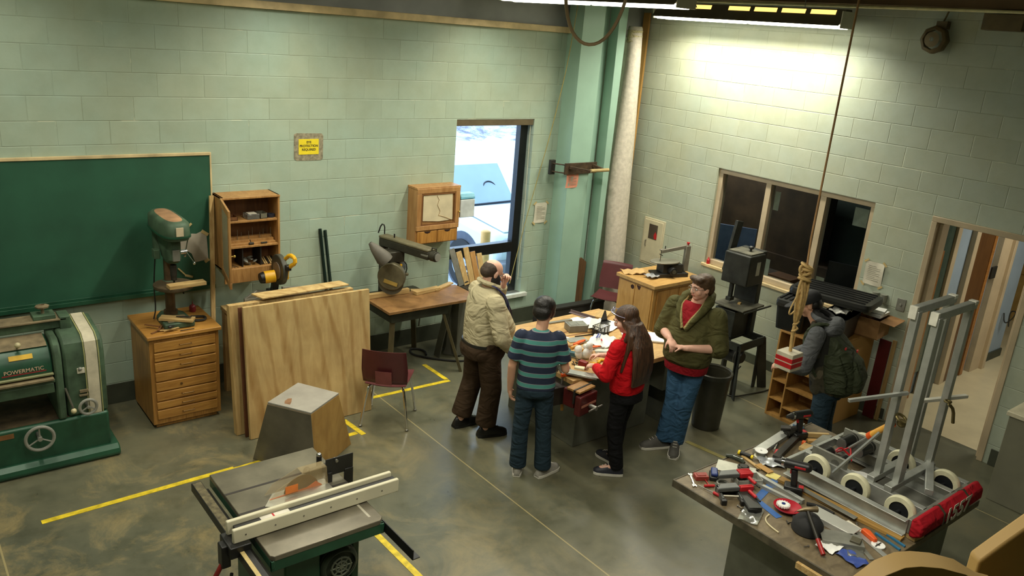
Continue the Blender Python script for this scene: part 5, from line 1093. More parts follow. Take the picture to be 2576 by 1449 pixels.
def head(g, c, f, tilt=0, jaw=1.0):
    """c centre of skull, f facing unit vector (may tilt down)"""
    f = V(f).normalized(); r = f.cross(V((0, 0, 1))).normalized(); u = r.cross(f).normalized(); c = V(c)
    M = Matrix(((r.x, f.x, u.x, 0), (r.y, f.y, u.y, 0), (r.z, f.z, u.z, 0), (0, 0, 0, 1)))
    def E(x, y, z, a, b, cc):
        q = bmesh.ops.create_uvsphere(g.bm, u_segments=18, v_segments=14, radius=1)
        bmesh.ops.transform(g.bm, matrix=Matrix.Translation(c) @ M @ Matrix.Translation((x, y, z)) @ Matrix.Diagonal((a, b, cc, 1)), verts=q['verts'])
    E(0, -.01, .025, .077, .098, .085); E(0, .02, -.035, .064*jaw, .07, .075); E(0, .052, -.085, .034*jaw, .032, .028)
    E(0, .078, .018, .052, .02, .014); E(0, .092, -.022, .013, .022, .024); E(0, .100, -.032, .017, .014, .012)
    E(0, .082, -.060, .026, .014, .010); E(.045, .055, -.03, .024, .025, .028); E(-.045, .055, -.03, .024, .025, .028)
    for s in (-1, 1): E(s*.078, -.005, -.012, .010, .020, .032)
    return Matrix.Translation(c) @ M
def face_bits(par, MH, glasses=True, gm=None):
    for s in (-1, 1):
        e = obj('eye', G().sph((s*.031, .079, .000), (.014, .010, .009)), mat('eye_white', (226, 222, 214), .3, 0, 0), par, M=MH)
        obj('iris', G().sph((s*.031, .0875, .000), (.006, .003, .006)), mat('eye_dark', (40, 26, 18), .2, 0, 0), e, M=MH)
        obj('eyebrow', G().tube([(s*.014, .096, .022), (s*.032, .096, .027), (s*.050, .086, .021)], .0038, 6), hairb, par, M=MH)
    obj('mouth', G().tube([(-.022, .088, -.060), (0, .096, -.058), (.022, .088, -.060)], .0042, 6), mat('lips', (164, 96, 84), .5, 0, 0), par, M=MH)
    if glasses:
        g = G()
        for s in (-1, 1):
            g.tube([(s*(.034+.024*math.cos(a)), .103, .018*math.sin(a)-.002) for a in [k*math.pi/8 for k in range(16)]], .0016, 5, True)
            g.tube([(s*.056, .103, .004), (s*.080, .06, .004), (s*.083, -.02, .0)], .0018, 5)
        g.tube([(-.010, .104, .003), (.010, .104, .003)], .0018, 5)
        obj('glasses', g, gm or iron, par, M=MH)
def shoe(par, ank, toe, m, solem, s=1.0, top=.09):
    a = V(ank); t = V(toe); d = V((t.x-a.x, t.y-a.y, 0)).normalized(); heel = V((a.x, a.y, 0))-d*.07*s; L = .285*s
    yaw = math.atan2(d.y, d.x); g = G(); prof = [(.0, .026, .05), (.03, .036, .095), (.09, .042, .125), (.15, .044, .095), (.20, .048, .068), (.25, .044, .054), (.28, .026, .036)]
    M0 = Matrix.Translation((heel.x, heel.y, min(a.z-.09, t.z-.03) if False else max(0, a.z-.09))) @ Matrix.Rotation(yaw, 4, 'Z')
    rings = []
    for (x, w, h) in prof:
        rings.append([g.bm.verts.new(M0 @ V((x*s, w*s*math.cos(q), .012+max(0, h*math.sin(q))*s if math.sin(q) > 0 else .012))) for q in [2*math.pi*k/14 for k in range(14)]])
    g._skin(rings); o = obj('shoe', g, m, par, ang=70)
    g = G(); rings = []
    for (x, w, h) in prof: rings.append([g.bm.verts.new(M0 @ V((x*s, sg*(w+.004)*s, z))) for sg, z in ((-1, .002), (1, .002), (1, .024), (-1, .024))])
    g._skin(rings); obj('sole', g, solem, o)
    g = G()
    for k in range(4): g.tube([M0 @ V(((.12+.026*k)*s, w_*s, (.116-.013*k)*s+.006)) for w_ in (-.018, 0, .018)], .003, 5)
    obj('laces', g, solem, o)
    return o
def arm_skin(g, sh, el, wr, s=1.0):
    g.cap(sh, el, .048*s, .040*s); g.cap(el, V(el)*.45+V(wr)*.55, .040*s, .036*s); g.cap(V(el)*.45+V(wr)*.55, wr, .036*s, .025*s)
def legs_skin(g, J, s=1.0):
    for q in 'lr':
        g.cap(J['hip_'+q], J['kn_'+q], .075*s, .050*s); g.cap(J['kn_'+q], J['an_'+q], .050*s, .036*s); g.cap(J['an_'+q], V(J['an_'+q])*.3+V(J['toe_'+q])*.7, .035, .025)
def trousers(par, J, m, waist, rt, rk, rc, z1, vox=.012):
    """waist: loft rings from hip up; rt thigh, rk knee, rc cuff radius"""
    g = G(); g.loft(waist, 24, 2.3)
    for q in 'lr':
        h, k, a = V(J['hip_'+q]), V(J['kn_'+q]), V(J['an_'+q]); e = a+(k-a).normalized()*(z1)
        g.cap(h, h*.5+k*.5, rt, rt*.9, 16); g.cap(h*.5+k*.5, k, rt*.9, rk, 16); g.cap(k, k*.5+e*.5, rk, (rk+rc)/2*.98, 16); g.cyl(k*.5+e*.5, e, (rk+rc)/2*.98, rc, 20)
    o = obj('trousers', g, m, par); return remesh(o, vox, 4)
def std(s=1.0, w=1.0):
    return {k: V(v)*s for k, v in dict(hip_l=(-.09*w, 0, .93), hip_r=(.09*w, 0, .93), kn_l=(-.11*w, .02, .50), kn_r=(.11*w, .02, .50), an_l=(-.11*w, -.02, .09), an_r=(.11*w, -.02, .09),
        toe_l=(-.14*w, .15, .03), toe_r=(.14*w, .15, .03), neck=(0, 0, 1.47), head=(0, .02, 1.62), sh_l=(-.19*w, 0, 1.40), sh_r=(.19*w, 0, 1.40),
        el_l=(-.24*w, -.03, 1.12), el_r=(.24*w, -.03, 1.12), wr_l=(-.25*w, .06, .87), wr_r=(.25*w, .06, .87)).items()}
def person(label, loc, yaw): return thing('person', label, 'person', (*loc, 0), R_(yaw-90))
def sleeve(g, sh, el, wr, r0, r1, r2, upto=1.0):
    g.cap(sh, el, r0, r1, 14)
    if upto > 0: e = V(el)+(V(wr)-V(el))*upto; g.cap(el, V(el)*.5+e*.5, r1, (r1+r2)/2, 14); g.cyl(V(el)*.5+e*.5, e, (r1+r2)/2, r2, 14)

# --- bearded man in beige shirt ---
t = person('bearded balding man in beige shirt, blue lanyard and brown trousers, hand raised to his glasses', (3.14, -2.175), -8)
J = std(1.0, 1.15); J.update(head=V((0, .05, 1.585)), neck=V((0, .02, 1.44)), sh_l=V((-.21, .02, 1.36)), sh_r=V((.21, -.02, 1.36)), el_l=V((-.26, .27, 1.20)), wr_l=V((-.11, .24, 1.43)),
    el_r=V((.33, .0, 1.08)), wr_r=V((.26, .19, .88)), an_l=V((-.16, -.10, .09)), toe_l=V((-.18, .06, .03)), kn_l=V((-.14, .0, .50)), an_r=V((.10, .03, .09)), toe_r=V((.12, .2, .03)), kn_r=V((.13, .05, .50)))
g = G(); f = V((0, .92, -.38)); MH = head(g, J['head'], f, jaw=1.08); g.cap(J['neck']-V((0, 0, .06)), J['head']-V((0, .03, .06)), .068, .064)
g.loft([((0, 0, .92), .13, .10), ((0, .02, 1.1), .15, .13), ((0, 0, 1.3), .16, .11), ((0, 0, 1.42), .10, .07)], 20); legs_skin(g, J, 1.1)
arm_skin(g, J['sh_l'], J['el_l'], J['wr_l'], 1.1); arm_skin(g, J['sh_r'], J['el_r'], J['wr_r'], 1.1)
hand(g, J['wr_l'], (.35, .02, .90), (.8, -.3, -.3), (.2, -.9, .1), (.7, .7, .5), 1.05); hand(g, J['wr_r'], (-.12, .30, -.9), (-.9, .2, -.1), (-.1, .9, .2), (.4, .5, .4), 1.05)
remesh(obj('body', g, skinp, t), .0065, 2)
face_bits(t, MH, True, iron)
g = G(); g.sph((0, -.035, .015), (.083, .080, .078)).sph((0, -.065, -.01), (.074, .055, .06)); remesh(obj('hair', g, mat('hair_thin', (60, 46, 34), .7, 0, .25, 50, .3), t, M=MH), .006)
obj('scalp', G().sph((0, .012, .056), (.073, .080, .060)), skinp, t, M=MH) if 0 else None
g = G(); g.sph((0, .055, -.085), (.072, .062, .056)).sph((0, .05, -.135), (.058, .055, .065)).sph((.06, .025, -.055), (.026, .05, .055)).sph((-.06, .025, -.055), (.026, .05, .055)).sph((0, .09, -.050), (.035, .014, .01)).sph((.068, .0, -.02), (.014, .018, .035)).sph((-.068, .0, -.02), (.014, .018, .035))
remesh(obj('beard', g, mat('beard_dark', (26, 22, 20), .8, 0, .35, 60, .5), t, M=MH), .007)
shirt = cloth('beige_shirt', (176, 166, 134), 2.4, .55)
g = G(); g.loft([((0, .035, .90), .20, .205), ((0, .05, .96), .215, .225), ((0, .06, 1.08), .22, .235), ((0, .03, 1.2), .21, .20), ((0, .0, 1.32), .205, .15), ((0, -.01, 1.40), .17, .115), ((0, .0, 1.46), .09, .08)], 28, 2.3)
sleeve(g, J['sh_l'], J['el_l'], J['wr_l'], .085, .068, .05, .84); sleeve(g, J['sh_r'], J['el_r'], J['wr_r'], .088, .078, .052, .88)
remesh(obj('shirt', g, shirt, t), .012, 3)
obj('collar', G().tube([(-.07, .09, 1.455), (-.09, .0, 1.495), (-.05, -.07, 1.515), (.05, -.07, 1.515), (.09, .0, 1.495), (.07, .09, 1.455)], .022, 8, smooth=2), shirt, t)
lan = G()
for sx in (-1, 1):
    P_ = [(sx*.07, -.03, 1.50), (sx*.11, .03, 1.475), (sx*.11, .12, 1.40), (sx*.08, .185, 1.30), (sx*.03, .225, 1.20)]
    for a, b in zip(P_, P_[1:]): lan.bar(a, b, .03, .008, (0, .6, .8))
obj('lanyard', lan, mat('lanyard_blue', (30, 44, 118), .5, 0, .1, 30), t)
tie = G()
for a, b in zip([(0, .10, 1.44), (0, .195, 1.33), (0, .262, 1.20), (0, .29, 1.08)], [(0, .195, 1.33), (0, .262, 1.20), (0, .29, 1.08), (0, .27, .96)]): tie.bar(a, b, .05, .01, (0, 1, .3))
obj('tie', tie, mat('tie_dark', (24, 26, 48), .5), t)
brt = cloth('brown_trousers', (58, 44, 30), 2, .5)
trousers(t, J, brt, [((0, .0, .80), .20, .19), ((0, .01, .88), .212, .215), ((0, .025, .95), .20, .205)], .118, .098, .10, .04)
obj('belt', G().loft([((0, .03, .925), .212, .218), ((0, .035, .95), .212, .22)], 28, 2.3), blackp, t)
bs = mat('black_leather', (20, 19, 18), .35, 0, .1)
for q in 'lr': shoe(t, J['an_'+q], J['toe_'+q], bs, blackp, 1.05)

# --- boy in striped T-shirt ---
t = person('dark haired boy in navy and teal striped T-shirt and jeans, seen from behind', (3.06, -3.04), 52)
s = .93; J = std(s, .86); J.update(head=V((.02, .10, 1.485)), neck=V((0, .03, 1.36)), el_r=V((.235, .02, 1.01)), wr_r=V((.245, .24, 1.05)), el_l=V((-.21, .0, 1.02)), wr_l=V((-.21, .06, .78)), sh_l=V((-.15, .0, 1.28)), sh_r=V((.15, .02, 1.28)),
    kn_l=V((-.095, .01, .46)), kn_r=V((.10, .02, .46)), an_r=V((.125, .02, .09)), toe_r=V((.24, .14, .03)), an_l=V((-.09, .03, .09)), toe_l=V((-.08, .2, .03)))
g = G(); MH = head(g, J['head'], V((.35, .80, -.5))); g.cap(J['neck']-V((0, 0, .06)), J['head']-V((0, .03, .05)), .052, .05)
g.loft([((0, 0, .88), .11, .08), ((0, 0, 1.1), .12, .08), ((0, 0, 1.24), .13, .08), ((0, 0, 1.32), .07, .05)], 20); legs_skin(g, J, .9)
for q in 'lr': arm_skin(g, J['sh_'+q], J['el_'+q], J['wr_'+q], .9)
hand(g, J['wr_r'], (-.35, .9, .1), (-.6, -.2, -.5), (-.3, .2, .9), (.75, .8, .5), .93); hand(g, J['wr_l'], (.1, .25, -.95), (.9, .1, .1), (.0, .9, .3), (.3, .4, .3), .93)
remesh(obj('body', g, skinm, t), .0065, 2); face_bits(t, MH, False)
g = G(); g.sph((0, -.018, .035), (.093, .108, .088)).sph((0, -.05, -.02), (.085, .065, .075)).sph((.07, -.0, -.0), (.022, .05, .055)).sph((-.07, -.0, -.0), (.022, .05, .055)).sph((0, .05, .07), (.07, .05, .035))
remesh(obj('hair', g, hairk, t, M=MH), .007)
m, tt, bb = nt('striped_cotton'); gco = tt.nodes.new('ShaderNodeTexCoord'); sp = tt.nodes.new('ShaderNodeSeparateXYZ'); tt.links.new(gco.outputs['Object'], sp.inputs[0])
mm = tt.nodes.new('ShaderNodeMath'); mm.operation = 'MULTIPLY_ADD'; tt.links.new(sp.outputs[2], mm.inputs[0]); mm.inputs[1].default_value = 1/.094; mm.inputs[2].default_value = .28
fr = tt.nodes.new('ShaderNodeMath'); fr.operation = 'FRACT'; tt.links.new(mm.outputs[0], fr.inputs[0])
rp = tt.nodes.new('ShaderNodeValToRGB'); rp.color_ramp.interpolation = 'CONSTANT'; els = rp.color_ramp.elements
while len(els) < 4: els.new(.5)
for e_, (p_, c_) in zip(els, [(0, (26, 36, 58)), (.58, (130, 128, 134)), (.62, (70, 134, 126)), (.95, (130, 128, 134))]): e_.position = p_; e_.color = (*lin(c_), 1)
tt.links.new(fr.outputs[0], rp.inputs[0]); tt.links.new(rp.outputs[0], bb.inputs['Base Color']); bb.inputs['Roughness'].default_value = .9
bump(tt, bb, noise(tt, coords(tt, (1, 1, .6)), 10, 3, .5, .8), .4, .02)
g = G(); g.loft([((0, .0, .84), .165, .115), ((0, .005, .95), .160, .112), ((0, .0, 1.1), .155, .105), ((0, -.005, 1.22), .165, .105), ((0, -.005, 1.29), .14, .085), ((0, .01, 1.35), .07, .06)], 26, 2.4)
sleeve(g, J['sh_l'], J['el_l'], J['wr_l'], .065, .062, .05, 0); sleeve(g, J['sh_r'], J['el_r'], J['wr_r'], .065, .062, .05, 0)
for q in 'lr': pass
g2 = G(); g2.loft([((0, .0, .84), .165, .115), ((0, .005, .95), .160, .112), ((0, .0, 1.1), .155, .105), ((0, -.005, 1.22), .165, .105), ((0, -.005, 1.29), .14, .085), ((0, .01, 1.35), .07, .06)], 26, 2.4)
for q in 'lr':
    a, b = J['sh_'+q], J['sh_'+q]+(J['el_'+q]-J['sh_'+q])*.74; g2.cap(a, a*.5+b*.5, .068, .066, 14); g2.cyl(a*.5+b*.5, b, .066, .070, 14)
g.bm.free(); remesh(obj('t_shirt', g2, m, t), .011, 3)
jean = cloth('dark_jeans', (36, 52, 62), 2.5, .5); trousers(t, J, jean, [((0, 0, .78), .155, .115), ((0, 0, .86), .158, .118)], .086, .070, .076, -.01)
gry = mat('grey_trainer', (150, 146, 136), .6, 0, .15, 30); wsol = mat('white_sole', (206, 202, 188), .6, 0, .08)
for q in 'lr': shoe(t, J['an_'+q], J['toe_'+q], gry, wsol, .98)
obj('shoe_mark', G().tube([(.165, .02, .07), (.20, .03, .045), (.23, .10, .06)], .006, 5), blackp, t) if 0 else None
t2 = thing('phone', 'black phone held by the boy in the striped T-shirt', 'phone', (3.06, -3.04, 0), R_(52-90))
obj('phone_body', G().rb(J['wr_r']+V((-.055, .10, .045)), (.008, .075, .14), (.4, .1, .5)), blackp, t2, .004)
obj('phone_screen', G().rb(J['wr_r']+V((-.0597, .0975, .0453)), (.001, .066, .125), (.4, .1, .5)), mat('screen_grey', (70, 80, 90), .15), t2)

# --- girl in red hoodie ---
t = person('long haired person in red hoodie and black trousers, glasses pushed up on the head', (3.79, -3.39), 100)
s = .90; J = std(s, .85); J.update(head=V((-.02, .08, 1.425)), neck=V((0, .03, 1.31)), sh_l=V((-.165, .03, 1.22)), sh_r=V((.165, .0, 1.22)), el_l=V((-.25, .06, .98)), wr_l=V((-.13, .27, .96)), el_r=V((.23, .10, .99)), wr_r=V((.04, .32, 1.0)),
    an_l=V((-.05, -.03, .09)), toe_l=V((-.17, .12, .03)), kn_l=V((-.08, .02, .45)), an_r=V((.10, .10, .09)), toe_r=V((.12, .27, .03)), kn_r=V((.09, .08, .45)))
g = G(); MH = head(g, J['head'], V((-.35, .85, -.4)), jaw=.94); g.cap(J['neck']-V((0, 0, .05)), J['head']-V((0, .02, .05)), .046, .045)
g.loft([((0, 0, .84), .11, .08), ((0, 0, 1.05), .10, .07), ((0, 0, 1.2), .12, .07), ((0, 0, 1.27), .06, .05)], 20); legs_skin(g, J, .85)
for q in 'lr': arm_skin(g, J['sh_'+q], J['el_'+q], J['wr_'+q], .82)
hand(g, J['wr_l'], (.25, .9, -.3), (.3, .1, -.9), (.9, .0, .2), (.4, .5, .4), .88); hand(g, J['wr_r'], (-.35, .9, -.2), (-.3, .1, -.9), (-.9, .0, .2), (.5, .5, .4), .88)
remesh(obj('body', g, skinp, t), .0065, 2); face_bits(t, MH, False)
g = G(); g.sph((0, -.02, .035), (.088, .104, .084)).sph((.066, .01, -.03), (.02, .05, .07)).sph((-.068, -.01, -.03), (.02, .04, .07)).sph((0, -.06, -.03), (.082, .055, .08))
bmesh.ops.transform(g.bm, matrix=MH, verts=g.bm.verts)
g.loft([((-.02, -.135, .90), .13, .022), ((-.02, -.145, 1.0), .15, .032), ((-.02, -.14, 1.12), .145, .045), ((-.02, -.11, 1.25), .125, .06), ((-.02, -.04, 1.35), .105, .08), ((-.02, .02, 1.42), .088, .09)], 22, 2.2)
g.cap((-.12, -.06, 1.33), (-.165, -.03, 1.02), .028, .014); g.cap((-.10, -.02, 1.36), (-.15, .05, 1.05), .022, .012)
mlong, tt, bb = nt('long_hair_strands'); nn = noise(tt, coords(tt, (30, 30, 1.2)), 2, 5, .6, .6)
tt.links.new(ramp(tt, nn, [(.3, lin((30, 20, 14))), (.7, lin((92, 62, 42)))]), bb.inputs['Base Color']); bb.inputs['Roughness'].default_value = .42; bump(tt, bb, nn, .7, .012)
remesh(obj('hair', g, mlong, t), .008, 2)
redh = cloth('red_hoodie', (190, 14, 24), 2.4, .6)
g = G(); g.loft([((0, .0, .80), .165, .125), ((0, .0, .84), .172, .13), ((0, .0, .98), .168, .13), ((0, .0, 1.12), .165, .125), ((0, .0, 1.22), .15, .10), ((0, .01, 1.29), .08, .075)], 26, 2.3)
sleeve(g, J['sh_l'], J['el_l'], J['wr_l'], .070, .066, .042, .85); sleeve(g, J['sh_r'], J['el_r'], J['wr_r'], .070, .066, .042, .85)
remesh(obj('hoodie', g, redh, t), .011, 3)
g = G(); g.sph((0, -.10, 1.21), (.13, .07, .09)).torus((0, -.02, 1.27), .085, .03, (.25, 0, 0)); remesh(obj('hood', g, redh, t), .011)
bt = cloth('black_trousers', (16, 16, 18), 2.5, .5); trousers(t, J, bt, [((0, -.01, .72), .155, .13), ((0, -.005, .80), .155, .122), ((0, 0, .87), .14, .11)], .09, .07, .062, -.02)
dk_ = mat('dark_trainer', (34, 36, 46), .5, 0, .1, 20)
for q in 'lr': shoe(t, J['an_'+q], J['toe_'+q], dk_, wsol, .93)
g = G()
for sx in (-1, 1): g.tube([(sx*(.034+.024*math.cos(a)), .085+.0, .100+.014*math.sin(a)) for a in [k*math.pi/6 for k in range(12)]], .0035, 5, True)
g.tube([(-.01, .09, .10), (.01, .09, .10)], .003, 5).tube([(.058, .085, .10), (.088, .03, .06), (.09, -.02, .03)], .003, 5).tube([(-.058, .085, .10), (-.088, .03, .06), (-.09, -.02, .03)], .003, 5)
obj('glasses', g, mat('clear_frame', (170, 170, 200), .2, .2, 0), t, M=MH)

# --- man in olive hoodie ---
t = person('short haired man in olive green hoodie over a red shirt and blue jeans, hands clasped', (4.62, -3.36), 190)
s = 1.0; J = std(s, 1.05); J.update(head=V((-.04, .04, 1.62)), neck=V((0, .02, 1.48)), sh_l=V((-.215, .0, 1.38)), sh_r=V((.215, .0, 1.38)), el_l=V((-.29, .02, 1.10)), wr_l=V((-.075, .25, 1.10)), el_r=V((.27, .06, 1.13)), wr_r=V((.075, .27, 1.15)),
    hip_l=V((-.09, .0, .92)), an_l=V((-.02, .04, .09)), toe_l=V((-.10, .20, .03)), kn_l=V((-.08, .08, .50)), an_r=V((.08, .10, .09)), toe_r=V((.16, .22, .03)), kn_r=V((.06, .07, .50)))
g = G(); MH = head(g, J['head'], V((.42, .86, -.1)), jaw=1.04); g.cap(J['neck']-V((0, 0, .06)), J['head']-V((0, .03, .06)), .062, .06)
g.loft([((0, 0, .92), .13, .09), ((0, 0, 1.1), .14, .1), ((0, 0, 1.3), .15, .1), ((0, 0, 1.42), .09, .06)], 20); legs_skin(g, J, 1)
for q in 'lr': arm_skin(g, J['sh_'+q], J['el_'+q], J['wr_'+q], 1.08)
hand(g, J['wr_l'], (.9, .35, .05), (.1, .2, -.95), (-.1, .9, .2), (.5, .7, .5), 1.0); hand(g, J['wr_r'], (-.75, .45, -.4), (-.35, .1, -.9), (-.3, .9, .1), (.5, .7, .5), 1.0)
remesh(obj('body', g, skinp, t), .0065, 2); face_bits(t, MH, True, steel)
g = G(); g.sph((0, -.02, .045), (.090, .106, .078)).sph((0, -.065, -.01), (.082, .052, .075)).sph((.068, -.01, .02), (.02, .04, .045)).sph((-.068, -.01, .02), (.02, .04, .045)).sph((.02, .062, .085), (.065, .04, .028)).sph((-.035, .05, .085), (.045, .045, .028))
remesh(obj('hair', g, hairb, t, M=MH), .007)
ol = cloth('olive_hoodie', (78, 76, 44), 2.2, .65)
g = G(); g.loft([((0, .03, .89), .205, .165), ((0, .04, .94), .225, .185), ((0, .04, 1.05), .225, .185), ((0, .02, 1.2), .215, .165), ((0, .0, 1.33), .205, .135), ((0, -.01, 1.40), .17, .105), ((0, .0, 1.45), .10, .085)], 28, 2.3)
for q in 'lr':
    J_ = J; g.cap(J['sh_'+q], J['el_'+q], .088, .088, 16); e = J['el_'+q]+(J['wr_'+q]-J['el_'+q])*.22; g.cyl(J['el_'+q], e, .088, .078, 16)
remesh(obj('hoodie', g, ol, t), .012, 3)
rd = cloth('dark_red_cotton', (134, 20, 30), 3, .4)
obj('undershirt_hem', G().loft([((0, .03, .82), .198, .158), ((0, .03, .90), .205, .165)], 28, 2.3), rd, t)
g = G(); g.prism([(-.045, 0), (.06, 0), (.085, .02), (-.085, .02)], 0, .01, 'xy'); g.bm.free()
g = G(); g.sheet([[(x*w_, y_+.0, z_) for x in (-1, -.5, 0, .5, 1)] for (w_, y_, z_) in ((.012, .172, 1.25), (.04, .155, 1.32), (.07, .125, 1.39), (.085, .09, 1.44), (.08, .06, 1.47))], (0, -.02, 0)); obj('red_neck', g, rd, t, ang=80)
lin_ = cloth('hood_lining', (150, 138, 92), 4, .3)
obj('hood', remesh and G().tube([(.02, .185, 1.24), (.07, .165, 1.33), (.115, .10, 1.42), (.12, .0, 1.49), (.08, -.08, 1.52), (0, -.11, 1.525), (-.08, -.08, 1.52), (-.12, .0, 1.49), (-.115, .10, 1.42), (-.07, .165, 1.33), (-.02, .185, 1.24)], [.022, .026, .034, .045, .052, .056, .052, .045, .034, .026, .022], 10), ol, t, ang=80)
obj('hood_inner', G().tube([(.015, .188, 1.25), (.055, .165, 1.34), (.092, .10, 1.43), (.098, .01, 1.50), (.065, -.06, 1.53), (0, -.085, 1.54), (-.065, -.06, 1.53), (-.098, .01, 1.50), (-.092, .10, 1.43), (-.055, .165, 1.34), (-.015, .188, 1.25)], .018, 8), lin_, t, ang=80)
jb = cloth('blue_jeans', (52, 84, 112), 2.5, .6); trousers(t, J, jb, [((0, 0, .80), .175, .145), ((0, .01, .88), .18, .15)], .098, .074, .078, -.01)
cv_ = mat('grey_canvas_shoe', (78, 76, 70), .7, 0, .1, 20)
for q in 'lr': shoe(t, J['an_'+q], J['toe_'+q], cv_, wsol, 1.08)

# --- person with backpack and cap ---
t = person('person in black cap, camouflage hoodie with grey hood and jeans, wearing an olive backpack, seen from behind', (5.40, -4.34), 108)
t['label'] = 'person in black cap and grey-hooded camouflage jacket, wearing an olive backpack'
J = std(1.0, 1.0); J.update(head=V((0, .32, 1.56)), neck=V((0, .22, 1.43)), sh_l=V((-.20, .16, 1.36)), sh_r=V((.20, .16, 1.36)), el_l=V((-.31, .20, 1.08)), wr_l=V((-.20, .40, 1.0)), el_r=V((.28, .22, 1.08)), wr_r=V((.10, .42, 1.02)), hip_l=V((-.09, .02, .92)), hip_r=V((.09, .02, .92)))
g = G(); MH = head(g, J['head'], V((-.25, .85, -.45))); g.cap(J['neck']-V((0, .02, .05)), J['head']-V((0, .03, .05)), .056, .055)
g.loft([((0, 0, .9), .12, .09), ((0, .08, 1.1), .13, .09), ((0, .15, 1.3), .15, .09), ((0, .18, 1.42), .08, .06)], 20); legs_skin(g, J, 1)
for q in 'lr': arm_skin(g, J['sh_'+q], J['el_'+q], J['wr_'+q], .95)
hand(g, J['wr_l'], (.3, .85, -.3), (.5, .0, -.8), (.8, .1, .5), (.4, .5, .4), .98); hand(g, J['wr_r'], (-.4, .85, -.3), (-.5, .0, -.8), (-.8, .1, .5), (.4, .5, .4), .98)
remesh(obj('body', g, skinm, t), .0065, 2); face_bits(t, MH, False)
g = G(); g.sph((0, -.05, -.015), (.083, .062, .065)); remesh(obj('hair', g, hairk, t, M=MH), .008)
g = G(); g.loft([((0, -.012, .015), .092, .112), ((0, -.012, .05), .092, .11), ((0, -.014, .085), .078, .094), ((0, -.016, .112), .045, .055)], 24); g.loft([((0, .13, .028), .07, .075), ((0, .13, .036), .068, .073)], 20)
obj('cap', g, mat('cap_black', (18, 18, 20), .8, 0, .1), t, .004, M=MH, ang=60)
m, tt, bb = nt('camouflage'); n_ = noise(tt, coords(tt), 7, 2, .4); r_ = ramp(tt, n_, [(.0, lin((28, 28, 22))), (.45, lin((28, 28, 22))), (.47, lin((58, 54, 38))), (.58, lin((58, 54, 38))), (.6, lin((92, 84, 66))), (1, lin((92, 84, 66)))])
tt.links.new(r_, bb.inputs['Base Color']); bb.inputs['Roughness'].default_value = .9; bump(tt, bb, noise(tt, coords(tt), 9, 3), .5, .03)
g = G(); g.loft([((0, .03, .80), .175, .13), ((0, .03, .86), .19, .145), ((0, .06, 1.0), .19, .145), ((0, .10, 1.15), .19, .14), ((0, .14, 1.30), .19, .13), ((0, .16, 1.38), .15, .105), ((0, .18, 1.43), .09, .08)], 26, 2.3)
remesh(obj('jacket', g, m, t), .012, 3)
gsl = cloth('grey_fleece', (92, 94, 96), 3, .5)
g = G(); sleeve(g, J['sh_l'], J['el_l'], J['wr_l'], .078, .078, .05, .86); remesh(obj('sleeve', g, gsl, t), .011); g = G(); sleeve(g, J['sh_r'], J['el_r'], J['wr_r'], .078, .078, .05, .86); remesh(obj('sleeve', g, gsl, t), .011)
for q in 'lr':
    e = J['el_'+q]+(J['wr_'+q]-J['el_'+q])*.84; e2 = J['el_'+q]+(J['wr_'+q]-J['el_'+q])*1.02; obj('cuff', G().cyl(e, e2, .048, .038), blackm, t)
g = G(); g.sph((0, .07, 1.40), (.155, .085, .10), (.35, 0, 0)).torus((0, .16, 1.46), .10, .035, (.3, 0, 0)); remesh(obj('hood', g, gsl, t), .011)
obj('hood_lining', G().torus((0, .17, 1.485), .085, .03, (.35, 0, 0)), blackm, t)
trousers(t, J, jean, [((0, .01, .78), .165, .13), ((0, .01, .86), .168, .132)], .098, .085, .09, .0)
for q in 'lr': shoe(t, J['an_'+q], J['toe_'+q], dk_, wsol, 1.0)
t2 = thing('backpack', 'bulging olive green backpack with red zipper pulls, worn on the back of the capped person', 'backpack', (5.40, -4.34, 0), R_(108-90))
pk = cloth('olive_nylon', (56, 62, 44), 2.6, .9, .7)
TB = TR(0, -.04, .02) @ RX(-9)
g = G(); g.loft([((0, -.16, .78), .13, .10), ((0, -.18, .84), .175, .15), ((0, -.17, 1.0), .19, .17), ((0, -.15, 1.15), .18, .15), ((0, -.10, 1.28), .155, .11), ((0, -.07, 1.36), .10, .07)], 28, 2.6)
remesh(obj('main_bag', g, pk, t2, M=TB), .012, 3)
pk2 = obj('front_pocket', G().loft([((0, -.30, .84), .12, .06), ((0, -.32, .95), .13, .07), ((0, -.29, 1.10), .11, .06), ((0, -.24, 1.17), .08, .04)], 24, 3), pk, t2, M=TB, ang=60)
obj('side_panel', G().loft([((-.165, -.17, .84), .04, .09), ((-.18, -.17, 1.0), .045, .10), ((-.16, -.13, 1.18), .03, .07)], 18, 2.6), pk, t2, M=TB, ang=60)
obj('top_handle', G().tube([(-.04, -.06, 1.34), (-.04, -.09, 1.42), (.04, -.09, 1.42), (.04, -.06, 1.34)], .011, 8, smooth=2), blackp, t2, M=TB)
for sx in (-1, 1): obj('shoulder_strap', G().tube([(sx*.08, .02, 1.38), (sx*.12, .13, 1.47), (sx*.14, .27, 1.36), (sx*.165, .24, 1.15), (sx*.17, .10, .98)], .02, 8, smooth=2), pk, t2)
for (x, y, z) in ((-.10, -.225, 1.23), (.0, -.30, 1.19), (.10, -.265, 1.14)): obj('zipper_pull', G().box(x-.018, x+.018, y-.012, y, z-.008, z+.008), red, t2, M=TB)
obj('loose_strap', G().tube([(-.12, -.04, .84), (-.13, -.05, .74), (-.12, -.04, .68)], .006, 6), blackp, t2, M=TB)
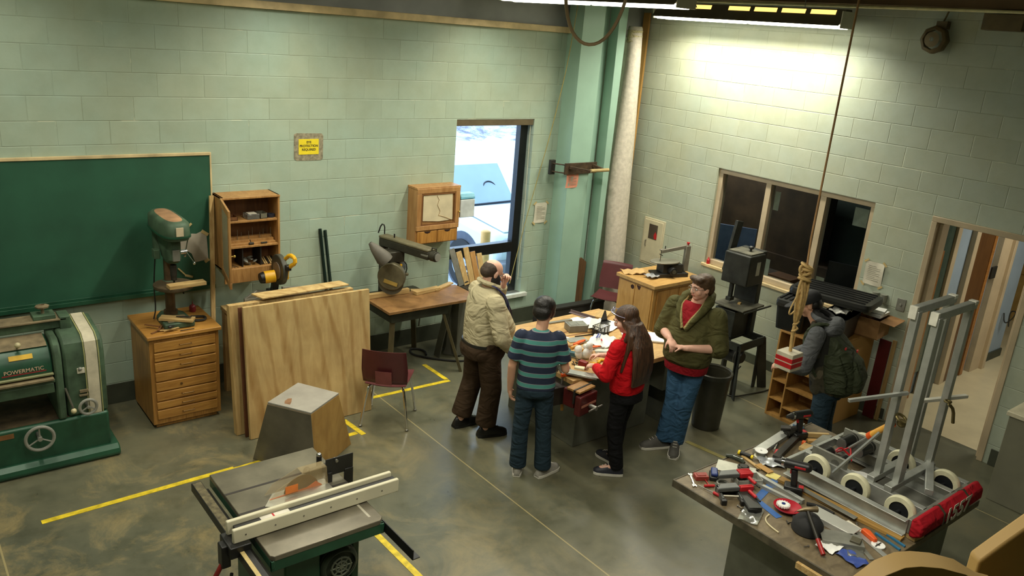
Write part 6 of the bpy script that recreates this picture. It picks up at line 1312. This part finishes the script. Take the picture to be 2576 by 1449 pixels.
# ================= front bench =================
bt_m = wood('grimy_bench_top', (124, 110, 84), (84, 72, 52), .5, (3, 5, 3), 2.2)
t = thing('workbench', 'dirty thick-topped workbench in the right foreground, crowded with robot parts', 'workbench', (2.87, -5.99, 0))
obj('bench_top', G().box(0, 1.63, 0, 1.27, .855, .90), bt_m, t, .004)
obj('edge_band', G().box(-.012, 0, .0, 1.275, .85, .902).box(-.012, 1.63, 1.27, 1.282, .85, .902), mat('dirty_edge', (80, 74, 58), .6, .1, .35, 9), t, .002)
obj('edge_strip', G().box(-.035, -.013, -.02, .32, .83, .87), pine, t, .002)
obj('cabinet', G().box(.42, 1.5, .10, 1.05, 0, .855), greyc, t, .006)
FZ = .9015
def fput(name, g, m, lab, cat, x, y, rz=0, z=0, group=None, bev=0, rot=None): return single(name, g, m, lab, cat, group, loc=(x, y, FZ+z), rz=rz, bev=bev, rot=rot)
# --- robot chassis ---
t = thing('robot_chassis', 'aluminium robot chassis with white wheels and tall double uprights on the front bench', 'robot', (0, 0, FZ))
def chan(x, s): return G().box(x-.004, x+.004, -5.92, -5.08, .02, .125).box(x, x+s*.045, -5.92, -5.08, .118, .125).box(x, x+s*.045, -5.92, -5.08, .02, .027)
for x, s_, nm in ((3.605, -1, 0), (3.80, 1, 1), (4.22, -1, 2), (4.39, 1, 3)): obj('side_rail', chan(x, s_), alu, t, .002)
obj('cross_rail', G().box(3.60, 4.40, -5.085, -5.06, .06, .125), alu, t, .003); obj('cross_rail', G().box(3.61, 4.39, -5.935, -5.91, .03, .125), alud, t, .003)
for x in (3.70, 4.305):
    for y in (-5.235, -5.52, -5.82):
        w = obj('wheel', G().lathe([(.062, -.022), (.092, -.022), (.098, -.010), (.098, .010), (.092, .022), (.066, .022)], n=32, ring=True, M=TR(x, y, .10) @ RY(90)), mat('white_tread', (206, 202, 170), .6, 0, .08, 20), t)
        g = G().cyl((x-.014, y, .10), (x+.014, y, .10), .066, n=28).cyl((x-.05, y, .10), (x+.05, y, .10), .012)
        obj('hub', g, mat('black_hub', (28, 30, 32), .4), w)
for k, (x, y) in enumerate([(4.18, -5.20), (4.17, -5.33)]):
    mo = obj('motor', G().cyl((x-.13, y, .17), (x+.05, y, .17), .040, n=24), mat('motor_black', (30, 30, 30), .35, .2), t, .003)
    obj('motor_cap', G().cyl((x-.137, y, .17), (x-.13, y, .17), .037, n=24), mat('motor_cap_grey', (120, 118, 112), .35, .6), mo); obj('motor_band', G().cyl((x+.0, y, .17), (x+.008, y, .17), .0415, n=24), steel, mo)
for k, (x, y) in enumerate([(3.90, -5.18), (3.89, -5.30)]):
    mo = obj('motor', G().cyl((x-.08, y, .13), (x+.06, y, .13), .036, n=24), mat('motor_black', (30, 30, 30), .35, .2), t, .003)
    obj('motor_band', G().cyl((x+.048, y, .13), (x+.056, y, .13), .0375, n=24), steel, mo)
obj('gearbox_plate', G().box(3.81, 3.83, -5.38, -5.12, .03, .19), alud, t, .003); obj('gearbox_plate', G().box(4.205, 4.22, -5.40, -5.12, .03, .22), alud, t, .003)
obj('red_wires', G().tube([(3.96, -5.2, .13), (4.0, -5.22, .17), (4.03, -5.25, .14), (4.02, -5.31, .12), (3.95, -5.31, .13)], .007, 6, smooth=1).tube([(4.0, -5.2, .12), (4.04, -5.27, .18), (3.97, -5.33, .12)], .007, 6), red, t)
obj('belly_pan', G().box(3.83, 4.2, -5.48, -5.36, .03, .035).box(4.0, 4.2, -5.9, -5.5, .02, .025), alud, t)
def post(x, y): return G().bar((x-.03, y, .125), (x+.035, y, 1.30), .05, .028, (0, 1, 0)) if 0 else G().box(x-.025, x+.025, y-.022, y+.022, .12, 1.30)
for (x, y) in ((3.915, -5.545), (3.91, -5.675), (4.405, -5.52), (4.40, -5.655)): obj('upright', post(x, y), alu, t, .003)
for y in (-5.535, -5.665):
    tb = obj('top_bar', G().box(3.885, 4.43, y-.022, y+.022, 1.28, 1.33), alu, t, .003); obj('end_cap', G().box(3.872, 3.90, y-.024, y+.024, 1.25, 1.332), mat('pale_cap', (206, 204, 190), .4), tb, .002); obj('end_cap', G().box(4.385, 4.433, y-.024, y+.024, 1.31, 1.334), mat('pale_cap', (206, 204, 190), .4), tb, .002)
obj('foot_bar', G().box(3.80, 4.40, -5.70, -5.65, .125, .165), alu, t, .003); obj('foot_bar', G().box(3.82, 4.35, -5.57, -5.52, .125, .165), alu, t, .003)
obj('foot_bar', G().bar((4.40, -5.66, .15), (3.99, -5.85, .15), .05, .04), alu, t, .003)
obj('channel_strip', G().box(3.955, 3.985, -5.685, -5.665, .13, 1.27), alu, t)
obj('cross_bar', G().bar((3.55, -5.42, .72), (3.93, -5.60, .76), .022, .022), alu, t, .002); obj('cross_bar', G().bar((4.20, -5.56, .62), (4.62, -5.70, .62), .03, .022), mat('pale_cap', (206, 204, 190)), t, .002)
lt = obj('latch', G().tube([(4.36, -5.70, .62), (4.40, -5.72, .58), (4.42, -5.73, .48)], .011, 8, smooth=1).torus((4.35, -5.69, .64), .02, .007), mat('brassy_steel', (120, 108, 70), .35, .8), t)
obj('gear_knuckle', G().sph((3.93, -5.61, .55), .03).torus((3.93, -5.60, .58), .035, .010, (.5, 0, 0)), mat('brassy_steel', (120, 108, 70)), t)
cy = obj('strut_rod', G().cyl((4.04, -5.26, .17), (3.955, -5.50, .46), .009), alu, t)
obj('strut_handle', G().cyl((3.985, -5.41, .355), (3.94, -5.55, .52), .024, .018), mat('amber_handle', (226, 166, 70), .35), cy); obj('strut_collar', G().cyl((3.99, -5.40, .34), (3.98, -5.425, .37), .027).cyl((3.945, -5.53, .495), (3.94, -5.55, .52), .026), orange, cy)
obj('strut_rod', G().bar((3.74, -5.33, .10), (3.90, -5.50, .44), .022, .012), alud, t)
# --- bumper ---
t = thing('bumper', 'padded red fabric bumper with white numerals strapped to the front of the robot chassis', 'bumper', (4.0, -5.955, FZ+.03))
redf = cloth('bumper_red', (158, 20, 32), 2.5, .5)
g = G(); g.prism([(-.018, .0), (-.065, .03), (-.062, .10), (-.015, .14), (.012, .115), (.012, .0)], -.42, .42, 'yz')
obj('padding', g, redf, t, .012)
nm_ = mat('numeral_white', (206, 200, 182), .7, 0, .1, 20)
text_obj('1557', .15, nm_, t, TR(.045, -.0675, .066) @ RX(90) @ TR(0, 0, 0), 'numerals', .001, bold=.004, sx=1.15)
for x in (-.14, .20): obj('strap', G().prism([(-.020, -.003), (-.069, .027), (-.066, .103), (-.016, .144), (.0135, .118), (.0135, -.003)], x-.008, x+.008, 'yz'), mat('strap_olive', (64, 60, 44), .6), t)
fput('bumper_block', G().box(-.05, .05, -.03, .03, 0, .028), pine, 'pale wood block under the right end of the red bumper', 'block', 4.22, -5.955, .1)
fput('bumper_block', G().box(-.05, .05, -.03, .03, 0, .028), pine, 'pale wood block under the left end of the red bumper', 'block', 3.66, -5.955, -.1)
fput('wood_disc', G().cyl((0, 0, 0), (0, 0, .02), .06, n=20), pine, 'round pale wood disc inside the front end of the robot chassis', 'disc', 3.90, -5.80)
fput('wood_strip', G().box(-.13, .13, -.03, .03, 0, .02), pine, 'pale wood strip inside the chassis between the uprights and the bumper', 'board', 4.08, -5.80, .3)
# --- long stock along the bench ---
def stock(name, p0, p1, w, h, m, lab, cat='bar', grp=None, z=0, bev=.001):
    p0, p1 = Vector((*p0, 0)), Vector((*p1, 0)); c = (p0+p1)/2; L = (p1-p0).length
    return fput(name, G().box(-L/2, L/2, -w/2, w/2, 0, h), m, lab, cat, c.x, c.y, math.atan2(p1.y-p0.y, p1.x-p0.x), z, grp, bev)
stock('channel_stock', (3.66, -4.80), (4.36, -4.70), .07, .035, alu, 'broad aluminium channel along the far edge of the front bench', grp='metal stock on the front bench')
stock('channel_stock', (3.70, -4.925), (4.20, -4.80), .045, .04, iron, 'dark metal bar between the broad aluminium channel and the paper', grp='metal stock on the front bench')
stock('channel_stock', (3.86, -5.01), (4.38, -4.93), .06, .03, alud, 'grey channel stock behind the chassis, under a tan wood piece', grp='metal stock on the front bench')
stock('wood_piece', (3.95, -4.985), (4.05, -4.97), .075, .025, pine, 'tan wood piece lying across the grey channel stock', 'board', z=.032)
stock('robot_side_bar', (3.47, -5.08), (3.50, -5.30), .03, .02, alud, 'short grey bar left of the chassis behind the drill') if 0 else None
stock('extrusion', (3.395, -4.95), (3.375, -5.36), .03, .03, alu, 'slotted aluminium extrusion beside the blue tape, right one of the pair', grp='slotted extrusions on the front bench')
stock('extrusion', (3.30, -5.06), (3.33, -5.36), .025, .025, alu, 'slotted aluminium extrusion beside the blue tape, left one of the pair', grp='slotted extrusions on the front bench')
stock('long_board', (3.50, -5.10), (3.555, -5.93), .06, .02, wood('yellow_pine', (190, 152, 84), (150, 112, 52), .55), 'long yellow pine board beside the near rail of the chassis', 'board')
stock('flat_bar', (3.50, -5.27), (3.49, -5.66), .04, .006, alud, 'drilled flat aluminium bar lying on the long pine board', z=.021)
for k, (a, b, lab) in enumerate([((3.535, -5.80), (3.50, -5.975), 'blue pencil-like rod nearest the red bumper'), ((3.475, -5.80), (3.44, -5.975), 'blue pencil-like rod farther from the red bumper')]): stock('blue_rod', a, b, .012, .012, mat('rod_blue', (40, 110, 150), .4), lab, 'rod', 'blue rods on the front bench')
stock('flat_strip', (3.40, -5.70), (3.30, -5.97), .035, .005, alu, 'long drilled aluminium strip right of the plastic bags at the near corner', 'strip', 'strips at the near corner', .0)
stock('flat_strip', (3.345, -5.70), (3.20, -5.93), .03, .005, alud, 'long drilled aluminium strip left of its twin at the near corner', 'strip', 'strips at the near corner', .0)
stock('white_strip', (3.44, -5.63), (3.415, -5.79), .03, .008, paper, 'pale strip between the pine board and the orange clip', 'strip')
stock('silver_rod', (3.445, -5.45), (3.43, -5.60), .01, .01, steel, 'thin silver rod beside the pine board', 'rod')
# --- angle plates ---
fput('angle_plate', G().box(-.15, .15, -.055, .055, .03, .036).box(-.15, .15, -.061, -.055, 0, .036), mat('bright_aluminium', (206, 206, 198), .3, .5, .05), 'bright drilled aluminium angle right of the black cap', 'angle', 3.33, -5.60, R_(-88), 0, None, .001)
fput('angle_plate', G().box(-.12, .12, -.06, .06, .03, .036).box(-.12, .12, -.066, -.06, 0, .036), alud, 'dull grey aluminium angle nearer the camera than the bright one', 'angle', 3.20, -5.73, R_(-50), 0, None, .001)
# --- power drills ---
def drill(lab, x, y, rz, z=0, lie=0):
    t = thing('cordless_drill', lab, 'drill', (x, y, FZ+z), rz, 'black and red cordless drills', rot=(lie, 0, rz) if lie else None)
    obj('battery', G().box(-.06, .06, -.04, .04, 0, .055), blackp, t, .008)
    obj('handle', G().bar((.0, 0, .05), (.015, 0, .17), .036, .042, (1, 0, 0)), blackp, t, .01)
    obj('drill_body', G().cyl((-.06, 0, .20), (.08, 0, .20), .032, n=20).sph((-.06, 0, .20), .032), blackp, t)
    obj('chuck', G().cyl((.08, 0, .20), (.105, 0, .20), .026).cyl((.105, 0, .20), (.15, 0, .20), .022, .012), mat('chuck_grey', (60, 60, 58), .35, .4), t); obj('chuck_ring', G().cyl((.088, 0, .20), (.104, 0, .20), .0275, n=20), chrome, t)
    obj('trigger', G().box(.022, .04, -.010, .010, .135, .165), red, t, .003); obj('red_side', G().box(-.05, .02, -.034, .034, .193, .207), red, t, .002); obj('battery_label', G().box(-.062, -.03, -.02, .02, .02, .057), red, t, .002)
    return t
drill('black and red cordless drill standing beside the blue tape, nearest the chassis', 3.44, -5.24, R_(120))
drill('black and red cordless drill standing at the far end of the front bench', 4.16, -4.81, R_(165), .0)
# --- tool cluster, left ---
t = thing('open_wrench', 'shiny open ended wrench at the far left corner of the front bench', 'wrench', (2.965, -4.785, FZ+.004), R_(-128))
obj('shaft', G().box(-.06, .06, -.006, .006, -.003, .003), chrome, t, .001); obj('jaw', G().prism([(.055, -.010), (.075, -.016), (.090, -.010), (.078, -.004), (.078, .004), (.090, .010), (.075, .016), (.055, .010)], -.003, .003), chrome, t); obj('jaw', G().prism([(-.055, -.009), (-.07, -.014), (-.083, -.009), (-.073, -.003), (-.073, .003), (-.083, .009), (-.07, .014), (-.055, .009)], -.003, .003), chrome, t)
fput('tape_measure', G().box(-.03, .03, -.045, .045, 0, .03).box(-.015, .015, -.03, .03, .03, .034), mat('brick_red', (138, 50, 40), .5, 0, .15, 30), 'small brick red box with a dark window, second tool from the left corner', 'tool', 3.035, -4.80, R_(60), 0, None, .005)
t = thing('stapler', 'blue and black hand tool beside the brick red box', 'tool', (3.12, -4.84, FZ), R_(40))
obj('lower_body', G().box(-.05, .05, -.03, .03, 0, .03), blackp, t, .008); obj('upper_body', G().box(-.045, .05, -.022, .022, .031, .055), navy, t, .008)
def hexset(lab, x, y, z, n, rz):
    t = thing('clamp_gun', lab, 'tool', (x, y, FZ+z), rz, 'red handled grey tools')
    obj('grey_blades', G().prism([(-.16, -.03), (-.12, .03), (.0, .035), (.0, -.03)], 0, .03), mat('tool_grey', (92, 94, 92), .4, .2), t, .006)
    g = G()
    for k in range(n): g.box(0, .095, -.036+k*.018, -.021+k*.018, -.002, .034)
    obj('red_grip', g, red, t, .005); obj('red_stem', G().bar((.05, -.05, .015), (.06, -.13, .012), .02, .02), red, t, .006); obj('steel_tip', G().cyl((.06, -.13, .012), (.065, -.17, .010), .006), iron, t)
    return t
hexset('grey folding tool with a broad red four-ribbed grip, upper one of the pair', 3.22, -4.955, .045, 4, R_(-25)); hexset('grey folding tool with a small red grip, lower one of the pair', 3.08, -5.06, .045, 2, R_(-25))
t = thing('grey_bracket', 'dark grey open bracket with black feet under the red gripped tools', 'bracket', (3.005, -5.06, FZ), R_(-35))
obj('bracket_body', G().box(-.07, -.055, -.06, .09, 0, .04).box(.055, .07, -.06, .09, 0, .04).box(-.07, .07, .06, .09, 0, .04), mat('tool_grey', (92, 94, 92)), t, .003); obj('foot', G().box(-.08, -.045, -.09, -.06, 0, .035), blackp, t, .004); obj('foot', G().box(.045, .08, -.09, -.06, 0, .035), blackp, t, .004); obj('pin', G().cyl((-.05, -.02, .03), (.05, -.02, .03), .005), paper, t)
t = thing('grey_bin', 'clear grey plastic bin behind the red gripped tools', 'bin', (3.27, -5.0, FZ), R_(-28))
obj('bin_body', G().box(-.09, .09, -.05, -.046, 0, .045).box(-.09, .09, .046, .05, 0, .045).box(-.09, -.086, -.05, .05, 0, .045).box(.086, .09, -.05, .05, 0, .045).box(-.09, .09, -.05, .05, 0, .004), mat('grey_clear_plastic', (150, 150, 140), .3), t)
obj('divider', G().box(-.002, .002, -.046, .046, 0, .04), mat('grey_clear_plastic', (150, 150, 140)), t)
t = thing('black_case', 'long black rectangular case left of the blue tape', 'case', (3.06, -5.165, FZ), R_(-123)); obj('case_body', G().box(-.14, .12, -.045, .045, 0, .04), blackp, t, .01); obj('case_lid', G().box(-.138, .118, -.043, .043, .0405, .046), mat('case_top', (44, 46, 42), .45), t, .006)
fput('plastic_wrap', sheetg(.20, .12, .008, 6, 5), glass, 'crumpled clear wrap at the near end of the black case', 'wrap', 2.96, -5.26, .4)
fput('clear_panel', G().box(-.13, .13, -.075, .075, 0, .005), mat('pale_panel', (176, 176, 160), .35, .1), 'pale grey flat panel under the round black knob', 'panel', 3.35, -4.85, R_(-60), 0, None, .001)
fput('round_knob', G().lathe([(.035, 0), (.04, .008), (.04, .02), (.032, .024)]).cyl((0, 0, .024), (0, 0, .026), .028), iron, 'round black knob on the pale grey panel', 'knob', 3.39, -4.88, 0, .006)
t = thing('utility_knife', 'dark curved utility tool near the back edge of the front bench', 'tool', (3.45, -4.77, FZ+.012), R_(-75)); obj('tool_body', G().tube([(-.07, 0, 0), (-.02, .01, .008), (.03, .005, .008), (.07, -.01, 0)], [.012, .018, .018, .01], 8), mat('dark_green_tool', (50, 56, 46), .4), t); obj('silver_insert', G().box(-.02, .05, -.006, .008, .014, .022), alu, t, .002)
t = thing('screwdriver', 'yellow and black stubby screwdriver beside the tan wood strip', 'screwdriver', (3.56, -4.775, FZ+.016), R_(-75)); obj('grip', G().cyl((-.04, 0, 0), (.04, 0, 0), .015), blackp, t, .003); obj('yellow_end', G().cyl((-.055, 0, 0), (-.04, 0, 0), .016).cyl((.04, 0, 0), (.055, 0, 0), .014), mat('bright_yellow', (240, 210, 20)), t); obj('shank', G().cyl((.055, 0, 0), (.11, 0, 0), .003), steel, t)
stock('wood_stick', (3.545, -4.76), (3.50, -4.95), .025, .008, pine, 'tan wood strip lying beside the yellow screwdriver', 'strip'); stock('wood_stick', (3.53, -4.90), (3.515, -5.02), .055, .006, plytan, 'broader tan strip lying end to end with the narrow one', 'strip', z=.009)
t = thing('wire_spool', 'white flanged wire spool near the back edge of the front bench', 'spool', (3.66, -4.83, FZ)); obj('lower_flange', G().cyl((0, 0, 0), (0, 0, .005), .045, n=28), white, t); obj('wire', G().cyl((0, 0, .005), (0, 0, .045), .032, n=24), alud, t); obj('upper_flange', G().lathe([(.008, .045), (.045, .045), (.045, .05), (.008, .05)], n=28), paperw, t)
fput('sticky_note', G().box(-.04, .04, -.04, .04, 0, .004), mat('note_yellow', (224, 210, 128), .8, 0, .03), 'pale yellow sticky note pad', 'note', 3.505, -5.045, .2, .0)
fput('silver_pouch', sheetg(.17, .12, .010, 6, 9), mat('silver_film', (176, 180, 184), .25, .4, .15, 30), 'crinkled silver pouch beside the tan strip', 'pouch', 3.64, -4.93, -.7)
t = thing('red_screwdriver', 'red handled screwdriver lying toward the wire spool', 'screwdriver', (3.75, -4.85, FZ+.013), R_(-10)) if 0 else None
fput('red_handle_tool', G().cyl((-.05, 0, .016), (.02, 0, .016), .015), red, 'short red tool handle lying between wire spool and broad channel', 'tool', 3.80, -4.87, R_(25))
fput('socket_set', G().cyl((-.06, 0, .014), (-.02, 0, .014), .014).cyl((-.015, 0, .014), (.03, 0, .014), .014).cyl((.035, 0, .014), (.06, 0, .014), .012), chrome, 'row of chrome sockets lying in front of the broad channel', 'sockets', 3.86, -4.82, R_(25)) 
fput('white_rag', sheetg(.16, .13, .014, 6, 12), paperw, 'crumpled white paper behind the chassis', 'paper', 3.82, -4.99, .4) if 0 else fput('white_rag', sheetg(.15, .10, .010, 6, 12), paperw, 'crumpled white paper between the metal bars behind the chassis', 'paper', 3.74, -5.0, .4)
fput('t_handle_key', G().cyl((0, 0, .009), (.09, 0, .009), .003).cyl((0, -.035, .009), (0, .035, .009), .009), red, 'small red T handle key pointing to the left corner', 'key', 3.0, -4.90, R_(60))
t = thing('screwdriver', 'long thin screwdriver with a red grip near the bench edge', 'screwdriver', (2.955, -4.97, FZ+.01), R_(95)); obj('grip', G().cyl((-.05, 0, 0), (.0, 0, 0), .010), red, t); obj('shank', G().cyl((.0, 0, 0), (.12, 0, -.004), .0028), steel, t)
fput('bolt_tray', G().box(-.04, .04, -.04, .04, 0, .004).torus((0, 0, .012), .035, .008), alud, 'small round grey clamp ring beside the blue and black tool', 'ring', 3.10, -4.93)
fput('cable_tie', G().tube([(.02, .09, .004), (-.02, .05, .004), (-.03, .0, .004), (-.01, -.06, .004), (.01, -.10, .004)], .005, 6, smooth=2), mat('cream_cable', (200, 188, 150), .5), 'short cream cable curling near the bench edge', 'cable', 3.0, -5.38, R_(-35))
# blue tape on the bench
fput('blue_tape', G().prism([(-.02, .0), (.03, .0), (.03, .16), (-.02, .16)], 0, .001).prism([(.03, .0), (.03, .05), (.44, .05), (.44, .0)], 0, .001), bluet, 'L shaped strip of blue masking tape stuck on the bench top', 'tape', 3.10, -5.25, R_(12)) if 0 else fput('blue_tape', G().bar((0, 0, .0006), (.40, .10, .0006), .05, .001).bar((.012, -.02, .0006), (-.03, -.20, .0006), .05, .001), bluet, 'L shaped strip of blue masking tape stuck on the bench top', 'tape', 3.13, -5.17)
fput('green_tag', G().box(-.022, .022, -.010, .010, 0, .004), mat('tag_lime', (206, 224, 50), .6), 'small lime green tag on the blue tape', 'tag', 3.40, -5.12, .2, .002)
t = thing('red_bowl', 'shallow red dish holding a white gear', 'dish', (3.22, -5.345, FZ)); obj('dish', G().lathe([(.04, 0), (.085, .022), (.088, .03), (.08, .028), (.04, .008), (.001, .008)], n=32), mat('dish_red', (164, 24, 40), .35), t)
g = G().cyl((0, 0, 0), (0, 0, .012), .036, n=24)
for k in range(16): g.box(.034, .043, -.004, .004, 0, .012, M=RZ(k*22.5))
t = thing('white_gear', 'white toothed plastic gear resting in the red dish', 'gear', (3.20, -5.325, FZ+.030)); obj('gear_disc', g, paperw, t); obj('gear_hub', G().cyl((0, 0, .012), (0, 0, .016), .012), navy, t)
# cap
t = thing('baseball_cap', 'black baseball cap lying on the front bench under the hammer', 'cap', (3.14, -5.54, FZ), R_(35))
obj('crown', G().loft([((0, 0, .005), .105, .095), ((0, 0, .05), .10, .09), ((0, 0, .085), .075, .065), ((0, 0, .10), .03, .03)], 28), mat('cap_fabric', (26, 26, 26), .8, 0, .15), t, ang=80)
obj('brim', G().loft([((.09, 0, .012), .09, .085), ((.10, 0, .018), .088, .082)], 28), mat('cap_brim', (46, 48, 44), .7), t)
obj('cap_print', G().prism([(-.10, .012), (-.06, .03), (-.06, .04), (-.10, .02)], -.02, .02, 'xz'), alud, t)
t = thing('hammer', 'claw hammer with a black and red handle lying across the black cap', 'hammer', (3.03, -5.655, FZ+.072), 0, rot=(0, .42, R_(-110)-math.pi*0))
t.rotation_euler = (0, .40, R_(-122))
obj('shaft', G().cyl((-.16, 0, .012), (.03, 0, .0), .013, .011), iron, t); obj('red_grip', G().cyl((.03, 0, 0), (.13, 0, -.004), .013, .014), mat('grip_red', (150, 30, 26), .4), t)
obj('head', G().tube([(-.16, -.06, .0), (-.16, -.02, .018), (-.16, .03, .02), (-.16, .06, .02)], [.006, .013, .017, .02], 10), mat('hammer_steel', (128, 112, 84), .4, .7), t)
t = thing('orange_clip', 'bright orange plastic clip lying near the long drilled strips', 'clip', (3.405, -5.80, FZ), R_(60)); obj('clip_body', G().prism([(-.06, -.015), (.03, -.02), (.06, .0), (.05, .03), (.0, .02), (-.06, .01)], 0, .03), orange, t, .005)
t = thing('white_disc', 'white slotted disc near the orange clip', 'disc', (3.37, -5.875, FZ)); obj('disc', G().lathe([(.012, 0), (.04, 0), (.04, .008), (.012, .008)], ring=True, n=28), paperw, t); obj('slot', G().box(-.035, .035, -.004, .004, .0081, .009), iron, t)
for k, (x, y, sz, m, lab) in enumerate([(3.11, -5.72, .16, paperw, 'crumpled white wrapper nearest the hammer'), (3.18, -5.83, .14, glass, 'clear wrapper between the white and the blue ones'), (3.10, -5.86, .15, mat('blue_wrapper', (60, 80, 150), .3), 'blue and white wrapper at the near corner of the bench')]): fput('plastic_wrapper', sheetg(sz, sz*.7, .010, 6, 20+k), m, lab, 'wrapper', x, y, k*.7, .0, 'wrappers at the near end of the front bench')
fput('dark_block', G().box(-.03, .03, -.03, .03, 0, .05), mat('olive_block', (80, 76, 58), .5), 'olive grey block among the plastic wrappers', 'block', 3.235, -5.80, .3, 0, None, .004)
fput('rubber_piece', G().tube([(-.08, 0, .014), (-.03, .02, .014), (.04, .015, .014), (.09, 0, .014)], .012, 8, smooth=1), rubber, 'black rubber piece behind the bright aluminium angle', 'part', 3.40, -5.46, R_(-75)) 
fput('dark_motor', G().cyl((-.04, 0, .03), (.04, 0, .03), .028), mat('dark_motor_grey', (86, 80, 66), .4, .3), 'small grey motor beside the drilled flat bar', 'motor', 3.455, -5.36, .6) if 0 else None
fput('instruction_sheet', sheetg(.16, .12, .004, 6, 31), paperw, 'white instruction sheet with a blue edge inside the chassis', 'paper', 3.96, -5.42, .5, .04)
fput('blue_card', G().box(-.05, .05, -.025, .025, 0, .002), navy, 'dark blue card inside the chassis beside the white sheet', 'card', 3.89, -5.50, .5, .0)
fput('circuit_board', G().box(-.12, .12, -.09, .09, 0, .01), alud, 'grey plate with parts behind the uprights', 'plate', 4.10, -5.30, 0, .036) if 0 else None
t = thing('wooden_frame_scraps', 'small frame of tan wood strips at the far end of the front bench', 'frame', (4.27, -4.90, FZ), R_(-35)); obj('strip', G().box(-.11, .11, .03, .055, 0, .035), pine, t, .002); obj('strip', G().box(-.09, .07, -.06, -.02, 0, .02), plytan, t, .002)
fput('blue_clamp', G().box(-.03, .03, -.02, .02, 0, .05).cyl((0, -.03, .05), (0, .05, .05), .014), mat('clamp_blue', (50, 96, 130), .4), 'blue metal clamp beside the far drill', 'clamp', 4.235, -4.765, .5)
fput('orange_bit', G().box(-.02, .02, -.012, .012, 0, .02), orange, 'small orange plastic piece beside the channel stock', 'piece', 4.12, -4.885, .4) 
fput('dark_gears', (lambda g: [g.cyl((random.uniform(-.05, .05), random.uniform(-.04, .04), .001+.009*i), (random.uniform(-.05, .05), random.uniform(-.04, .04), .010+.010*i), .022, n=10) for i in range(5)] and g)(G()), iron, 'heap of dark gears near the far drill', 'gears', 4.10, -4.74-.015, 0, .037)
random.seed(5)
for k in range(14):
    x, y = random.choice([(3.0, -5.62), (3.28, -5.46), (3.50, -4.98), (3.84, -5.45), (4.05, -5.44), (2.98, -5.20), (3.25, -4.80), (3.42, -5.68), (4.0, -4.95), (3.12, -5.42), (4.1, -5.55), (3.3, -5.6)])
    fput('bolt', G().cyl((-.016, 0, .006), (.012, 0, .006), .0035, n=6).cyl((.012, 0, .006), (.018, 0, .006), .007, n=6), steel if k % 2 else iron, 'small loose bolt on the cluttered front bench', 'bolt', x+random.uniform(-.05, .05), y+random.uniform(-.04, .04), random.random()*6, .0, 'loose bolts on the front bench')
# ================= tan rounded guard near the camera =================
tanm = mat('tan_guard', (196, 160, 96), .6, 0, .05, 2)
t = thing('wooden_chair', 'tan moulded chair back very close to the camera at the bottom right corner', 'chair', (-.30, -7.50, 2.0))
o_ = Vector((-.30, -7.50, 2.0))
def wp(x, y, z): return Vector((x, y, z))-o_
top_pts = [(-.240, -7.290, 2.9), (-.239, -7.290, 3.095), (-.217, -7.301, 3.117), (-.197, -7.313, 3.128), (-.183, -7.324, 3.131), (-.165, -7.339, 3.131), (-.144, -7.358, 3.126), (-.124, -7.376, 3.112), (-.113, -7.388, 3.11), (-.105, -7.395, 2.9)]
n = Vector((.60, .73, 0)).normalized()
g = G(); rows = [[wp(x, y, z)+n*s for (x, y, z) in top_pts] for s in (0, .045)]
lo = [wp(x, y, 2.55) for (x, y, z) in top_pts]
g.sheet([rows[0], [p.lerp(q, .5) for p, q in zip(rows[0], lo)], lo], tuple(n*.03)); obj('seat_back', g, tanm, t, .006, ang=70)
g = G(); q = [wp(.013, -7.341, 3.048), wp(.044, -7.357, 3.078), wp(.076, -7.373, 3.107), wp(.134, -7.404, 3.154), wp(.134, -7.404, 2.415), wp(.013, -7.341, 2.415)]
vs = [g.bm.verts.new(p) for p in q]; v2 = [g.bm.verts.new(p+n*.025) for p in q]; g._skin([vs, v2]); obj('arm_panel', g, tanm, t, .004)
obj('post', G().box(-.02, .02, .08, .12, 0, .6), tanm, t)
for (x, y) in ((-.9, -8.2), (.4, -8.2), (-.9, -7.3), (.4, -7.3)): pass
struct('trim_5', G().box(-3.2, .5, -10.9, -7.2, 1.9, 2.0), mat('loft_floor', (120, 104, 76), .7, 0, .1, 3))
# ================= lamp lights go where their fixtures hang =================
for (lo, x, y0, y1, z) in LAMP_LIGHTS:
    lo.location = (x, (y0+y1)/2, z-.075)
